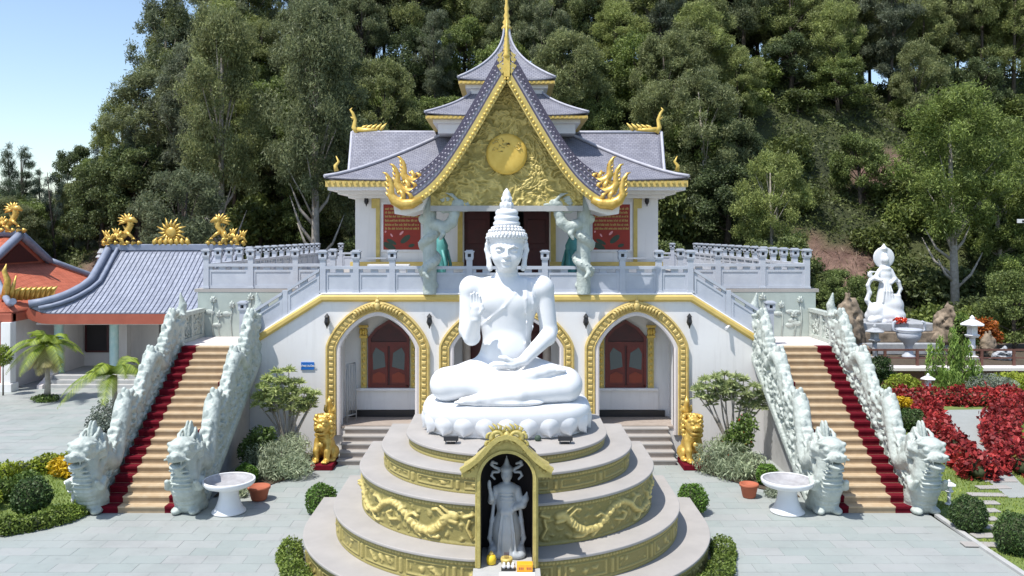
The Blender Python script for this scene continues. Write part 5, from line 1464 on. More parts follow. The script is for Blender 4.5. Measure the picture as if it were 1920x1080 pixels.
for s in (-1, 1):
    x = s * 1.12 + .03
    o = empty('floodlight', (x, 16.75, 2.37), 'small black floodlight on the top tier ' + ('below the raised hand' if s < 0 else 'below the lap hand side knee'), 'floodlight', 'floodlights on the podium')
    mb = MB(); mb.box(x - .08, x + .08, 16.68, 16.82, 2.372, 2.39); mb.tube([(x - .1, 16.75, 2.39), (x - .12, 16.75, 2.47)], .012, 6); mb.tube([(x + .1, 16.75, 2.39), (x + .12, 16.75, 2.47)], .012, 6); mb.build('stand', MT['iron'], o)
    mb = MB(); mb.prism([(16.66, 2.44), (16.80, 2.42), (16.86, 2.50), (16.68, 2.52)], x - .14, x + .14, 'x'); mb.build('lamp_housing', MT['iron'], o)
mb = MB(); mb.ball((.62, 16.95, 2.42), (.07, .06, .07)); o = mb.build('flower_tuft', MT['postgreen']); tag(o, 'little green tuft at the foot of the lotus throne', 'plant')
AZ2 = AZ - .0095
o = empty('yellow_jar', (-.26, 14.45, AZ2), 'yellow round candle jar beside the niche figure feet', 'jar'); mb = MB(); mb.lathe([(.05, 0), (.075, .02), (.085, .09), (.07, .15), (.04, .17)], 16, (-.26, 14.45, AZ2)); mb.build('body', MT['yellow'], o); mb = MB(); mb.lathe([(.04, .17), (.045, .18), (.02, .22)], 12, (-.26, 14.45, AZ2)); mb.build('lid', MT['gold'], o)
o = empty('incense_bowl', (.0, 14.42, AZ2), 'olive gold incense bowl in front of the niche figure', 'bowl'); mb = MB(); mb.lathe([(.05, 0), (.09, .03), (.105, .10), (.095, .13), (.08, .12), (.001, .11)], 18, (0, 14.42, AZ2)); mb.build('body', MT['gold_dull'], o)
mb = MB()
for k in range(5): mb.tube([(-.03 + .015 * k, 14.42, AZ2 + .1), (-.035 + .018 * k, 14.41, AZ2 + .22)], .004, 4)
mb.build('incense_sticks', MT['darkred'], o)
o = empty('cup_tray', (.02, 14.22, AZ2), 'dark tray holding three little white cups below the incense bowl', 'tray'); mb = MB(); mb.box(-.09, .15, 14.16, 14.28, AZ2, AZ2 + .02); mb.build('tray', MT['iron'], o)
for k in range(3): mb = MB(); mb.lathe([(.022, .02), (.032, .04), (.034, .075), (.02, .085), (.024, .11), (.008, .125)], 12, (-.045 + .075 * k, 14.22, AZ2)); c = mb.build('offering_cup', MT['white']); tag(c, 'tiny white offering cup, ' + ('nearest the yellow jar', 'in the middle of the tray', 'nearest the orange box')[k], 'cup', 'offering cups on the tray')
o = empty('orange_box', (.30, 14.16, AZ2), 'bright orange offering box with red marks on the altar', 'box'); mb = MB(); mb.box(.17, .43, 14.10, 14.26, AZ2, AZ2 + .13); mb.build('carton', MT['orange'], o, bevel=.006)
mb = MB()
for x in (.20, .23, .26, .33, .36, .39): mb.box(x, x + .018, 14.096, 14.0995, AZ2 + .045, AZ2 + .085)
mb.build('red_marks', MT['vermilion'], o)
mb = MB(); mb.box(-.12, .46, 13.55, 14.08, AZ2, AZ2 + .012); o = mb.build('altar_cloth', MT['white']); tag(o, 'white cloth lying on the grey altar in front of the niche', 'cloth')

# ------------------------------------------------------------------ gold roof dragons
def roof_dragon(name, x, y, z, w, flip, label, grp):
    h = w * .62; mb = MB()
    P = lambda a, b_, c=0: (x + flip * a * w, y + c * w, z + b_ * h)
    body = [P(-.50, .10), P(-.40, .30, .05), P(-.28, .16, -.04), (P(-.16, .38, .04)), P(-.02, .20, -.05), P(.10, .50, .04), P(.20, .72), P(.16, .92), P(.05, 1.0)]
    mb.tube(body, [w * k for k in (.02, .045, .06, .07, .075, .075, .07, .065, .03)], 8)
    mb.tube([P(.12, .95), P(.26, .98), P(.36, .88)], [w * .08, w * .07, w * .03], 7); mb.tube([P(.14, .85), P(.28, .78)], [w * .05, w * .02], 6)
    for i in range(1, 8):
        a = Vector(body[i]); 
        for q in range(3):
            mb.tube([a, a + Vector((flip * w * .05 * (q - 1), -.02, h * .16)), a + Vector((flip * w * .09 * (q - 1) - flip * .03, -.02, h * .27))], [w * .045, w * .03, w * .006], 5)
    for fx, fz, tx in ((-.22, .2, -.32), (-.02, .2, .08), (.12, .5, .30), (.02, .5, -.06)):
        mb.tube([P(fx, fz, -.05), P((fx + tx) / 2, fz * .6 + .1, -.10), P(tx, max(.02, fz - .22), -.08)], [w * .05, w * .04, w * .03], 6)
        for k in (-1, 0, 1): mb.tube([P(tx, max(.02, fz - .22), -.08), P(tx + .05 * k + .02, max(.0, fz - .30), -.12)], [w * .025, w * .006], 4)
    for k in range(7): mb.tube([P(-.45 + .14 * k, .0), P(-.42 + .14 * k, .10, -.04), P(-.36 + .14 * k, .07)], [w * .05, w * .05, w * .02], 6)
    for k in range(6):
        a = 1.2 + k * .45; mb.tube([P(.12, .9), P(.12 + .17 * math.cos(a), .9 + .2 * math.sin(a)), P(.12 + .24 * math.cos(a + .2), .9 + .33 * math.sin(a + .1))], [w * .035, w * .03, w * .006], 5)
    o = mb.build(name, MT['gold_bright']); return tag(o, label, 'roof ornament', grp)

# ------------------------------------------------------------------ pavilion with the blue-grey roof
pav = empty('tiled_pavilion', (-15, 37, 0), 'low pavilion with blue grey ribbed roof, red fascia and green columns', 'building')
LX = [(0, -20.15), (.08, -19.55), (.2, -19.0), (.35, -18.62), (.48, -18.45), (.6, -18.50), (1, -18.62)]
def pav_left(v): return float(np.interp(v, [a for a, b in LX], [b for a, b in LX]))
PZ = lambda v, u=1.0: 3.12 + (5.72 - 3.12) * v ** 1.12 + .28 * max(0, 1 - u * 9) ** 2 * (1 - v) ** 2
def pfn(u, v):
    x0 = pav_left(v); x = x0 + (-12.55 - x0) * u
    return (x, 36.0 + 4.0 * v, PZ(v, u))
slope_sheet('roof_slope', pfn, 60, 16, MT['pav_tile'], pav, .06)
mb = MB()
x = -19.9
while x < -12.6:
    v0 = 0.0
    vs_ = [v for v in np.linspace(0, 1, 15) if x > pav_left(v) + .12]
    if len(vs_) > 1:
        pts = [(x, 36.0 + 4 * v - .005, PZ(v, (x + 20.15) / 7.6) + .015) for v in vs_]
        mb.tube(pts, .022, 5)
    x += .21
mb.build('tile_ribs', MT['pav_tile'], pav, kind='stuff')
slope_sheet('back_slope', lambda u, v: (pav_left(v) + (-12.55 - pav_left(v)) * u, 44.0 - 4.0 * v, PZ(v)), 20, 8, MT['pav_tile'], pav, .06)
for off, r_ in ((.0, .17), (.42, .09)):
    pts = [(pav_left(v) + off, 36.0 + 4 * v - .03, PZ(v, 0 if off == 0 else .04) + .10) for v in np.linspace(0, 1, 18)]
    ridge('hip_trim', pts, r_, MT['slate'], pav)
mb = MB(); mb.box(-18.75, -12.5, 39.86, 40.14, 5.68, 5.98); mb.build('ridge_wall', MT['slate'], pav, bevel=.03)
mb = MB(); sweep(mb, [(x, 36.0, 3.08 + .28 * max(0, 1 - (x + 20.15) / 7.6 * 9) ** 2) for x in np.linspace(-20.15, -12.5, 26)], [(-.42, -.12), (0, -.12), (0, .02), (-.42, .02)], (0, -1, 0)); mb.build('fascia', MT['vermilion'], pav)
mb = MB(); mb.box(-19.9, -12.7, 36.1, 44, 2.62, 2.70); mb.build('soffit', MT['pinkwall'], pav)
mb = MB(); mb.box(-19.6, -12.7, 36.6, 44, 0, .44); mb.build('floor_slab', MT['concrete'], pav)
for b6 in ((-19.5, -15.9, 39.0, 39.2), (-19.5, -19.3, 37.2, 38.999), (-13.6, -12.8, 39.0, 39.2), (-15.9, -13.6, 42, 42.2)): mb = MB(); mb.box(*b6, .44, 2.62); mb.build('wall', MT['pinkwall'], pav)
mb = MB(); wx = X_at(183, 39); mb.box(wx - .5, wx + .5, 38.94, 38.998, 1.10, 2.42); w_ = mb.build('window', MT['dark'], pav)
mb = MB(); sweep(mb, [(wx - .5, 38.94, 1.1), (wx - .5, 38.94, 2.42), (wx + .5, 38.94, 2.42), (wx + .5, 38.94, 1.1), (wx - .5, 38.94, 1.1)], [(-.04, 0), (.04, 0), (.04, .04), (-.04, .04)], (0, -1, 0)); mb.build('window_frame', MT['darkred'], w_)
mb = MB(); mb.box(-15.88, -13.62, 39.1, 41.9, .441, 2.60); mb.build('dark_doorway', MT['dark'], pav)
for px in (110, 214, 352):
    xx = X_at(px, 37); mb = MB(); mb.lathe([(.24, 0), (.24, .10), (.19, .14), (.185, 2.1), (.23, 2.16)], 18, (xx, 37.0, .44)); mb.build('column', MT['teal'], pav)
mb = MB(); xx = X_at(234, 38.2); mb.box(xx - .18, xx + .18, 38.0, 38.4, .44, 2.62); mb.build('pillar', MT['pinkwall'], pav)
for k in range(3): mb = MB(); mb.box(-19.3, -15.6, 35.7 + .3 * k, 36.6, .147 * k, .147 * (k + 1) - .002); mb.build('step', MT['concrete'], pav, bevel=.01)
mb = MB(); mb.prism([(35.5, .0), (35.5, .16), (35.9, .30), (36.9, .82), (37.1, .82), (37.1, 0)], -19.55, -19.32, 'x'); mb.build('stair_cheek', MT['pinkwall'], pav)
sun_ = MB(); cx, cz = -15.7, 6.35
sun_.ball((cx, 39.95, cz + .18), (.26, .14, .26), 12, 8)
for k in range(16):
    a = 2 * math.pi * k / 16; r1 = .62 + .12 * (k % 2)
    sun_.tube([(cx + .24 * math.cos(a), 39.98, cz + .18 + .24 * math.sin(a)), (cx + .42 * math.cos(a + .1), 39.96, cz + .18 + .42 * math.sin(a + .1)), (cx + r1 * math.cos(a), 39.98, cz + .18 + r1 * math.sin(a))], [.08, .07, .012], 5)
for k in range(7): sun_.tube([(cx - .8 + .27 * k, 39.98, cz - .42), (cx - .75 + .25 * k, 39.92, cz - .22), (cx - .68 + .23 * k, 39.98, cz - .05)], [.12, .12, .02], 6)
o = sun_.build('roof_sun', MT['gold_bright']); tag(o, 'gold flaming sun ornament in the middle of the blue grey ridge', 'roof ornament')
roof_dragon('roof_dragon', -18.0, 39.95, 5.95, 1.95, 1, 'gold dragon on the blue grey ridge nearest the red roof', 'gold roof dragons')
roof_dragon('roof_dragon', -13.15, 39.95, 5.95, 1.95, -1, 'gold dragon on the blue grey ridge nearest the terrace', 'gold roof dragons')

# ------------------------------------------------------------------ red roofed building at the edge
rb = empty('red_roofed_building', (-23, 38, 0), 'orange red roofed building with slate gable trim at the picture edge', 'building')
slope_sheet('end_slope', lambda u, v: (-20.3 - 3.1 * v, 35.0 + 3.4 * v + (47 - 35.0 - 6.8 * v) * u, 3.25 + 1.75 * v ** 1.1), 20, 8, MT['red_tile'], rb, .06)
slope_sheet('front_slope', lambda u, v: (-46 + (46 - 20.3 - 3.1 * min(1, v * 1.6)) * u, 35.0 + 6.0 * v, 3.25 + 3.1 * v ** 1.15), 20, 12, MT['red_tile'], rb, .06)
slope_sheet('back_slope', lambda u, v: (-46 + (46 - 20.3 - 3.1 * min(1, v * 1.6)) * u, 47.0 - 6.0 * v, 3.25 + 3.1 * v ** 1.15), 20, 12, MT['red_tile'], rb, .06)
mb = MB(); mb.prism([(38.5, 4.95), (43.5, 4.95), (41, 6.25)], -23.55, -23.45, 'x'); mb.build('gable', MT['vermilion'], rb)
mb = MB(); mb.prism([(39.3, 5.1), (42.7, 5.1), (41, 6.0)], -23.44, -23.40, 'x'); mb.build('gable_panel', MT['darkred'], rb)
for sg in (-1, 1):
    pts = [(-23.35, 41 + sg * 2.7 * t, 6.45 - 1.45 * t) for t in np.linspace(0, 1, 6)]
    mb = MB(); mb.tube(pts, .20, 8); mb.build('gable_trim', MT['slate'], rb)
    ridge('hip_trim', [(-20.25 - 3.05 * v, 41 + sg * (6.0 - 3.4 * v), 3.35 + 1.75 * v ** 1.1 + .35 * max(0, 1 - v * 5) ** 2) for v in np.linspace(0, 1, 12)], .14, MT['slate'], rb)
ridge('main_ridge', [(-46, 41, 6.45), (-23.3, 41, 6.5)], .2, MT['slate'], rb)
mb = MB(); mb.box(-20.75, -20.28, 35.02, 47, 2.85, 3.2); mb.box(-46, -20.28, 34.96, 35.3, 2.85, 3.2); mb.build('fascia', MT['vermilion'], rb, bevel=.03)
mb = MB(); mb.box(-22.5, -20.65, 35.9, 46, 0, 2.86); mb.build('wall', MT['pinkwall'], rb)
mb = MB(); mb.box(-20.75, -20.18, 34.75, 35.3, .0, .35); mb.box(-20.66, -20.26, 34.84, 35.25, .35, 2.85); mb.build('pillar', MT['wall'], rb, bevel=.02)
mb = MB(); mb.box(-30, -20.8, 35.3, 35.8, 0, 2.85); mb.build('orange_wall', MT['vermilion'], rb)
mb = MB(); mb.lathe([(.25, 0), (.25, .3), (.34, .34), (.2, .5), (.26, .56), (.1, .8)], 8, (-21.1, 44.5, 4.9), False); mb.build('chimney_cap', MT['stonegrey'], rb)
roof_dragon('roof_dragon', -23.9, 40.9, 6.55, 1.9, 1, 'gold dragon on the ridge of the red roofed building', 'gold roof dragons')
mb = MB()
for k in range(9):
    t = k / 8; px, py, pz = -20.9 + .9 * t - .2, 36.2 + 1.6 * t, 3.95 - .05 * t
    mb.tube([(px, py, pz - .3), (px + .1, py, pz + .1), (px + .3, py, pz + .25 + (.5 if k == 0 else 0))], [.12, .12, .02], 6)
mb.tube([(-21.2, 36, 3.7), (-21.05, 36, 4.5), (-21.2, 36, 4.9), (-21.1, 36, 5.2)], [.16, .14, .10, .02], 7)
o = mb.build('corner_dragon', MT['gold_bright']); tag(o, 'gold flame tailed ornament on the red roof corner above the pillar', 'roof ornament')
# ------------------------------------------------------------------ foliage helpers
def unit(rng, n):
    v = rng.normal(size=(n, 3)); return v / np.linalg.norm(v, axis=1, keepdims=True)
def leaf_V(P, rng, L, W, dirs=None, jit=1.0, nup=.35):
    n = len(P); d = unit(rng, n) * jit + (dirs if dirs is not None else 0); d /= np.linalg.norm(d, axis=1, keepdims=True)
    up = unit(rng, n) + np.array([0, 0, nup * 2]); w = np.cross(d, up); w /= np.linalg.norm(w, axis=1, keepdims=True) + 1e-9
    l = L * rng.uniform(.7, 1.3, (n, 1)); ww = W * rng.uniform(.7, 1.3, (n, 1))
    V = np.stack([P - d * l * .5, P + w * ww * .5 + d * l * .05, P + d * l * .5, P - w * ww * .5 + d * l * .05], 1)
    return V
def leaf_mesh(name, Vs, mat):
    V = np.concatenate(Vs) if isinstance(Vs, list) else Vs
    me = np_mesh(name, V.reshape(-1, 3), np.arange(len(V) * 4).reshape(-1, 4)); me.materials.append(mat); return me
def lobe_pts(lobes, n, rng, inner=.45, hole=.0):
    vol = np.array([r[0] * r[1] * r[2] for c, r in lobes]) ** (2 / 3); pick = rng.choice(len(lobes), n, p=vol / vol.sum())
    Cn = np.array([c for c, r in lobes], float)[pick]; Rn = np.array([r for c, r in lobes], float)[pick]
    u = unit(rng, n); rad = (inner + (1 - inner) * rng.random(n) ** .6)[:, None]
    return Cn + u * Rn * rad, u
GM = dict(
    box=leaf_mat('box_leaves', (.05, .12, .015), (.17, .30, .05), .2, .12),
    hedge=leaf_mat('hedge_leaves', (.07, .12, .015), (.25, .33, .06), .2, .12),
    darkbox=leaf_mat('dark_bush_leaves', (.022, .055, .016), (.09, .15, .045), .15, .15),
    yellow=leaf_mat('yellow_leaves', (.45, .28, .01), (.85, .62, .03), .2, .1),
    yg=leaf_mat('yellow_green_leaves', (.18, .26, .02), (.45, .50, .07), .25, .1),
    sage=leaf_mat('sage_leaves', (.19, .235, .155), (.46, .52, .37), .3, .1),
    greyg=leaf_mat('grey_green_leaves', (.16, .20, .16), (.34, .38, .31), .2, .1),
    red=leaf_mat('red_coleus_leaves', (.15, .014, .018), (.50, .055, .05), .2, .1, extra=((.20, .16, .03), 3.0, .66)),
    tuft=leaf_mat('frangipani_leaves', (.24, .31, .12), (.60, .66, .32), .4, .1),
    bush=leaf_mat('bush_leaves', (.05, .10, .02), (.18, .26, .06), .2, .15),
    palm=leaf_mat('palm_leaves', (.10, .17, .02), (.34, .42, .06), .3, .1),
    fern=leaf_mat('feathery_leaves', (.12, .22, .04), (.35, .50, .12), .3, .1),
    grass=leaf_mat('lawn_blades', (.16, .24, .04), (.38, .44, .10), .25, .0),
    flower=leaf_mat('red_flowers', (.55, .03, .01), (.85, .10, .03), .1, .1),
    dead=leaf_mat('dry_fronds', (.28, .24, .10), (.50, .46, .22), .2, .1),
    autumn=leaf_mat('orange_leaves', (.22, .05, .01), (.45, .14, .02), .2, .1),
)
def rngs(k): return np.random.RandomState(k)
def plant(name, loc, label, cat, group=None):
    return empty(name, loc, label, cat, group)
def ball_bush(name, x, y, r, mat, label, group=None, seed=0, z=0.01, n=2600, L=.055, squash=1.0):
    rng = rngs(seed); u = unit(rng, n); bump_ = 1 + .09 * np.sin(u[:, 0] * 6 + seed) * np.sin(u[:, 1] * 5) + .05 * rng.normal(size=n)
    P = u * (r * bump_)[:, None] * np.array([1, 1, squash]); P[:, 2] += r * squash * .93
    P = P[P[:, 2] > 0]; u2 = unit(rng, len(P))
    root = plant(name, (x, y, z), label, 'bush', group)
    c = put('foliage', leaf_mesh('foliage', leaf_V(P, rng, L, L * .6), mat), None, root); c.matrix_parent_inverse = Matrix()
    mb = MB(); mb.ball((0, 0, r * squash * .93), (r * .9, r * .9, r * squash * .9), 14, 9); mb.tube([(0, 0, 0), (0, 0, r * .3)], .04, 6); c = put('shade_core', mb.mesh('shade_core'), MT['bush_core'], root); c.matrix_parent_inverse = Matrix()
    return root
MT['bush_core'] = M('foliage_shade_core', (.05, .065, .025), .9, scale=6)  # solid dark core; the shade inside the foliage is put into its colour
def along(path, step):
    A = np.array(path, float); s = np.concatenate([[0], np.cumsum(np.linalg.norm(np.diff(A, axis=0), axis=1))]); t = np.arange(0, s[-1], step)
    return np.stack([np.interp(t, s, A[:, i]) for i in range(A.shape[1])], 1), s[-1]
def hedge(name, path, w, h, mat, label, seed, dens=900, L=.09, group=None, lumps=.12):
    rng = rngs(seed); pts, tot = along(path, .02); n = int(dens * tot)
    k = rng.randint(0, len(pts), n); base = pts[k]
    a = rng.uniform(-.12 * math.pi, 1.12 * math.pi, n); rad = rng.uniform(.75, 1.05, n) * (1 + lumps * np.sin(k * .12 + seed) + lumps * rng.normal(size=n) * .5)
    k2 = np.minimum(k + 1, len(pts) - 1); k1 = np.maximum(k - 1, 0); t = pts[k2] - pts[k1]; t /= np.linalg.norm(t, axis=1, keepdims=True) + 1e-9
    nx_ = -t[:, 1]; ny_ = t[:, 0]; c = np.cos(a) * w / 2 * rad; P = np.stack([base[:, 0] + nx_ * c, base[:, 1] + ny_ * c, np.maximum(.02, h * (.35 + .65 * np.sin(a)) * rad)], 1)
    low = rng.random(n) < .3; P[low, 2] *= rng.random(low.sum())
    o = plant(name, (path[0][0], path[0][1], 0), label, 'hedge', group)
    f = put('foliage', leaf_mesh('foliage', leaf_V(P, rng, L, L * .62), mat), None, o, kind='stuff')
    mb = MB(); pp, _ = along(path, .25); pp = [tuple(p) for p in pp] + [tuple(path[-1])]
    mb.tube([(p[0], p[1], h * .40) for p in pp], [min(w, h) * .40 * min(1, .12 + .35 * i, .12 + .35 * (len(pp) - 1 - i)) for i in range(len(pp))], 8); put('shade_core', mb.mesh('shade_core'), MT['bush_core'], o)
    return o
def shrub(name, x, y, lobes, n, L, W, mat, label, seed, cat='shrub', group=None, dirs=None, jit=1.0, inner=.35, z=.01, stems=None, extra=None):
    rng = rngs(seed); P, u = lobe_pts(lobes, n, rng, inner); P = P[P[:, 2] > .0]
    dv = None
    if dirs is not None: dv = np.tile(np.array(dirs, float), (len(P), 1))
    root = plant(name, (x, y, z), label, cat, group)
    c = put('foliage', leaf_mesh('foliage', leaf_V(P, rng, L, W, dv, jit), mat), None, root); c.matrix_parent_inverse = Matrix()
    mb = MB(); rr = random.Random(seed)
    for cc, r in lobes:
        mb.tube([(cc[0] * .2, cc[1] * .2, 0), (cc[0] * .6, cc[1] * .6, cc[2] * .5), (cc[0], cc[1], cc[2] + r[2] * .5)], [.035, .025, .008], 5)
    c = put('stem', mb.mesh('stem'), MT['barkdark'], root); c.matrix_parent_inverse = Matrix()
    if extra:
        P2, _ = lobe_pts(lobes, extra[1], rng, .9); P2 = P2[P2[:, 2] > .1]; c = put('blossom', leaf_mesh('blossom', leaf_V(P2, rng, extra[2], extra[2] * .7), extra[0]), None, root); c.matrix_parent_inverse = Matrix()
    return root

# lawns and beds
def sheet(name, poly, z, mat, parent=None, kind='structure'):
    mb = MB(); mb.add([(x, y, z) for x, y in poly], [tuple(range(len(poly)))]); o = mb.build(name, mat, parent)
    if parent is None: o['kind'] = kind
    return o
def kerb(name, path, w, h, mat, closed=False):
    mb = MB(); A = [Vector((p[0], p[1], 0)) for p in path]
    vs = []
    for i, p in enumerate(A):
        t = (A[min(i + 1, len(A) - 1)] - A[max(i - 1, 0)]).normalized(); n = Vector((-t.y, t.x, 0)) * w / 2
        vs += [p - n, p + n, p + n + Vector((0, 0, h)), p - n + Vector((0, 0, h))]
    fs = [(i * 4 + a, i * 4 + (a + 1) % 4, (i + 1) * 4 + (a + 1) % 4, (i + 1) * 4 + a) for i in range(len(A) - 1) for a in range(4)] + [(0, 1, 2, 3), (len(vs) - 1, len(vs) - 2, len(vs) - 3, len(vs) - 4)]
    mb.add(vs, fs); o = mb.build(name, mat); o['kind'] = 'structure'; return o
LB = [(-9.72, 20.2), (-9.85, 19.3), (-10.3, 18.6), (-11.0, 18.25), (-12.2, 18.1), (-14.0, 18.2), (-14.0, 21.0), (-13.0, 23.0), (-12.0, 24.6), (-10.3, 24.8), (-9.9, 24.0)]
sheet('lawn', LB, .022, MT['lawn'])
RG = [(9.80, 16.0), (9.85, 19.6), (9.95, 27), (10.0, 36.5), (34, 36.5), (34, 14), (10.5, 14)]
sheet('lawn', RG, .010, MT['lawn'])
kerb('kerb', [(10.4, 13.5), (9.80, 16.0), (9.80, 17.5), (9.86, 19.55)], .12, .06, MT['concrete'])
for s in (-1, 1):
    sheet('bed', [(s * 5.0, 25.15), (s * 5.0, 23.6), (s * 6.1, 21.95), (s * 7.2, 20.9), (s * 7.2, 25.15)][::s], .03, MT['soil'])
# short grass on the two lawns
rng = rngs(77)
def inpoly(P, poly):
    x, y = P[:, 0], P[:, 1]; r = np.zeros(len(P), bool); j = len(poly) - 1
    for i in range(len(poly)):
        xi, yi = poly[i]; xj, yj = poly[j]
        c = ((yi > y) != (yj > y)) & (x < (xj - xi) * (y - yi) / (yj - yi + 1e-12) + xi); r ^= c; j = i
    return r
P = np.stack([rng.uniform(-14, -9.7, 9000), rng.uniform(18.1, 24.8, 9000), np.full(9000, .045)], 1); P = P[inpoly(P, LB)]
Q = np.stack([rng.uniform(9.9, 21, 46000), rng.uniform(16, 30, 46000), np.full(46000, .03)], 1); Q = Q[Q[:, 0] < Q[:, 1] * .66]
WALK = [(15.3, 31.2), (18.0, 31.4), (15.75, 28.2), (14.75, 25.9), (13.95, 24.0), (13.35, 22.2), (13.0, 20.9), (12.3, 20.9), (12.65, 22.6), (13.2, 24.6), (13.7, 26.4), (14.4, 28.6)]
Q = Q[~inpoly(Q, WALK)]
V = leaf_V(np.concatenate([P, Q]), rng, .07, .022, np.array([0, 0, 1.6]), .8)
g_ = put('grass', leaf_mesh('grass', V, GM['grass'])); tag(g_, 'short mown grass on the garden lawns', 'grass', kind='stuff')
sheet('garden_path', WALK, .020, MT['bedding'])
ssm = MB(); ssm.box(-.42, .42, -.13, .13, 0, .035)
for k, (px, py) in enumerate(((1873, 903), (1862, 916), (1850, 930), (1840, 945), (1836, 960), (1838, 975), (1848, 991), (1856, 1007), (1848, 1024))):
    D_ = 6.5 * 1600 / (py - 437); x = X_at(px, D_)
    o = ssm.build('stepping_stone', MT['coping'], bevel=.012); o.location = (x, D_, .015); o.rotation_euler = (0, 0, .06 * math.sin(k * 2.1)); o.scale = (1 + .12 * math.sin(k * 3.3), 1, 1)
    tag(o, 'flat beige stepping stone in the lawn, %s from the red hedge' % ('first', 'second', 'third', 'fourth', 'fifth', 'sixth', 'seventh', 'eighth', 'last')[k], 'stepping stone', 'stepping stones in the lawn')

# podium planting
for s in (-1, 1):
    w = 'blue sign' if s < 0 else 'red flower bush'
    ball_bush('clipped_bush', s * 4.30, 19.75, .33, GM['box'], 'round bright green clipped bush behind the podium on the %s side' % w, 'bushes by the podium', 10 + s, squash=1.05)
    hedge('podium_hedge', [(s * 4.44 * math.cos(a), 18 - 4.44 * math.sin(a)) for a in np.linspace(.10, 1.15, 20)], .46, .30, GM['hedge'], 'low green hedge curving round the podium foot on the %s side' % w, 30 + s, 1900, .055, 'podium hedges')
# palm-side garden bed
hedge('flower_bed_hedge', [(-9.80, 20.0), (-9.95, 19.35), (-10.35, 18.75), (-11.0, 18.40), (-12.0, 18.25), (-13.6, 18.3)], .55, .34, GM['hedge'], 'low yellow green hedge along the front of the palm side bed', 40, 1900, .07)
hedge('bed_back_hedge', [(-10.1, 24.4), (-11.2, 24.3), (-12.2, 23.6), (-13.0, 22.4), (-13.6, 21)], .55, .45, GM['yg'], 'loose light green hedge along the back of the palm side bed', 41, 1300, .09)
shrub('flowering_shrub', -11.35, 22.6, [((0, 0, .3), (.55, .45, .30)), ((-.45, .1, .28), (.4, .35, .28)), ((.5, .1, .3), (.4, .35, .3))], 2300, .10, .06, GM['yellow'], 'bright yellow flowering shrub behind the palm side stone lantern', 42)
shrub('leafy_shrub', -10.25, 22.4, [((0, 0, .3), (.4, .4, .32))], 1500, .10, .06, GM['bush'], 'green leafy shrub at the foot of the dragon balustrade beside the yellow shrub', 43)
ball_bush('dark_bush', -11.0, 19.75, .42, GM['darkbox'], 'dark green rounded bush in the palm side bed', None, 44, n=2600, L=.07)
shrub('leafy_shrub', -11.7, 20.8, [((0, 0, .35), (.4, .4, .35)), ((-.5, -.2, .3), (.35, .35, .3))], 1500, .11, .06, GM['bush'], 'mid green loose shrub behind the dark rounded bush', 45)
shrub('leafy_shrub', -12.3, 19.9, [((0, 0, .3), (.5, .4, .3))], 1200, .11, .06, GM['yg'], 'yellow green shrub at the picture edge of the palm side bed', 46)
def stone_lantern(x, y, h, label, mat):
    o = empty('stone_lantern', (x, y, .02), label, 'stone lantern', 'white stone lanterns'); k = h / .82
    for nm, pr, n in (('base', [(.13, 0), (.13, .04), (.08, .07)], 16), ('stem', [(.055, .07), (.05, .2), (.065, .24), (.05, .28), (.055, .42)], 14), ('light_box', [(.12, .42), (.15, .46), (.10, .48), (.10, .62), (.13, .64)], 6), ('cap', [(.22, .64), (.23, .66), (.12, .72), (.06, .75)], 6), ('finial', [(.04, .75), (.05, .78), (.01, .83)], 10)):
        mb = MB(); mb.lathe([(r * k, z * k) for r, z in pr], n, (x, y, .02), n > 8); mb.build(nm, mat, o)
    return o
stone_lantern(-10.12, 19.95, .84, 'white stone lantern on the lawn beside the palm side dragon stairs', MT['white'])
stone_lantern(10.55, 20.35, .60, 'short white stone lantern on the lawn beside the red hedge side dragon stairs', MT['white'])
stone_lantern(X_at(1740, 33), 33, 1.05, 'small white stone lantern far back beside the feathery green shrub', MT['white'])
# planting at the facade foot
for s in (-1, 1):
    w = 'blue sign' if s < 0 else 'red flower'
    sg = 1 if s < 0 else 1.1
    shrub('sage_shrub', s * 6.05, 22.95, [((0, 0, .4), (.65, .65, .5)), ((.45, -.35, .3), (.5, .45, .4)), ((-.5, .1, .4), (.55, .5, .5)), ((-.1, -.5, .28), (.5, .4, .35)), ((.1, .6, .5), (.6, .5, .5))], 5200, .16, .026, GM['sage'], 'wide feathery grey green shrub at the facade foot on the %s side' % w, 50 + s, group='sage shrubs at the facade', dirs=(0, 0, .8))
    ball_bush('clipped_bush', s * 6.72, 22.0, .27, GM['box'], 'small round bright green bush by the dragon stairs, %s side' % w, 'bushes at the dragon stairs', 54 + s)
    shrub('low_shrub', s * 6.85, 21.2, [((0, 0, .14), (.3, .3, .16)), ((-.3 * s, -.2, .10), (.22, .2, .12))], 700, .12, .03, GM['sage'], 'small trailing plant by the dragon chest on the %s side' % w, 56 + s, group='trailing plants by the dragon stairs', dirs=(0, 0, .6))
shrub('leafy_shrub', -6.75, 23.3, [((0, 0, .8), (.35, .35, .45)), ((-.25, .1, .5), (.4, .4, .4)), ((.25, .1, .95), (.2, .2, .25))], 1700, .14, .05, GM['bush'], 'tall dark green shrub against the inner dragon balustrade on the blue sign side', 57, dirs=(0, 0, .5))
shrub('flowering_shrub', 6.35, 23.3, [((0, 0, .9), (.40, .4, .5)), ((.25, .1, 1.2), (.3, .3, .35)), ((-.2, .1, .6), (.35, .35, .4))], 1700, .13, .055, GM['bush'], 'green shrub dotted with red flowers under the tufted tree', 58, extra=(GM['flower'], 26, .09), dirs=(0, 0, .4))
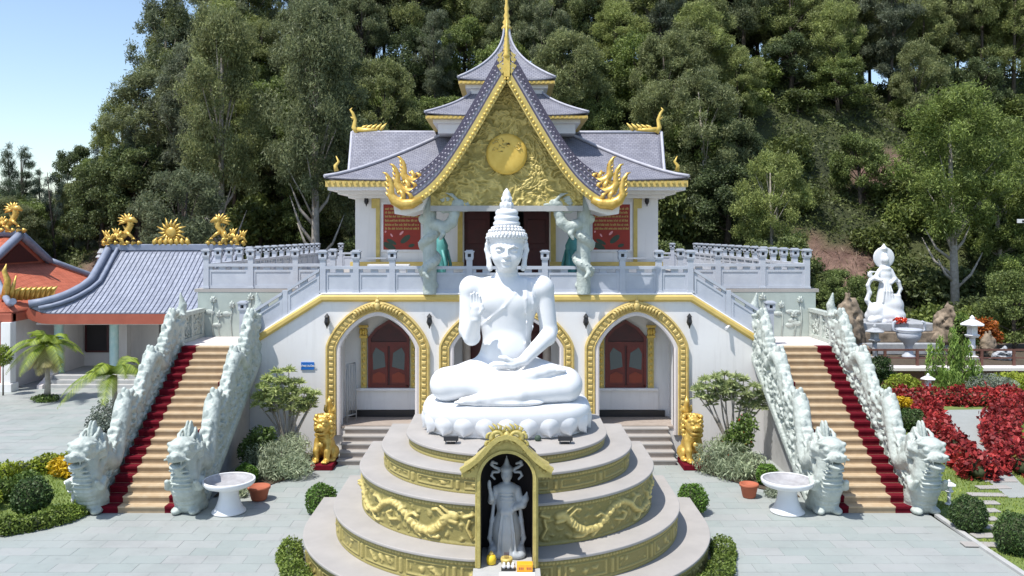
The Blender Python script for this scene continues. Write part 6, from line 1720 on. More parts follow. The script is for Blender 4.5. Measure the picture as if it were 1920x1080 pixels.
def tufted_tree(x, y, tips, label, seed):
    root = plant('tufted_tree', (x, y, .03), label, 'tree', 'tufted small trees at the facade'); rr = random.Random(seed); rng = rngs(seed)
    mb = MB(); Vs = []
    for tx, ty, tz in tips:
        mid = (tx * .45 + rr.uniform(-.08, .08), ty * .4, tz * .55)
        mb.tube([(tx * .06, ty * .06, 0), (tx * .15, ty * .15, tz * .28), mid, (tx * .9, ty * .9, tz * .86), (tx, ty, tz)], [.035, .03, .025, .018, .012], 6)
        for (qx, qy, qz, n) in ((tx, ty, tz, 80), (tx * .8 + .12, ty * .8, tz * .87, 45), (tx * .85 - .15, ty * .8 - .1, tz * .90, 45), (tx * .6, ty + .1, tz * .78, 25)):
            u = unit(rng, n); u[:, 2] = np.abs(u[:, 2]) * .8 - .25; P = np.array([qx, qy, qz]) + u * .13
            Vs.append(leaf_V(P, rng, .24, .045, u * 1.6, .5))
    c = put('trunk', mb.mesh('trunk'), MT['bark'], root); c.matrix_parent_inverse = Matrix()
    c = put('crown', leaf_mesh('crown', Vs, GM['tuft']), None, root); c.matrix_parent_inverse = Matrix()
rr = random.Random(3)
tips = [(-.75, .1, 2.15), (-.55, -.1, 2.4), (-.35, .1, 2.55), (-.15, -.1, 2.35), (-.6, .2, 1.95), (.1, 0, 2.1), (.3, .1, 2.25), (.5, -.1, 2.05), (.62, .1, 1.8), (.35, -.1, 1.75), (-.3, -.2, 2.0), (.75, 0, 1.95), (-.85, 0, 1.85), (.0, .1, 2.6)]
tufted_tree(-6.15, 24.0, tips, 'small tree with tufted leaf rosettes under the blue wall sign', 61)
tips2 = [(-.95, 0, 2.05), (-.7, .1, 2.3), (-.45, -.1, 2.4), (-.15, .1, 2.45), (.15, 0, 2.4), (.4, .1, 2.3), (.65, -.1, 2.15), (.85, .1, 1.9), (-.8, .1, 2.1), (.0, -.1, 2.25), (.55, .1, 1.8), (.95, 0, 1.75), (-.3, .1, 2.2)]
tufted_tree(6.35, 24.2, tips2, 'spreading small tree with tufted leaf rosettes beside the whitish dragon stairs', 62)
# palms by the pavilion
def palm(x, y, h, n, fl, label, seed, dead=0):
    root = plant('palm_tree', (x, y, .01), label, 'palm', 'palms by the pavilion'); rng = rngs(seed); mb = MB()
    mb.tube([(0, 0, 0), (.04, 0, h * .3), (.0, 0, h * .7), (.02, 0, h)], [.14, .10, .085, .07], 9)
    c = put('trunk', mb.mesh('trunk'), MT['bark'], root); c.matrix_parent_inverse = Matrix()
    for mat, cnt, nm, el0, el1 in ((GM['palm'], n, 'crown', .1, 1.2), (GM['dead'], dead, 'dry_skirt', -1.2, -.6)):
        if not cnt: continue
        Vs = []
        for k in range(cnt):
            az = 2 * math.pi * k / cnt + rng.uniform(-.2, .2); el = rng.uniform(el0, el1); L = fl * rng.uniform(.8, 1.1) * (1 if nm == 'crown' else .55)
            t = np.linspace(.05, 1, 42); rx = L * (t * math.cos(el)); rz = L * (t * math.sin(el) - .75 * t ** 2.2 * (1 if nm == 'crown' else .2))
            C_ = np.stack([rx * math.cos(az), rx * math.sin(az), h + rz], 1); tan = np.gradient(C_, axis=0); tan /= np.linalg.norm(tan, axis=1, keepdims=True)
            sd = np.cross(tan, np.array([0, 0, 1.0])); sd /= np.linalg.norm(sd, axis=1, keepdims=True) + 1e-9
            for sg in (-1, 1):
                d = sd * sg + tan * .7 - np.array([0, 0, .45]); d /= np.linalg.norm(d, axis=1, keepdims=True); ll = (.36 * np.sin(math.pi * np.clip(t, .06, .97)) ** .6)[:, None] * fl / 1.5
                tip = C_ + d * ll; w_ = tan * .022
                Vs.append(np.stack([C_ - w_, C_ + w_, tip + w_ * .2, tip - w_ * .2], 1))
        c = put(nm, leaf_mesh(nm, Vs, mat), None, root); c.matrix_parent_inverse = Matrix()
palm(X_at(88, 33), 33, 2.15, 16, 1.7, 'short palm with a dry leaf skirt before the pavilion steps', 70, 10)
palm(X_at(215, 28.5), 28.5, 1.75, 15, 1.8, 'bushy young palm beside the dragon stairs on the pavilion side', 71)
shrub('leafy_shrub', X_at(205, 28), 27.8, [((0, 0, .5), (.55, .5, .6)), ((.4, .1, .4), (.45, .4, .5)), ((-.3, 0, .3), (.4, .4, .35))], 2400, .10, .05, GM['greyg'], 'grey green bush under the young palm', 72)
shrub('low_shrub', X_at(88, 33), 32.9, [((0, 0, .12), (.55, .4, .16))], 700, .12, .05, GM['bush'], 'low ring of plants round the palm by the pavilion steps', 73)
shrub('leafy_shrub', X_at(322, 33.5), 33.5, [((0, 0, 1.9), (.45, .4, .5)), ((.3, 0, 2.4), (.4, .4, .4)), ((-.1, 0, 1.3), (.35, .3, .4))], 1200, .14, .07, GM['darkbox'], 'slender dark shrub in front of the pavilion doorway', 74)
shrub('leafy_shrub', X_at(3, 34), 34.1, [((0, 0, 1.6), (.35, .35, .45))], 600, .2, .05, GM['palm'], 'potted palm leaves beside the red building pillar', 75)
# red hedge side garden
for path, w, h, label, sd in (
    ([(15.25, 31.0), (14.2, 28.5), (13.35, 26.2), (12.95, 24.6), (12.6, 23.1), (12.35, 22.2)], .85, .62, 'dark red leaved hedge bending between the dragon stairs and the garden path', 80),
    ([(14.6, 32.3), (16.2, 32.4), (17.8, 32.2), (19.6, 32.6)], .9, .62, 'dark red leaved hedge running across behind the garden path', 81),
    ([(18.9, 31.0), (17.2, 29.4), (15.85, 27.6), (15.05, 25.9), (14.3, 24.2), (13.75, 22.6)], .95, .65, 'dark red leaved hedge along the far side of the garden path', 82),
    ([(14.1, 22.2), (13.55, 20.9), (13.4, 20.0)], .9, .60, 'dark red leaved hedge at the picture edge beyond the stepping stones', 83)):
    hedge('red_hedge', path, w, h, GM['red'], label, sd, 620, .16, 'red hedges of the garden', .16)
ball_bush('clipped_bush', 9.95 + .15, 18.65, .37, GM['darkbox'], 'round dark green clipped bush beside the stepping stones near the dragon stairs', 'clipped bushes on the lawn', 90, n=3200)
ball_bush('clipped_bush', 10.35, 17.35, .40, GM['darkbox'], 'round dark green clipped bush at the picture edge by the stepping stones', 'clipped bushes on the lawn', 91, n=3200)
ball_bush('clipped_bush', X_at(1712, 28), 28, .48, GM['darkbox'], 'dark green rounded bush in front of the red hedge', None, 92, n=2600, L=.08, squash=.75)
o = pot(10.35, 21.6, .36, .20, 'wide grey planter bowl on the lawn beside the dragon stairs'); 
shrub('leafy_shrub', 10.35, 21.6, [((0, 0, .35), (.32, .32, .28)), ((.1, 0, .6), (.2, .2, .2))], 900, .09, .05, GM['yg'], 'yellow green plant in the wide planter bowl', 93, z=.16)
shrub('feathery_shrub', X_at(1785, 34), 34, [((.05, 0, 1.6), (.22, .22, 1.25)), ((-.85, 0, 1.2), (.2, .2, .95)), ((.62, 0, 1.35), (.22, .2, 1.0)), ((.35, .3, 1.1), (.25, .3, 1.0)), ((-.42, .1, 1.5), (.2, .2, 1.0)), ((1.0, .1, .8), (.25, .3, .7)), ((-.2, -.2, .6), (.6, .3, .55))], 3800, .22, .04, GM['fern'], 'tall feathery light green shrub in the middle of the statue garden', 94, dirs=(0, 0, 1.3))
shrub('round_shrub', X_at(1690, 33.5), 33.5, [((0, 0, .5), (.7, .5, .5)), ((.4, 0, .4), (.5, .4, .4))], 2000, .14, .05, GM['yg'], 'bright yellow green mound shrub beside the stairs in the statue garden', 95)
shrub('grey_shrub', X_at(1850, 33.8), 33.8, [((0, 0, .45), (1.0, .6, .5)), ((.6, 0, .4), (.7, .5, .4))], 2400, .16, .035, GM['greyg'], 'pale grey green mound shrub behind the red hedge', 96)
shrub('ground_cover', X_at(1900, 35), 35, [((0, 0, .4), (1.2, .6, .4))], 1800, .14, .06, GM['yg'], 'yellowish low shrub at the garden edge near the brown rail', 97)
shrub('bonsai_tree', X_at(1650, 34.6), 34.6, [((-.1, 0, 1.05), (.65, .5, .28)), ((.25, 0, .75), (.45, .4, .18)), ((-.2, 0, .55), (.4, .4, .15)), ((.05, 0, 1.3), (.4, .4, .22))], 3000, .09, .05, GM['darkbox'], 'dark layered bonsai tree next to the stairs in the statue garden', 98, cat='tree')
shrub('yellow_flowers', X_at(1690, 31.5), 31.5, [((0, 0, .25), (.5, .3, .2))], 700, .13, .05, GM['yellow'], 'yellow leaved low plant in front of the bright mound shrub', 99)
shrub('orange_shrub', X_at(1845, 41), 41, [((0, 0, 2.0), (.7, .5, .5)), ((-.3, 0, 1.6), (.5, .5, .5)), ((.4, 0, 1.5), (.5, .5, .4))], 1500, .18, .08, GM['autumn'], 'orange brown leaved shrub among the garden rocks', 100)
shrub('leafy_shrub', X_at(1810, 40), 40, [((0, 0, 1.4), (.6, .5, .8)), ((-.2, 0, 2.3), (.3, .3, .5))], 1400, .2, .07, GM['bush'], 'green shrub between the big rock and the orange shrub', 101)

# statue terrace behind the garden
tr = empty('statue_terrace', (20, 37.2, 0), 'low dark red retaining wall with stone edge below the white standing statue', 'wall')
mb = MB(); mb.box(14.8, 34, 36.5, 37.0, 0, .62); mb.build('retaining_wall', MT['wood'], tr)
mb = MB(); mb.box(14.7, 34, 36.4, 37.2, .62, .74); mb.build('wall_edge', MT['pinkwall'], tr)
mb = MB(); mb.box(14.8, 34, 37.0, 45, .1, .70); mb.build('terrace_floor', MT['soil'], tr)
fe = empty('brown_railing', (20, 37, .74), 'dark brown rail fence along the statue terrace', 'fence')
for k in range(13): mb = MB(); mb.box(15.0 + k * 1.4, 15.1 + k * 1.4, 37.05, 37.15, .74, 1.46); mb.build('post', MT['wood'], fe)
for z in (1.05, 1.38): mb = MB(); mb.box(14.9, 32, 37.06, 37.14, z, z + .08 if z > 1.2 else z + .05); mb.build('rail', MT['wood'], fe)
def rock(name, x, y, z, sx, sy, sz, seed, label, mat='rock'):
    rng = rngs(seed); S_ = SDF((-sx * 1.5, -sy * 1.5, -.1), (sx * 1.5, sy * 1.5, sz * 1.25), max(sx, sz) / 34)
    S_.ell((0, 0, sz * .35), (sx * .85, sy * .85, sz * .5), .1)
    for k in range(14):
        t = rng.uniform(0, 1); S_.ell((rng.normal() * sx * .35 * (1.2 - t), rng.normal() * sy * .3, sz * (t * .85)), (sx * rng.uniform(.2, .45) * (1.15 - .5 * t), sy * rng.uniform(.3, .5) * (1.1 - .4 * t), sz * rng.uniform(.10, .22)), .05)
    for k in range(16): S_.ell((rng.uniform(-1, 1) * sx, -sy * rng.uniform(.4, 1), sz * rng.uniform(.1, 1)), (sx * .12, sy * .3, sz * .05), .04, sub=True)
    me = S_.mesh(name); nv = len(me.vertices); co = np.zeros(nv * 3, np.float32); no = np.zeros(nv * 3, np.float32); me.vertices.foreach_get('co', co); me.vertex_normals.foreach_get('vector', no); co = co.reshape(-1, 3); no = no.reshape(-1, 3)
    a1 = np.abs(2 * fbm(co[:, 0] * 2.3 + co[:, 1] * 1.7 + seed, co[:, 2] * 1.3, seed, 4) - .94); a2 = fbm(co[:, 0] * 5 - co[:, 1] * 4, co[:, 2] * 6 + co[:, 1] * 3, seed + 7, 3)
    co += no * ((a1 - .25) * .42 * min(sx, sz) + (a2 - .45) * .22 * min(sx, sz))[:, None]; me.vertices.foreach_set('co', co.ravel()); me.update()
    o = put(name, me, MT[mat]); o.location = (x, y, z); return tag(o, label, 'rock', 'garden rocks')
rock('garden_rock', X_at(1592, 41), 41, .68, .85, .6, 3.3, 1, 'tall tan standing rock between the stairs parapet and the white statue')
rock('garden_rock', X_at(1775, 41), 41, .68, .85, .6, 2.6, 2, 'bulging tan rock beside the white standing statue')
rock('garden_rock', X_at(1852, 40), 40, .68, .45, .4, 1.3, 3, 'small reddish rock under the orange shrub')
rock('garden_rock', X_at(1880, 39), 39, .68, .6, .4, .6, 4, 'flat grey rock behind the brown railing', 'stonegrey')
rock('garden_rock', X_at(1620, 39.5), 39.5, .68, .8, .4, .7, 5, 'low tan rock at the foot of the tall standing rock')
al = empty('statue_altar', (X_at(1672, 41.5), 41.5, .7), 'layered grey stone altar under the white standing statue', 'altar'); ax = X_at(1672, 41.5)
for k, (w_, z0, z1, mt) in enumerate(((3.2, .7, 1.25, 'stonegrey'), (2.7, 1.25, 1.75, 'rock'), (1.9, 1.75, 2.15, 'stonegrey'))): mb = MB(); mb.box(ax - w_, ax + w_, 40.6 + .25 * k, 43.5, z0, z1); mb.build('altar_step', MT[mt], al, bevel=.05)
ur = empty('incense_urn', (X_at(1704, 39.6), 39.6, .7), 'grey stone incense urn on a foot before the white standing statue', 'urn'); ux = X_at(1704, 39.6)
mb = MB(); mb.lathe([(.30, 0), (.30, .12), (.2, .2), (.16, .5), (.25, .7), (.48, .9), (.55, 1.15), (.50, 1.2), (.60, 1.3), (.58, 1.36), (.4, 1.36)], 20, (ux, 39.6, .7)); mb.build('bowl', MT['balus'], ur)
for sg in (-1, 1): mb = MB(); mb.tube([(ux + sg * .5, 39.6, 1.9), (ux + sg * .75, 39.6, 2.0), (ux + sg * .72, 39.6, 2.35), (ux + sg * .6, 39.6, 2.4)], .06, 6); mb.build('handle', MT['balus'], ur)
for px, sc, lb in ((1640, 1.6, 'grey carved pedestal bowl left of the incense urn'), (1823, 2.0, 'pale stone lantern between the rocks and the railing')):
    stone_lantern(X_at(px, 39.2), 39.2, sc, lb, MT['stonegrey'] if px < 1700 else MT['white']).location.z = .70
W_ = SDF((-1.25, -.8, -.05), (1.25, .8, 4.35), .036)
W_.ell((0, 0, .35), (1.1, .65, .55), .15); W_.ell((.25, 0, .9), (.75, .5, .65), .15); W_.box((.0, -.35, .8), (.75, .35, 1.55), .1, .1); W_.ell((-.6, -.2, .6), (.45, .4, .5), .1)
W_.cone((-.02, 0, 1.3), (0, 0, 2.2), .42, .30, .1); W_.ell((0, 0, 2.55), (.36, .26, .42), .1); W_.ell((0, 0, 2.9), (.33, .24, .2), .08); W_.cone((0, 0, 2.95), (0, -.02, 3.2), .11, .11, .05); W_.ell((0, -.05, 3.40), (.19, .2, .24), .04); W_.ell((0, .0, 3.62), (.14, .15, .16), .04)
W_.ell((0, .16, 3.52), (.60, .07, .60), .02); W_.cone((0, .16, 4.02), (0, .16, 4.28), .16, .03, .08)
W_.chain([(-.3, 0, 2.8), (-.55, -.05, 2.4), (-.35, -.3, 2.3)], [.14, .13, .09], .05); W_.chain([(.3, 0, 2.8), (.5, -.05, 2.35), (.2, -.3, 2.15)], [.14, .13, .09], .05)
W_.chain([(-.5, 0, 2.5), (-.8, 0, 2.3), (-.95, 0, 2.0), (-.85, 0, 1.6), (-1.0, 0, 1.2), (-.8, 0, .9)], [.10, .11, .10, .12, .12, .14], .05)
for a in range(5): W_.chain([(-.72, 0, 2.35), (-.78 - .12 * math.cos(a * .5 - .6), 0, 2.5 + .12 * a * .5), (-.95 + .12 * a, 0, 2.75)], [.07, .06, .02], .03)
W_.chain([(.45, 0, 2.5), (.72, 0, 2.2), (.85, 0, 1.8), (.7, 0, 1.5), (.6, -.2, 1.3)], [.09, .11, .10, .10, .12], .05)
for a in range(6): W_.ell((-.9 + .32 * a, -.45, .15 + .1 * math.sin(a * 2)), (.25, .22, .2), .05)
for q in (-.2, -.05, .1, .22): W_.chain([(q * .6, -.25, 2.2), (q, -.38, 1.7), (q * 1.4, -.36, 1.1)], [.03, .04, .05], .04)
o = put('standing_statue', W_.mesh('standing_statue'), MT['marble']); o.location = (ax - .1, 42.0, 2.12); o.scale = (.9, .9, .9); tag(o, 'white marble standing figure with a round halo above the statue garden', 'statue')
shrub('altar_flowers', ax + .2, 41.0, [((0, 0, .15), (.4, .2, .15))], 160, .12, .1, GM['flower'], 'red and green flowers at the feet of the white standing statue', 105, z=2.15)
o = empty('hillside_panel', (X_at(1915, 44), 44, 6.9), 'small white boxed panel on the slope at the picture edge', 'panel'); xx = X_at(1916, 44)
mb = MB(); mb.box(xx - .25, xx + .8, 43.9, 44, 7.02, 7.22); mb.build('board', MT['white'], o); mb = MB(); mb.box(xx - .05, xx + .7, 43.88, 43.899, 7.06, 7.16); mb.build('dark_field', MT['iron'], o); mb = MB(); mb.tube([(xx + .5, 44.05, .6), (xx + .5, 44.05, 7.2)], .04, 6); mb.build('pole', MT['iron'], o)
# ------------------------------------------------------------------ wooded hillside
FM = dict(
    acacia=leaf_mat('acacia_leaves', (.11, .145, .066), (.34, .39, .175), .42, .32),
    broad=leaf_mat('broadleaf_leaves', (.060, .095, .036), (.22, .28, .10), .34, .34),
    bright=leaf_mat('bright_leaves', (.085, .125, .035), (.27, .34, .095), .35, .12),
    wispy=leaf_mat('casuarina_needles', (.050, .080, .060), (.13, .175, .125), .32, .2),
    euc=leaf_mat('eucalyptus_leaves', (.105, .135, .082), (.30, .345, .195), .42, .30),
    bush=leaf_mat('slope_bush_leaves', (.055, .085, .025), (.20, .25, .075), .32, .28),
    under=leaf_mat('undergrowth_leaves', (.050, .075, .022), (.17, .20, .065), .3, .0),
    dry=leaf_mat('dry_scrub', (.14, .10, .06), (.30, .23, .14), .15, .1),
)
def make_tree(kind, seed):
    rng = rngs(seed); lobes = []
    if kind == 'acacia':
        h = 10.5; t0 = 2.6; n, L, W = 30000, .25, .060; R0 = 2.8
        for k in range(85):
            z = t0 + (h - t0 - .6) * rng.random() ** .85; f = (z - t0) / (h - t0); rm = R0 * (math.sin(math.pi * (.18 + .78 * f)) ** .8); a = rng.uniform(0, 6.3); q = rm * rng.uniform(.25, 1) ** .7
            r = rng.uniform(.35, .80); lobes.append(((q * math.cos(a), q * math.sin(a), z), (r, r, r * rng.uniform(.7, 1.0))))
        trunk_top = h * .85; tr = .15; bark = MT['bark']; dirs = (0, 0, -.5); inner = .0
    elif kind == 'tall':
        h = 16.0; t0 = 6.4; n, L, W = 42000, .26, .065; R0 = 3.3
        for k in range(120):
            z = t0 + (h - t0 - .5) * rng.random() ** .9; f = (z - t0) / (h - t0); rm = R0 * (math.sin(math.pi * (.15 + .80 * f)) ** .75); a = rng.uniform(0, 6.3); q = rm * rng.uniform(.15, 1) ** .7
            r = rng.uniform(.4, .95); lobes.append(((q * math.cos(a), q * math.sin(a), z), (r, r, r * rng.uniform(.8, 1.2))))
        trunk_top = h * .88; tr = .24; bark = MT['bark']; dirs = (0, 0, -.6); inner = .0
    elif kind == 'broad':
        h = 7.0; t0 = 1.4; n, L, W = 20000, .21, .105; R0 = 2.9
        for k in range(60):
            z = t0 + (h - t0 - .8) * rng.random(); f = (z - t0) / (h - t0); rm = R0 * (1 - f ** 2.2) ** .6; a = rng.uniform(0, 6.3); q = rm * rng.uniform(.3, 1) ** .6
            r = rng.uniform(.4, .85); lobes.append(((q * math.cos(a), q * math.sin(a), z), (r, r, r * .75)))
        trunk_top = h * .6; tr = .2; bark = MT['barkdark']; dirs = None; inner = .3
    elif kind == 'wispy':
        h = 8.5; t0 = 1.2; n, L, W = 4200, .55, .035; R0 = 1.6
        for k in range(26):
            z = t0 + (h - t0) * rng.random(); f = (z - t0) / (h - t0); rm = R0 * (1 - f) ** .8 + .1; a = rng.uniform(0, 6.3); q = rm * rng.uniform(.2, 1)
            r = rng.uniform(.35, .8) * (1.1 - .6 * f); lobes.append(((q * math.cos(a), q * math.sin(a), z), (r, r, r * .8)))
        trunk_top = h * .95; tr = .12; bark = MT['barkdark']; dirs = (0, 0, .5); inner = .0
    elif kind == 'euc':
        h = 12.5; t0 = 2.8; n, L, W = 26000, .25, .060; R0 = 2.7
        for k in range(75):
            z = t0 + (h - t0) * rng.random(); f = (z - t0) / (h - t0); rm = R0 * (.55 + .45 * math.sin(math.pi * f)); a = rng.uniform(0, 6.3); q = rm * rng.uniform(.1, 1)
            r = rng.uniform(.35, .75); lobes.append(((q * math.cos(a), q * math.sin(a), z), (r, r, r * .8)))
        trunk_top = h * .9; tr = .13; bark = MT['barkdark']; dirs = (0, 0, -.6); inner = .0
    else:   # bush
        h = 2.4; n, L, W = 5200, .19, .10
        for k in range(10):
            a = rng.uniform(0, 6.3); q = rng.uniform(0, 1.3); r = rng.uniform(.45, .85); lobes.append(((q * math.cos(a), q * math.sin(a), rng.uniform(.4, 1.5)), (r, r, r * .8)))
        trunk_top = 1.2; tr = .07; bark = MT['barkdark']; dirs = None; inner = .3
    P, u = lobe_pts(lobes, n, rng, inner); P = P + rng.normal(size=P.shape) * (.10 if kind != 'bush' else .05)
    dv = None if dirs is None else np.tile(np.array(dirs, float), (n, 1))
    crown = leaf_mesh('crown', leaf_V(P, rng, L, W, dv), FM.get(kind, FM['acacia']))
    mb = MB(); bx, by = rng.uniform(-.4, .4, 2)
    pts = [(0, 0, -.6), (bx * .3, by * .3, trunk_top * .3), (bx * .7, by * .5, trunk_top * .62), (bx, by, trunk_top)]
    mb.tube(pts, [tr * 1.25, tr, tr * .7, tr * .25], 8)
    for k in range(min(len(lobes), 13)):
        c, r = lobes[k]; z0 = max(trunk_top * .22, min(trunk_top * .9, c[2] * .62)); f = z0 / trunk_top
        b0 = (bx * f, by * f, z0); mb.tube([b0, ((b0[0] + c[0]) * .45, (b0[1] + c[1]) * .45, z0 + (c[2] - z0) * .5), c], [tr * .32, tr * .2, tr * .06], 5)
    if kind == 'tall':
        for a0, z0, ln in ((2.6, 3.4, 2.6), (2.9, 4.4, 2.2), (.3, 2.6, 2.4), (.6, 5.0, 1.8), (3.6, 3.0, 1.6)):
            f = z0 / trunk_top; mb.tube([(bx * f, by * f, z0), (bx * f + .45 * ln * math.cos(a0), by * f + .3 * ln * math.sin(a0), z0 + .4 * ln), (bx * f + .75 * ln * math.cos(a0), by * f + .4 * ln * math.sin(a0), z0 + ln)], [.12, .085, .02], 6)
    tm = mb.mesh('trunk'); tm.materials.append(bark)
    return crown, tm
PROTO = {k: [make_tree(k, 200 + 17 * i + 31 * j) for j in range(c)] for i, (k, c) in enumerate((('acacia', 4), ('broad', 4), ('wispy', 3), ('euc', 3), ('bush', 4), ('tall', 3)))}
DARKTRUNK = {}
for cr_, tm_ in PROTO['acacia']:
    d_ = tm_.copy(); d_.materials[0] = MT['barkdark']; DARKTRUNK[tm_.name] = d_
rt = random.Random(99)
def tree(kind, x, y, s=1.0, z=None, label=None, group=None, mat=None, sz=None, cat='tree', name=None):
    cr, tm = rt.choice(PROTO[kind])
    if group and kind == 'acacia': tm = DARKTRUNK[tm.name]
    zz = float(hill(x, y)) - .1 if z is None else z
    root = empty(name or {'acacia': 'acacia_tree', 'broad': 'broadleaf_tree', 'wispy': 'casuarina_tree', 'euc': 'eucalyptus_tree', 'bush': 'slope_bush', 'tall': 'tall_tree'}[kind], (x, y, zz), label, cat, group)
    root.rotation_euler = (rt.uniform(-.05, .05), rt.uniform(-.05, .05), rt.uniform(0, 6.28)); root.scale = (s * rt.uniform(.86, 1.14), s * rt.uniform(.86, 1.14), s * (sz or rt.uniform(.85, 1.2)))
    for nm, me in (('trunk', tm), ('crown', cr)):
        if nm == 'crown' and mat is not None: me = me.copy(); me.materials[0] = mat
        o = bpy.data.objects.new(nm, me); C.objects.link(o); o.parent = root
    return root
# trees one can pick out
def atx(px, y): return X_at(px, y)
for px_, y_, s_, m_, lb_ in ((415, 55, 1.0, FM['acacia'], 'tall airy light green tree with pale forked trunk above the pavilion sun ornament'), (592, 54, 1.02, FM['acacia'], 'tall light green tree with pale trunk just beyond the palm side ridge finial'), (1793, 51, .93, FM['bright'], 'tall yellow green tree towering behind the standing statue garden')):
    o = tree('tall', atx(px_, y_), y_, s_, label=lb_, mat=m_, sz=s_ * (1.2 if px_ < 1000 else 1.05)); o.rotation_euler = (0, 0, rt.uniform(-.3, .3))
tree('acacia', atx(1880, 56), 56, 1.1, label='light green tree at the picture edge behind the statue garden', mat=FM['bright'])
tree('broad', atx(720, 54), 54, .95, label='rounded light green tree behind the palm side wing roof')
tree('broad', atx(1120, 56), 56, 1.0, label='rounded light green tree beside the upper tower roof', mat=FM['bright'])
tree('broad', atx(1575, 46.5), 46.5, .50, z=1.5, label='bright green bushy tree beside the lantern posts', mat=FM['bright'], sz=.9)
tree('broad', atx(1905, 42.5), 42.5, .55, z=.5, label='glossy leaved tree at the picture edge of the statue garden', sz=1.15)
tree('bush', atx(130, 50), 50, 1.5, label='yellow green round bush behind the red roofed building', mat=FM['bright'], cat='bush')
tree('acacia', atx(1450, 54), 54, .8, label='grey green tree above the lantern posts on the statue garden side')
tree('acacia', atx(1330, 60), 60, 1.0, label='tall tree just beyond the ridge finial on the statue garden side')
for px, y, s, lb in ((25, 62, .8, 'thin dark feathery tree at the picture edge against the sky'), (75, 66, .6, 'short dark feathery tree second from the picture edge against the sky'), (120, 64, .55, 'low wispy tree alone against the sky above the red roof'), (205, 64, .95, 'dark feathery tree where the skyline begins to climb'), (255, 62, 1.05, 'dark feathery tree leaning beside the tall light green tree')):
    tree('wispy', atx(px, y), y, s, label=lb, group='feathery trees on the skyline')
for px, y, k_, s_, lb in ((190, 60, 'broad', .85, 'dark broad tree at the start of the climbing skyline'), (228, 64, 'acacia', .78, 'airy tree on the skyline behind the feathery trees'), (262, 61, 'broad', 1.0, 'dark broad tree below the leaning feathery tree'), (290, 63, 'acacia', 1.05, 'airy tree on the skyline next to the tall forked tree'), (322, 66, 'acacia', 1.2, 'high airy tree on the skyline behind the tall forked tree'), (345, 60, 'euc', 1.0, 'slim tree beside the crown of the tall forked tree'), (150, 62, 'broad', .55, 'small dark tree on the low skyline above the red roof'), (60, 60, 'broad', .6, 'small dark tree on the low skyline near the picture edge'), (15, 58, 'acacia', .55, 'small airy tree at the very edge of the low skyline'), (105, 60, 'wispy', .75, 'feathery tree between the small dark skyline trees'), (45, 64, 'wispy', .85, 'taller feathery tree near the picture edge')):
    tree(k_, atx(px, y), y, s_, label=lb)
for px, y in ((1345, 80), (1420, 82), (1480, 80), (1540, 84), (1690, 82), (1740, 80), (1880, 78)): tree('acacia', atx(px, y), y, 1.1, label='airy light green tree on the crest above the statue garden slope', group='crest trees')
# the forest
forest = [o for o in C.objects if o.get('group') == 'crest trees']
def zone(x, y):
    px = 950 + 1600 * x / y
    side = 'palm side' if px < 640 else ('slope behind the roofs' if px < 1290 else 'statue garden side')
    hgt = 'low' if y < 57 else ('halfway up' if y < 70 else 'high up')
    return side, hgt
KN = {'acacia': 'airy light green tree', 'broad': 'dense dark rounded tree', 'wispy': 'dark feathery tree', 'euc': 'thin tall tree', 'bush': 'dark green bush'}
count = {}
for row, y0 in enumerate(np.arange(49.5, 88, 3.2)):
    sp = 3.2 + .03 * (y0 - 48)
    x = -.63 * y0
    while x < .63 * y0:
        xx = x + rt.uniform(-1, 1); yy = y0 + rt.uniform(-1.3, 1.3); x += sp * rt.uniform(.8, 1.3)
        px = 950 + 1600 * xx / yy
        if bare(np.array([xx]), np.array([yy]))[0] > .25 or bare(np.array([xx]), np.array([yy - 2.0]))[0] > .6: continue
        if px < 330 and yy > 70: continue
        if yy < 58 and (340 < px < 650 or 1720 < px < 1860) and rt.random() < .95:
            if rt.random() < .4: continue
            kind = 'bush'; s = rt.uniform(1.0, 1.6)
        elif px < 330:
            kind = rt.choices(('broad', 'bush', 'wispy', 'acacia'), (3, 4, 2, 1))[0]; s = rt.uniform(.55, .85) * (1 if kind != 'bush' else 1.6)
            if px < 180: s *= .8
        elif px > 1380 and yy < 72:
            kind = rt.choices(('broad', 'bush', 'acacia'), (4, 5, 1))[0]; s = rt.uniform(.6, .9) * (1 if kind != 'bush' else 1.9)
        elif yy > 72:
            kind = rt.choices(('euc', 'acacia', 'broad'), (4, 3, 1 if px < 1300 else 0))[0]; s = rt.uniform(.9, 1.15)
        else:
            kind = rt.choices(('acacia', 'broad', 'bush', 'euc'), (4, 4, 1, 1))[0]; s = rt.uniform(.75, 1.05) * (1 if kind != 'bush' else 1.8)
        if px > 1570 and px < 1700 and 66 < yy < 90 and rt.random() < .5: continue
        sd, hg = zone(xx, yy)
        forest.append(tree(kind, xx, yy, s, label='%s %s the %s' % (KN[kind], hg + (' on' if hg == 'low' else ''), 'slope, ' + sd if 'slope' not in sd else sd), group='%s trees, %s, %s' % (kind, sd, hg), cat='bush' if kind == 'bush' else 'tree'))
        count[kind] = count.get(kind, 0) + 1
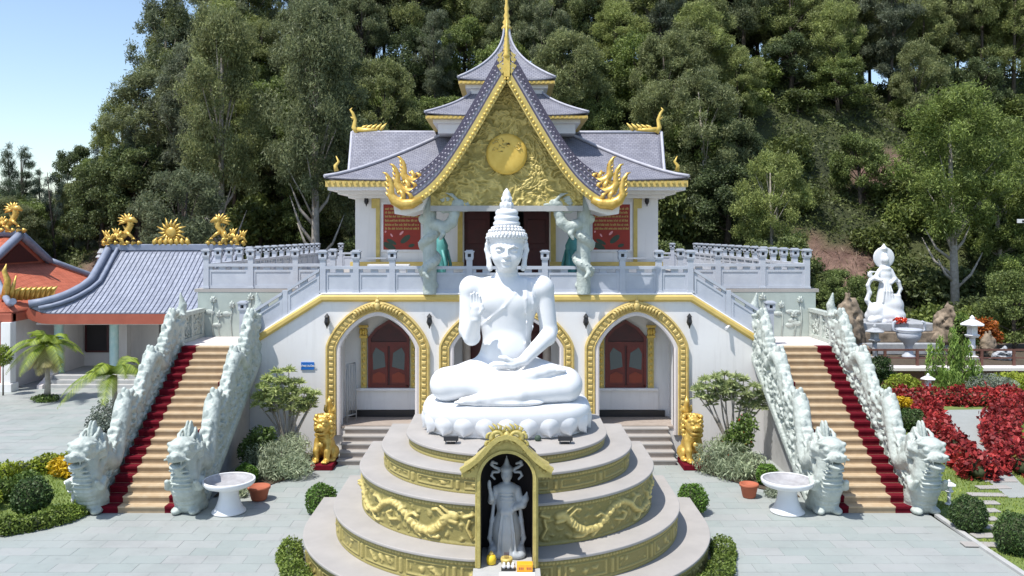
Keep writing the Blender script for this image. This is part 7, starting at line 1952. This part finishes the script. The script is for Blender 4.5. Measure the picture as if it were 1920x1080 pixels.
# bushes at the foot of the slope
for px in list(range(-20, 660, 44)) + list(range(1265, 1950, 44)):
    yy = rt.uniform(45.5, 49); xx = atx(px + rt.uniform(-15, 15), yy)
    if xx > 14 and yy < 47: yy = 47.5
    if bare(np.array([xx]), np.array([yy]))[0] > .5: continue
    forest.append(tree('bush', xx, yy, rt.uniform(.8, 1.5), label='dark green bush at the foot of the slope, ' + ('palm side' if px < 700 else 'statue garden side'), group='bushes at the foot of the slope, ' + ('palm side' if px < 700 else 'statue garden side'), cat='bush'))
# each of them told apart by its order along the slope
byl = {}
for o in forest: byl.setdefault(o['label'], []).append(o)
ORD = ['first', 'second', 'third', 'fourth', 'fifth', 'sixth', 'seventh', 'eighth', 'ninth', 'tenth', 'eleventh', 'twelfth', 'thirteenth', 'fourteenth', 'fifteenth', 'sixteenth', 'seventeenth', 'eighteenth', 'nineteenth', 'twentieth', 'twenty-first', 'twenty-second', 'twenty-third', 'twenty-fourth', 'twenty-fifth', 'twenty-sixth']
for lab, os_ in byl.items():
    if len(os_) < 2: continue
    os_.sort(key=lambda o: o.location.x / o.location.y)
    for i, o in enumerate(os_): o['label'] = '%s, %s from the left' % (lab, ORD[min(i, 25)])
# leafy undergrowth over the slope
rng = rngs(500); n = 260000
X = rng.uniform(-58, 62, n); Y = rng.uniform(46, 92, n)
k = (np.abs(X) < .66 * Y) & (bare(X, Y) < .3 + .5 * rng.random(n)) & (fbm(X / 1.6, Y / 1.6, 41) > .36)
X, Y = X[k], Y[k]; hgt = np.clip((fbm(X / 2.4, Y / 2.4, 42) - .30) * 3.2, .05, 1.8)
P = np.stack([X, Y, hill(X, Y) + hgt * rng.random(len(X)) ** .5], 1)
u = put('undergrowth', leaf_mesh('undergrowth', leaf_V(P, rng, .27, .13), FM['under'])); tag(u, 'leafy green undergrowth covering the hillside between the trees', 'undergrowth', kind='stuff')
n = 7000; X = rng.uniform(-32, 36, n); Y = rng.uniform(48, 70, n); k = (bare(X, Y) > .2); X, Y = X[k], Y[k]
P = np.stack([X, Y, hill(X, Y) + rng.random(len(X)) * .5], 1)
u = put('dry_scrub', leaf_mesh('dry_scrub', leaf_V(P, rng, .7, .05, np.array([0, 0, .8])), FM['dry'])); tag(u, 'dry brown scrub on the bare earth patches of the hillside', 'scrub', kind='stuff')
print('TREES', count)
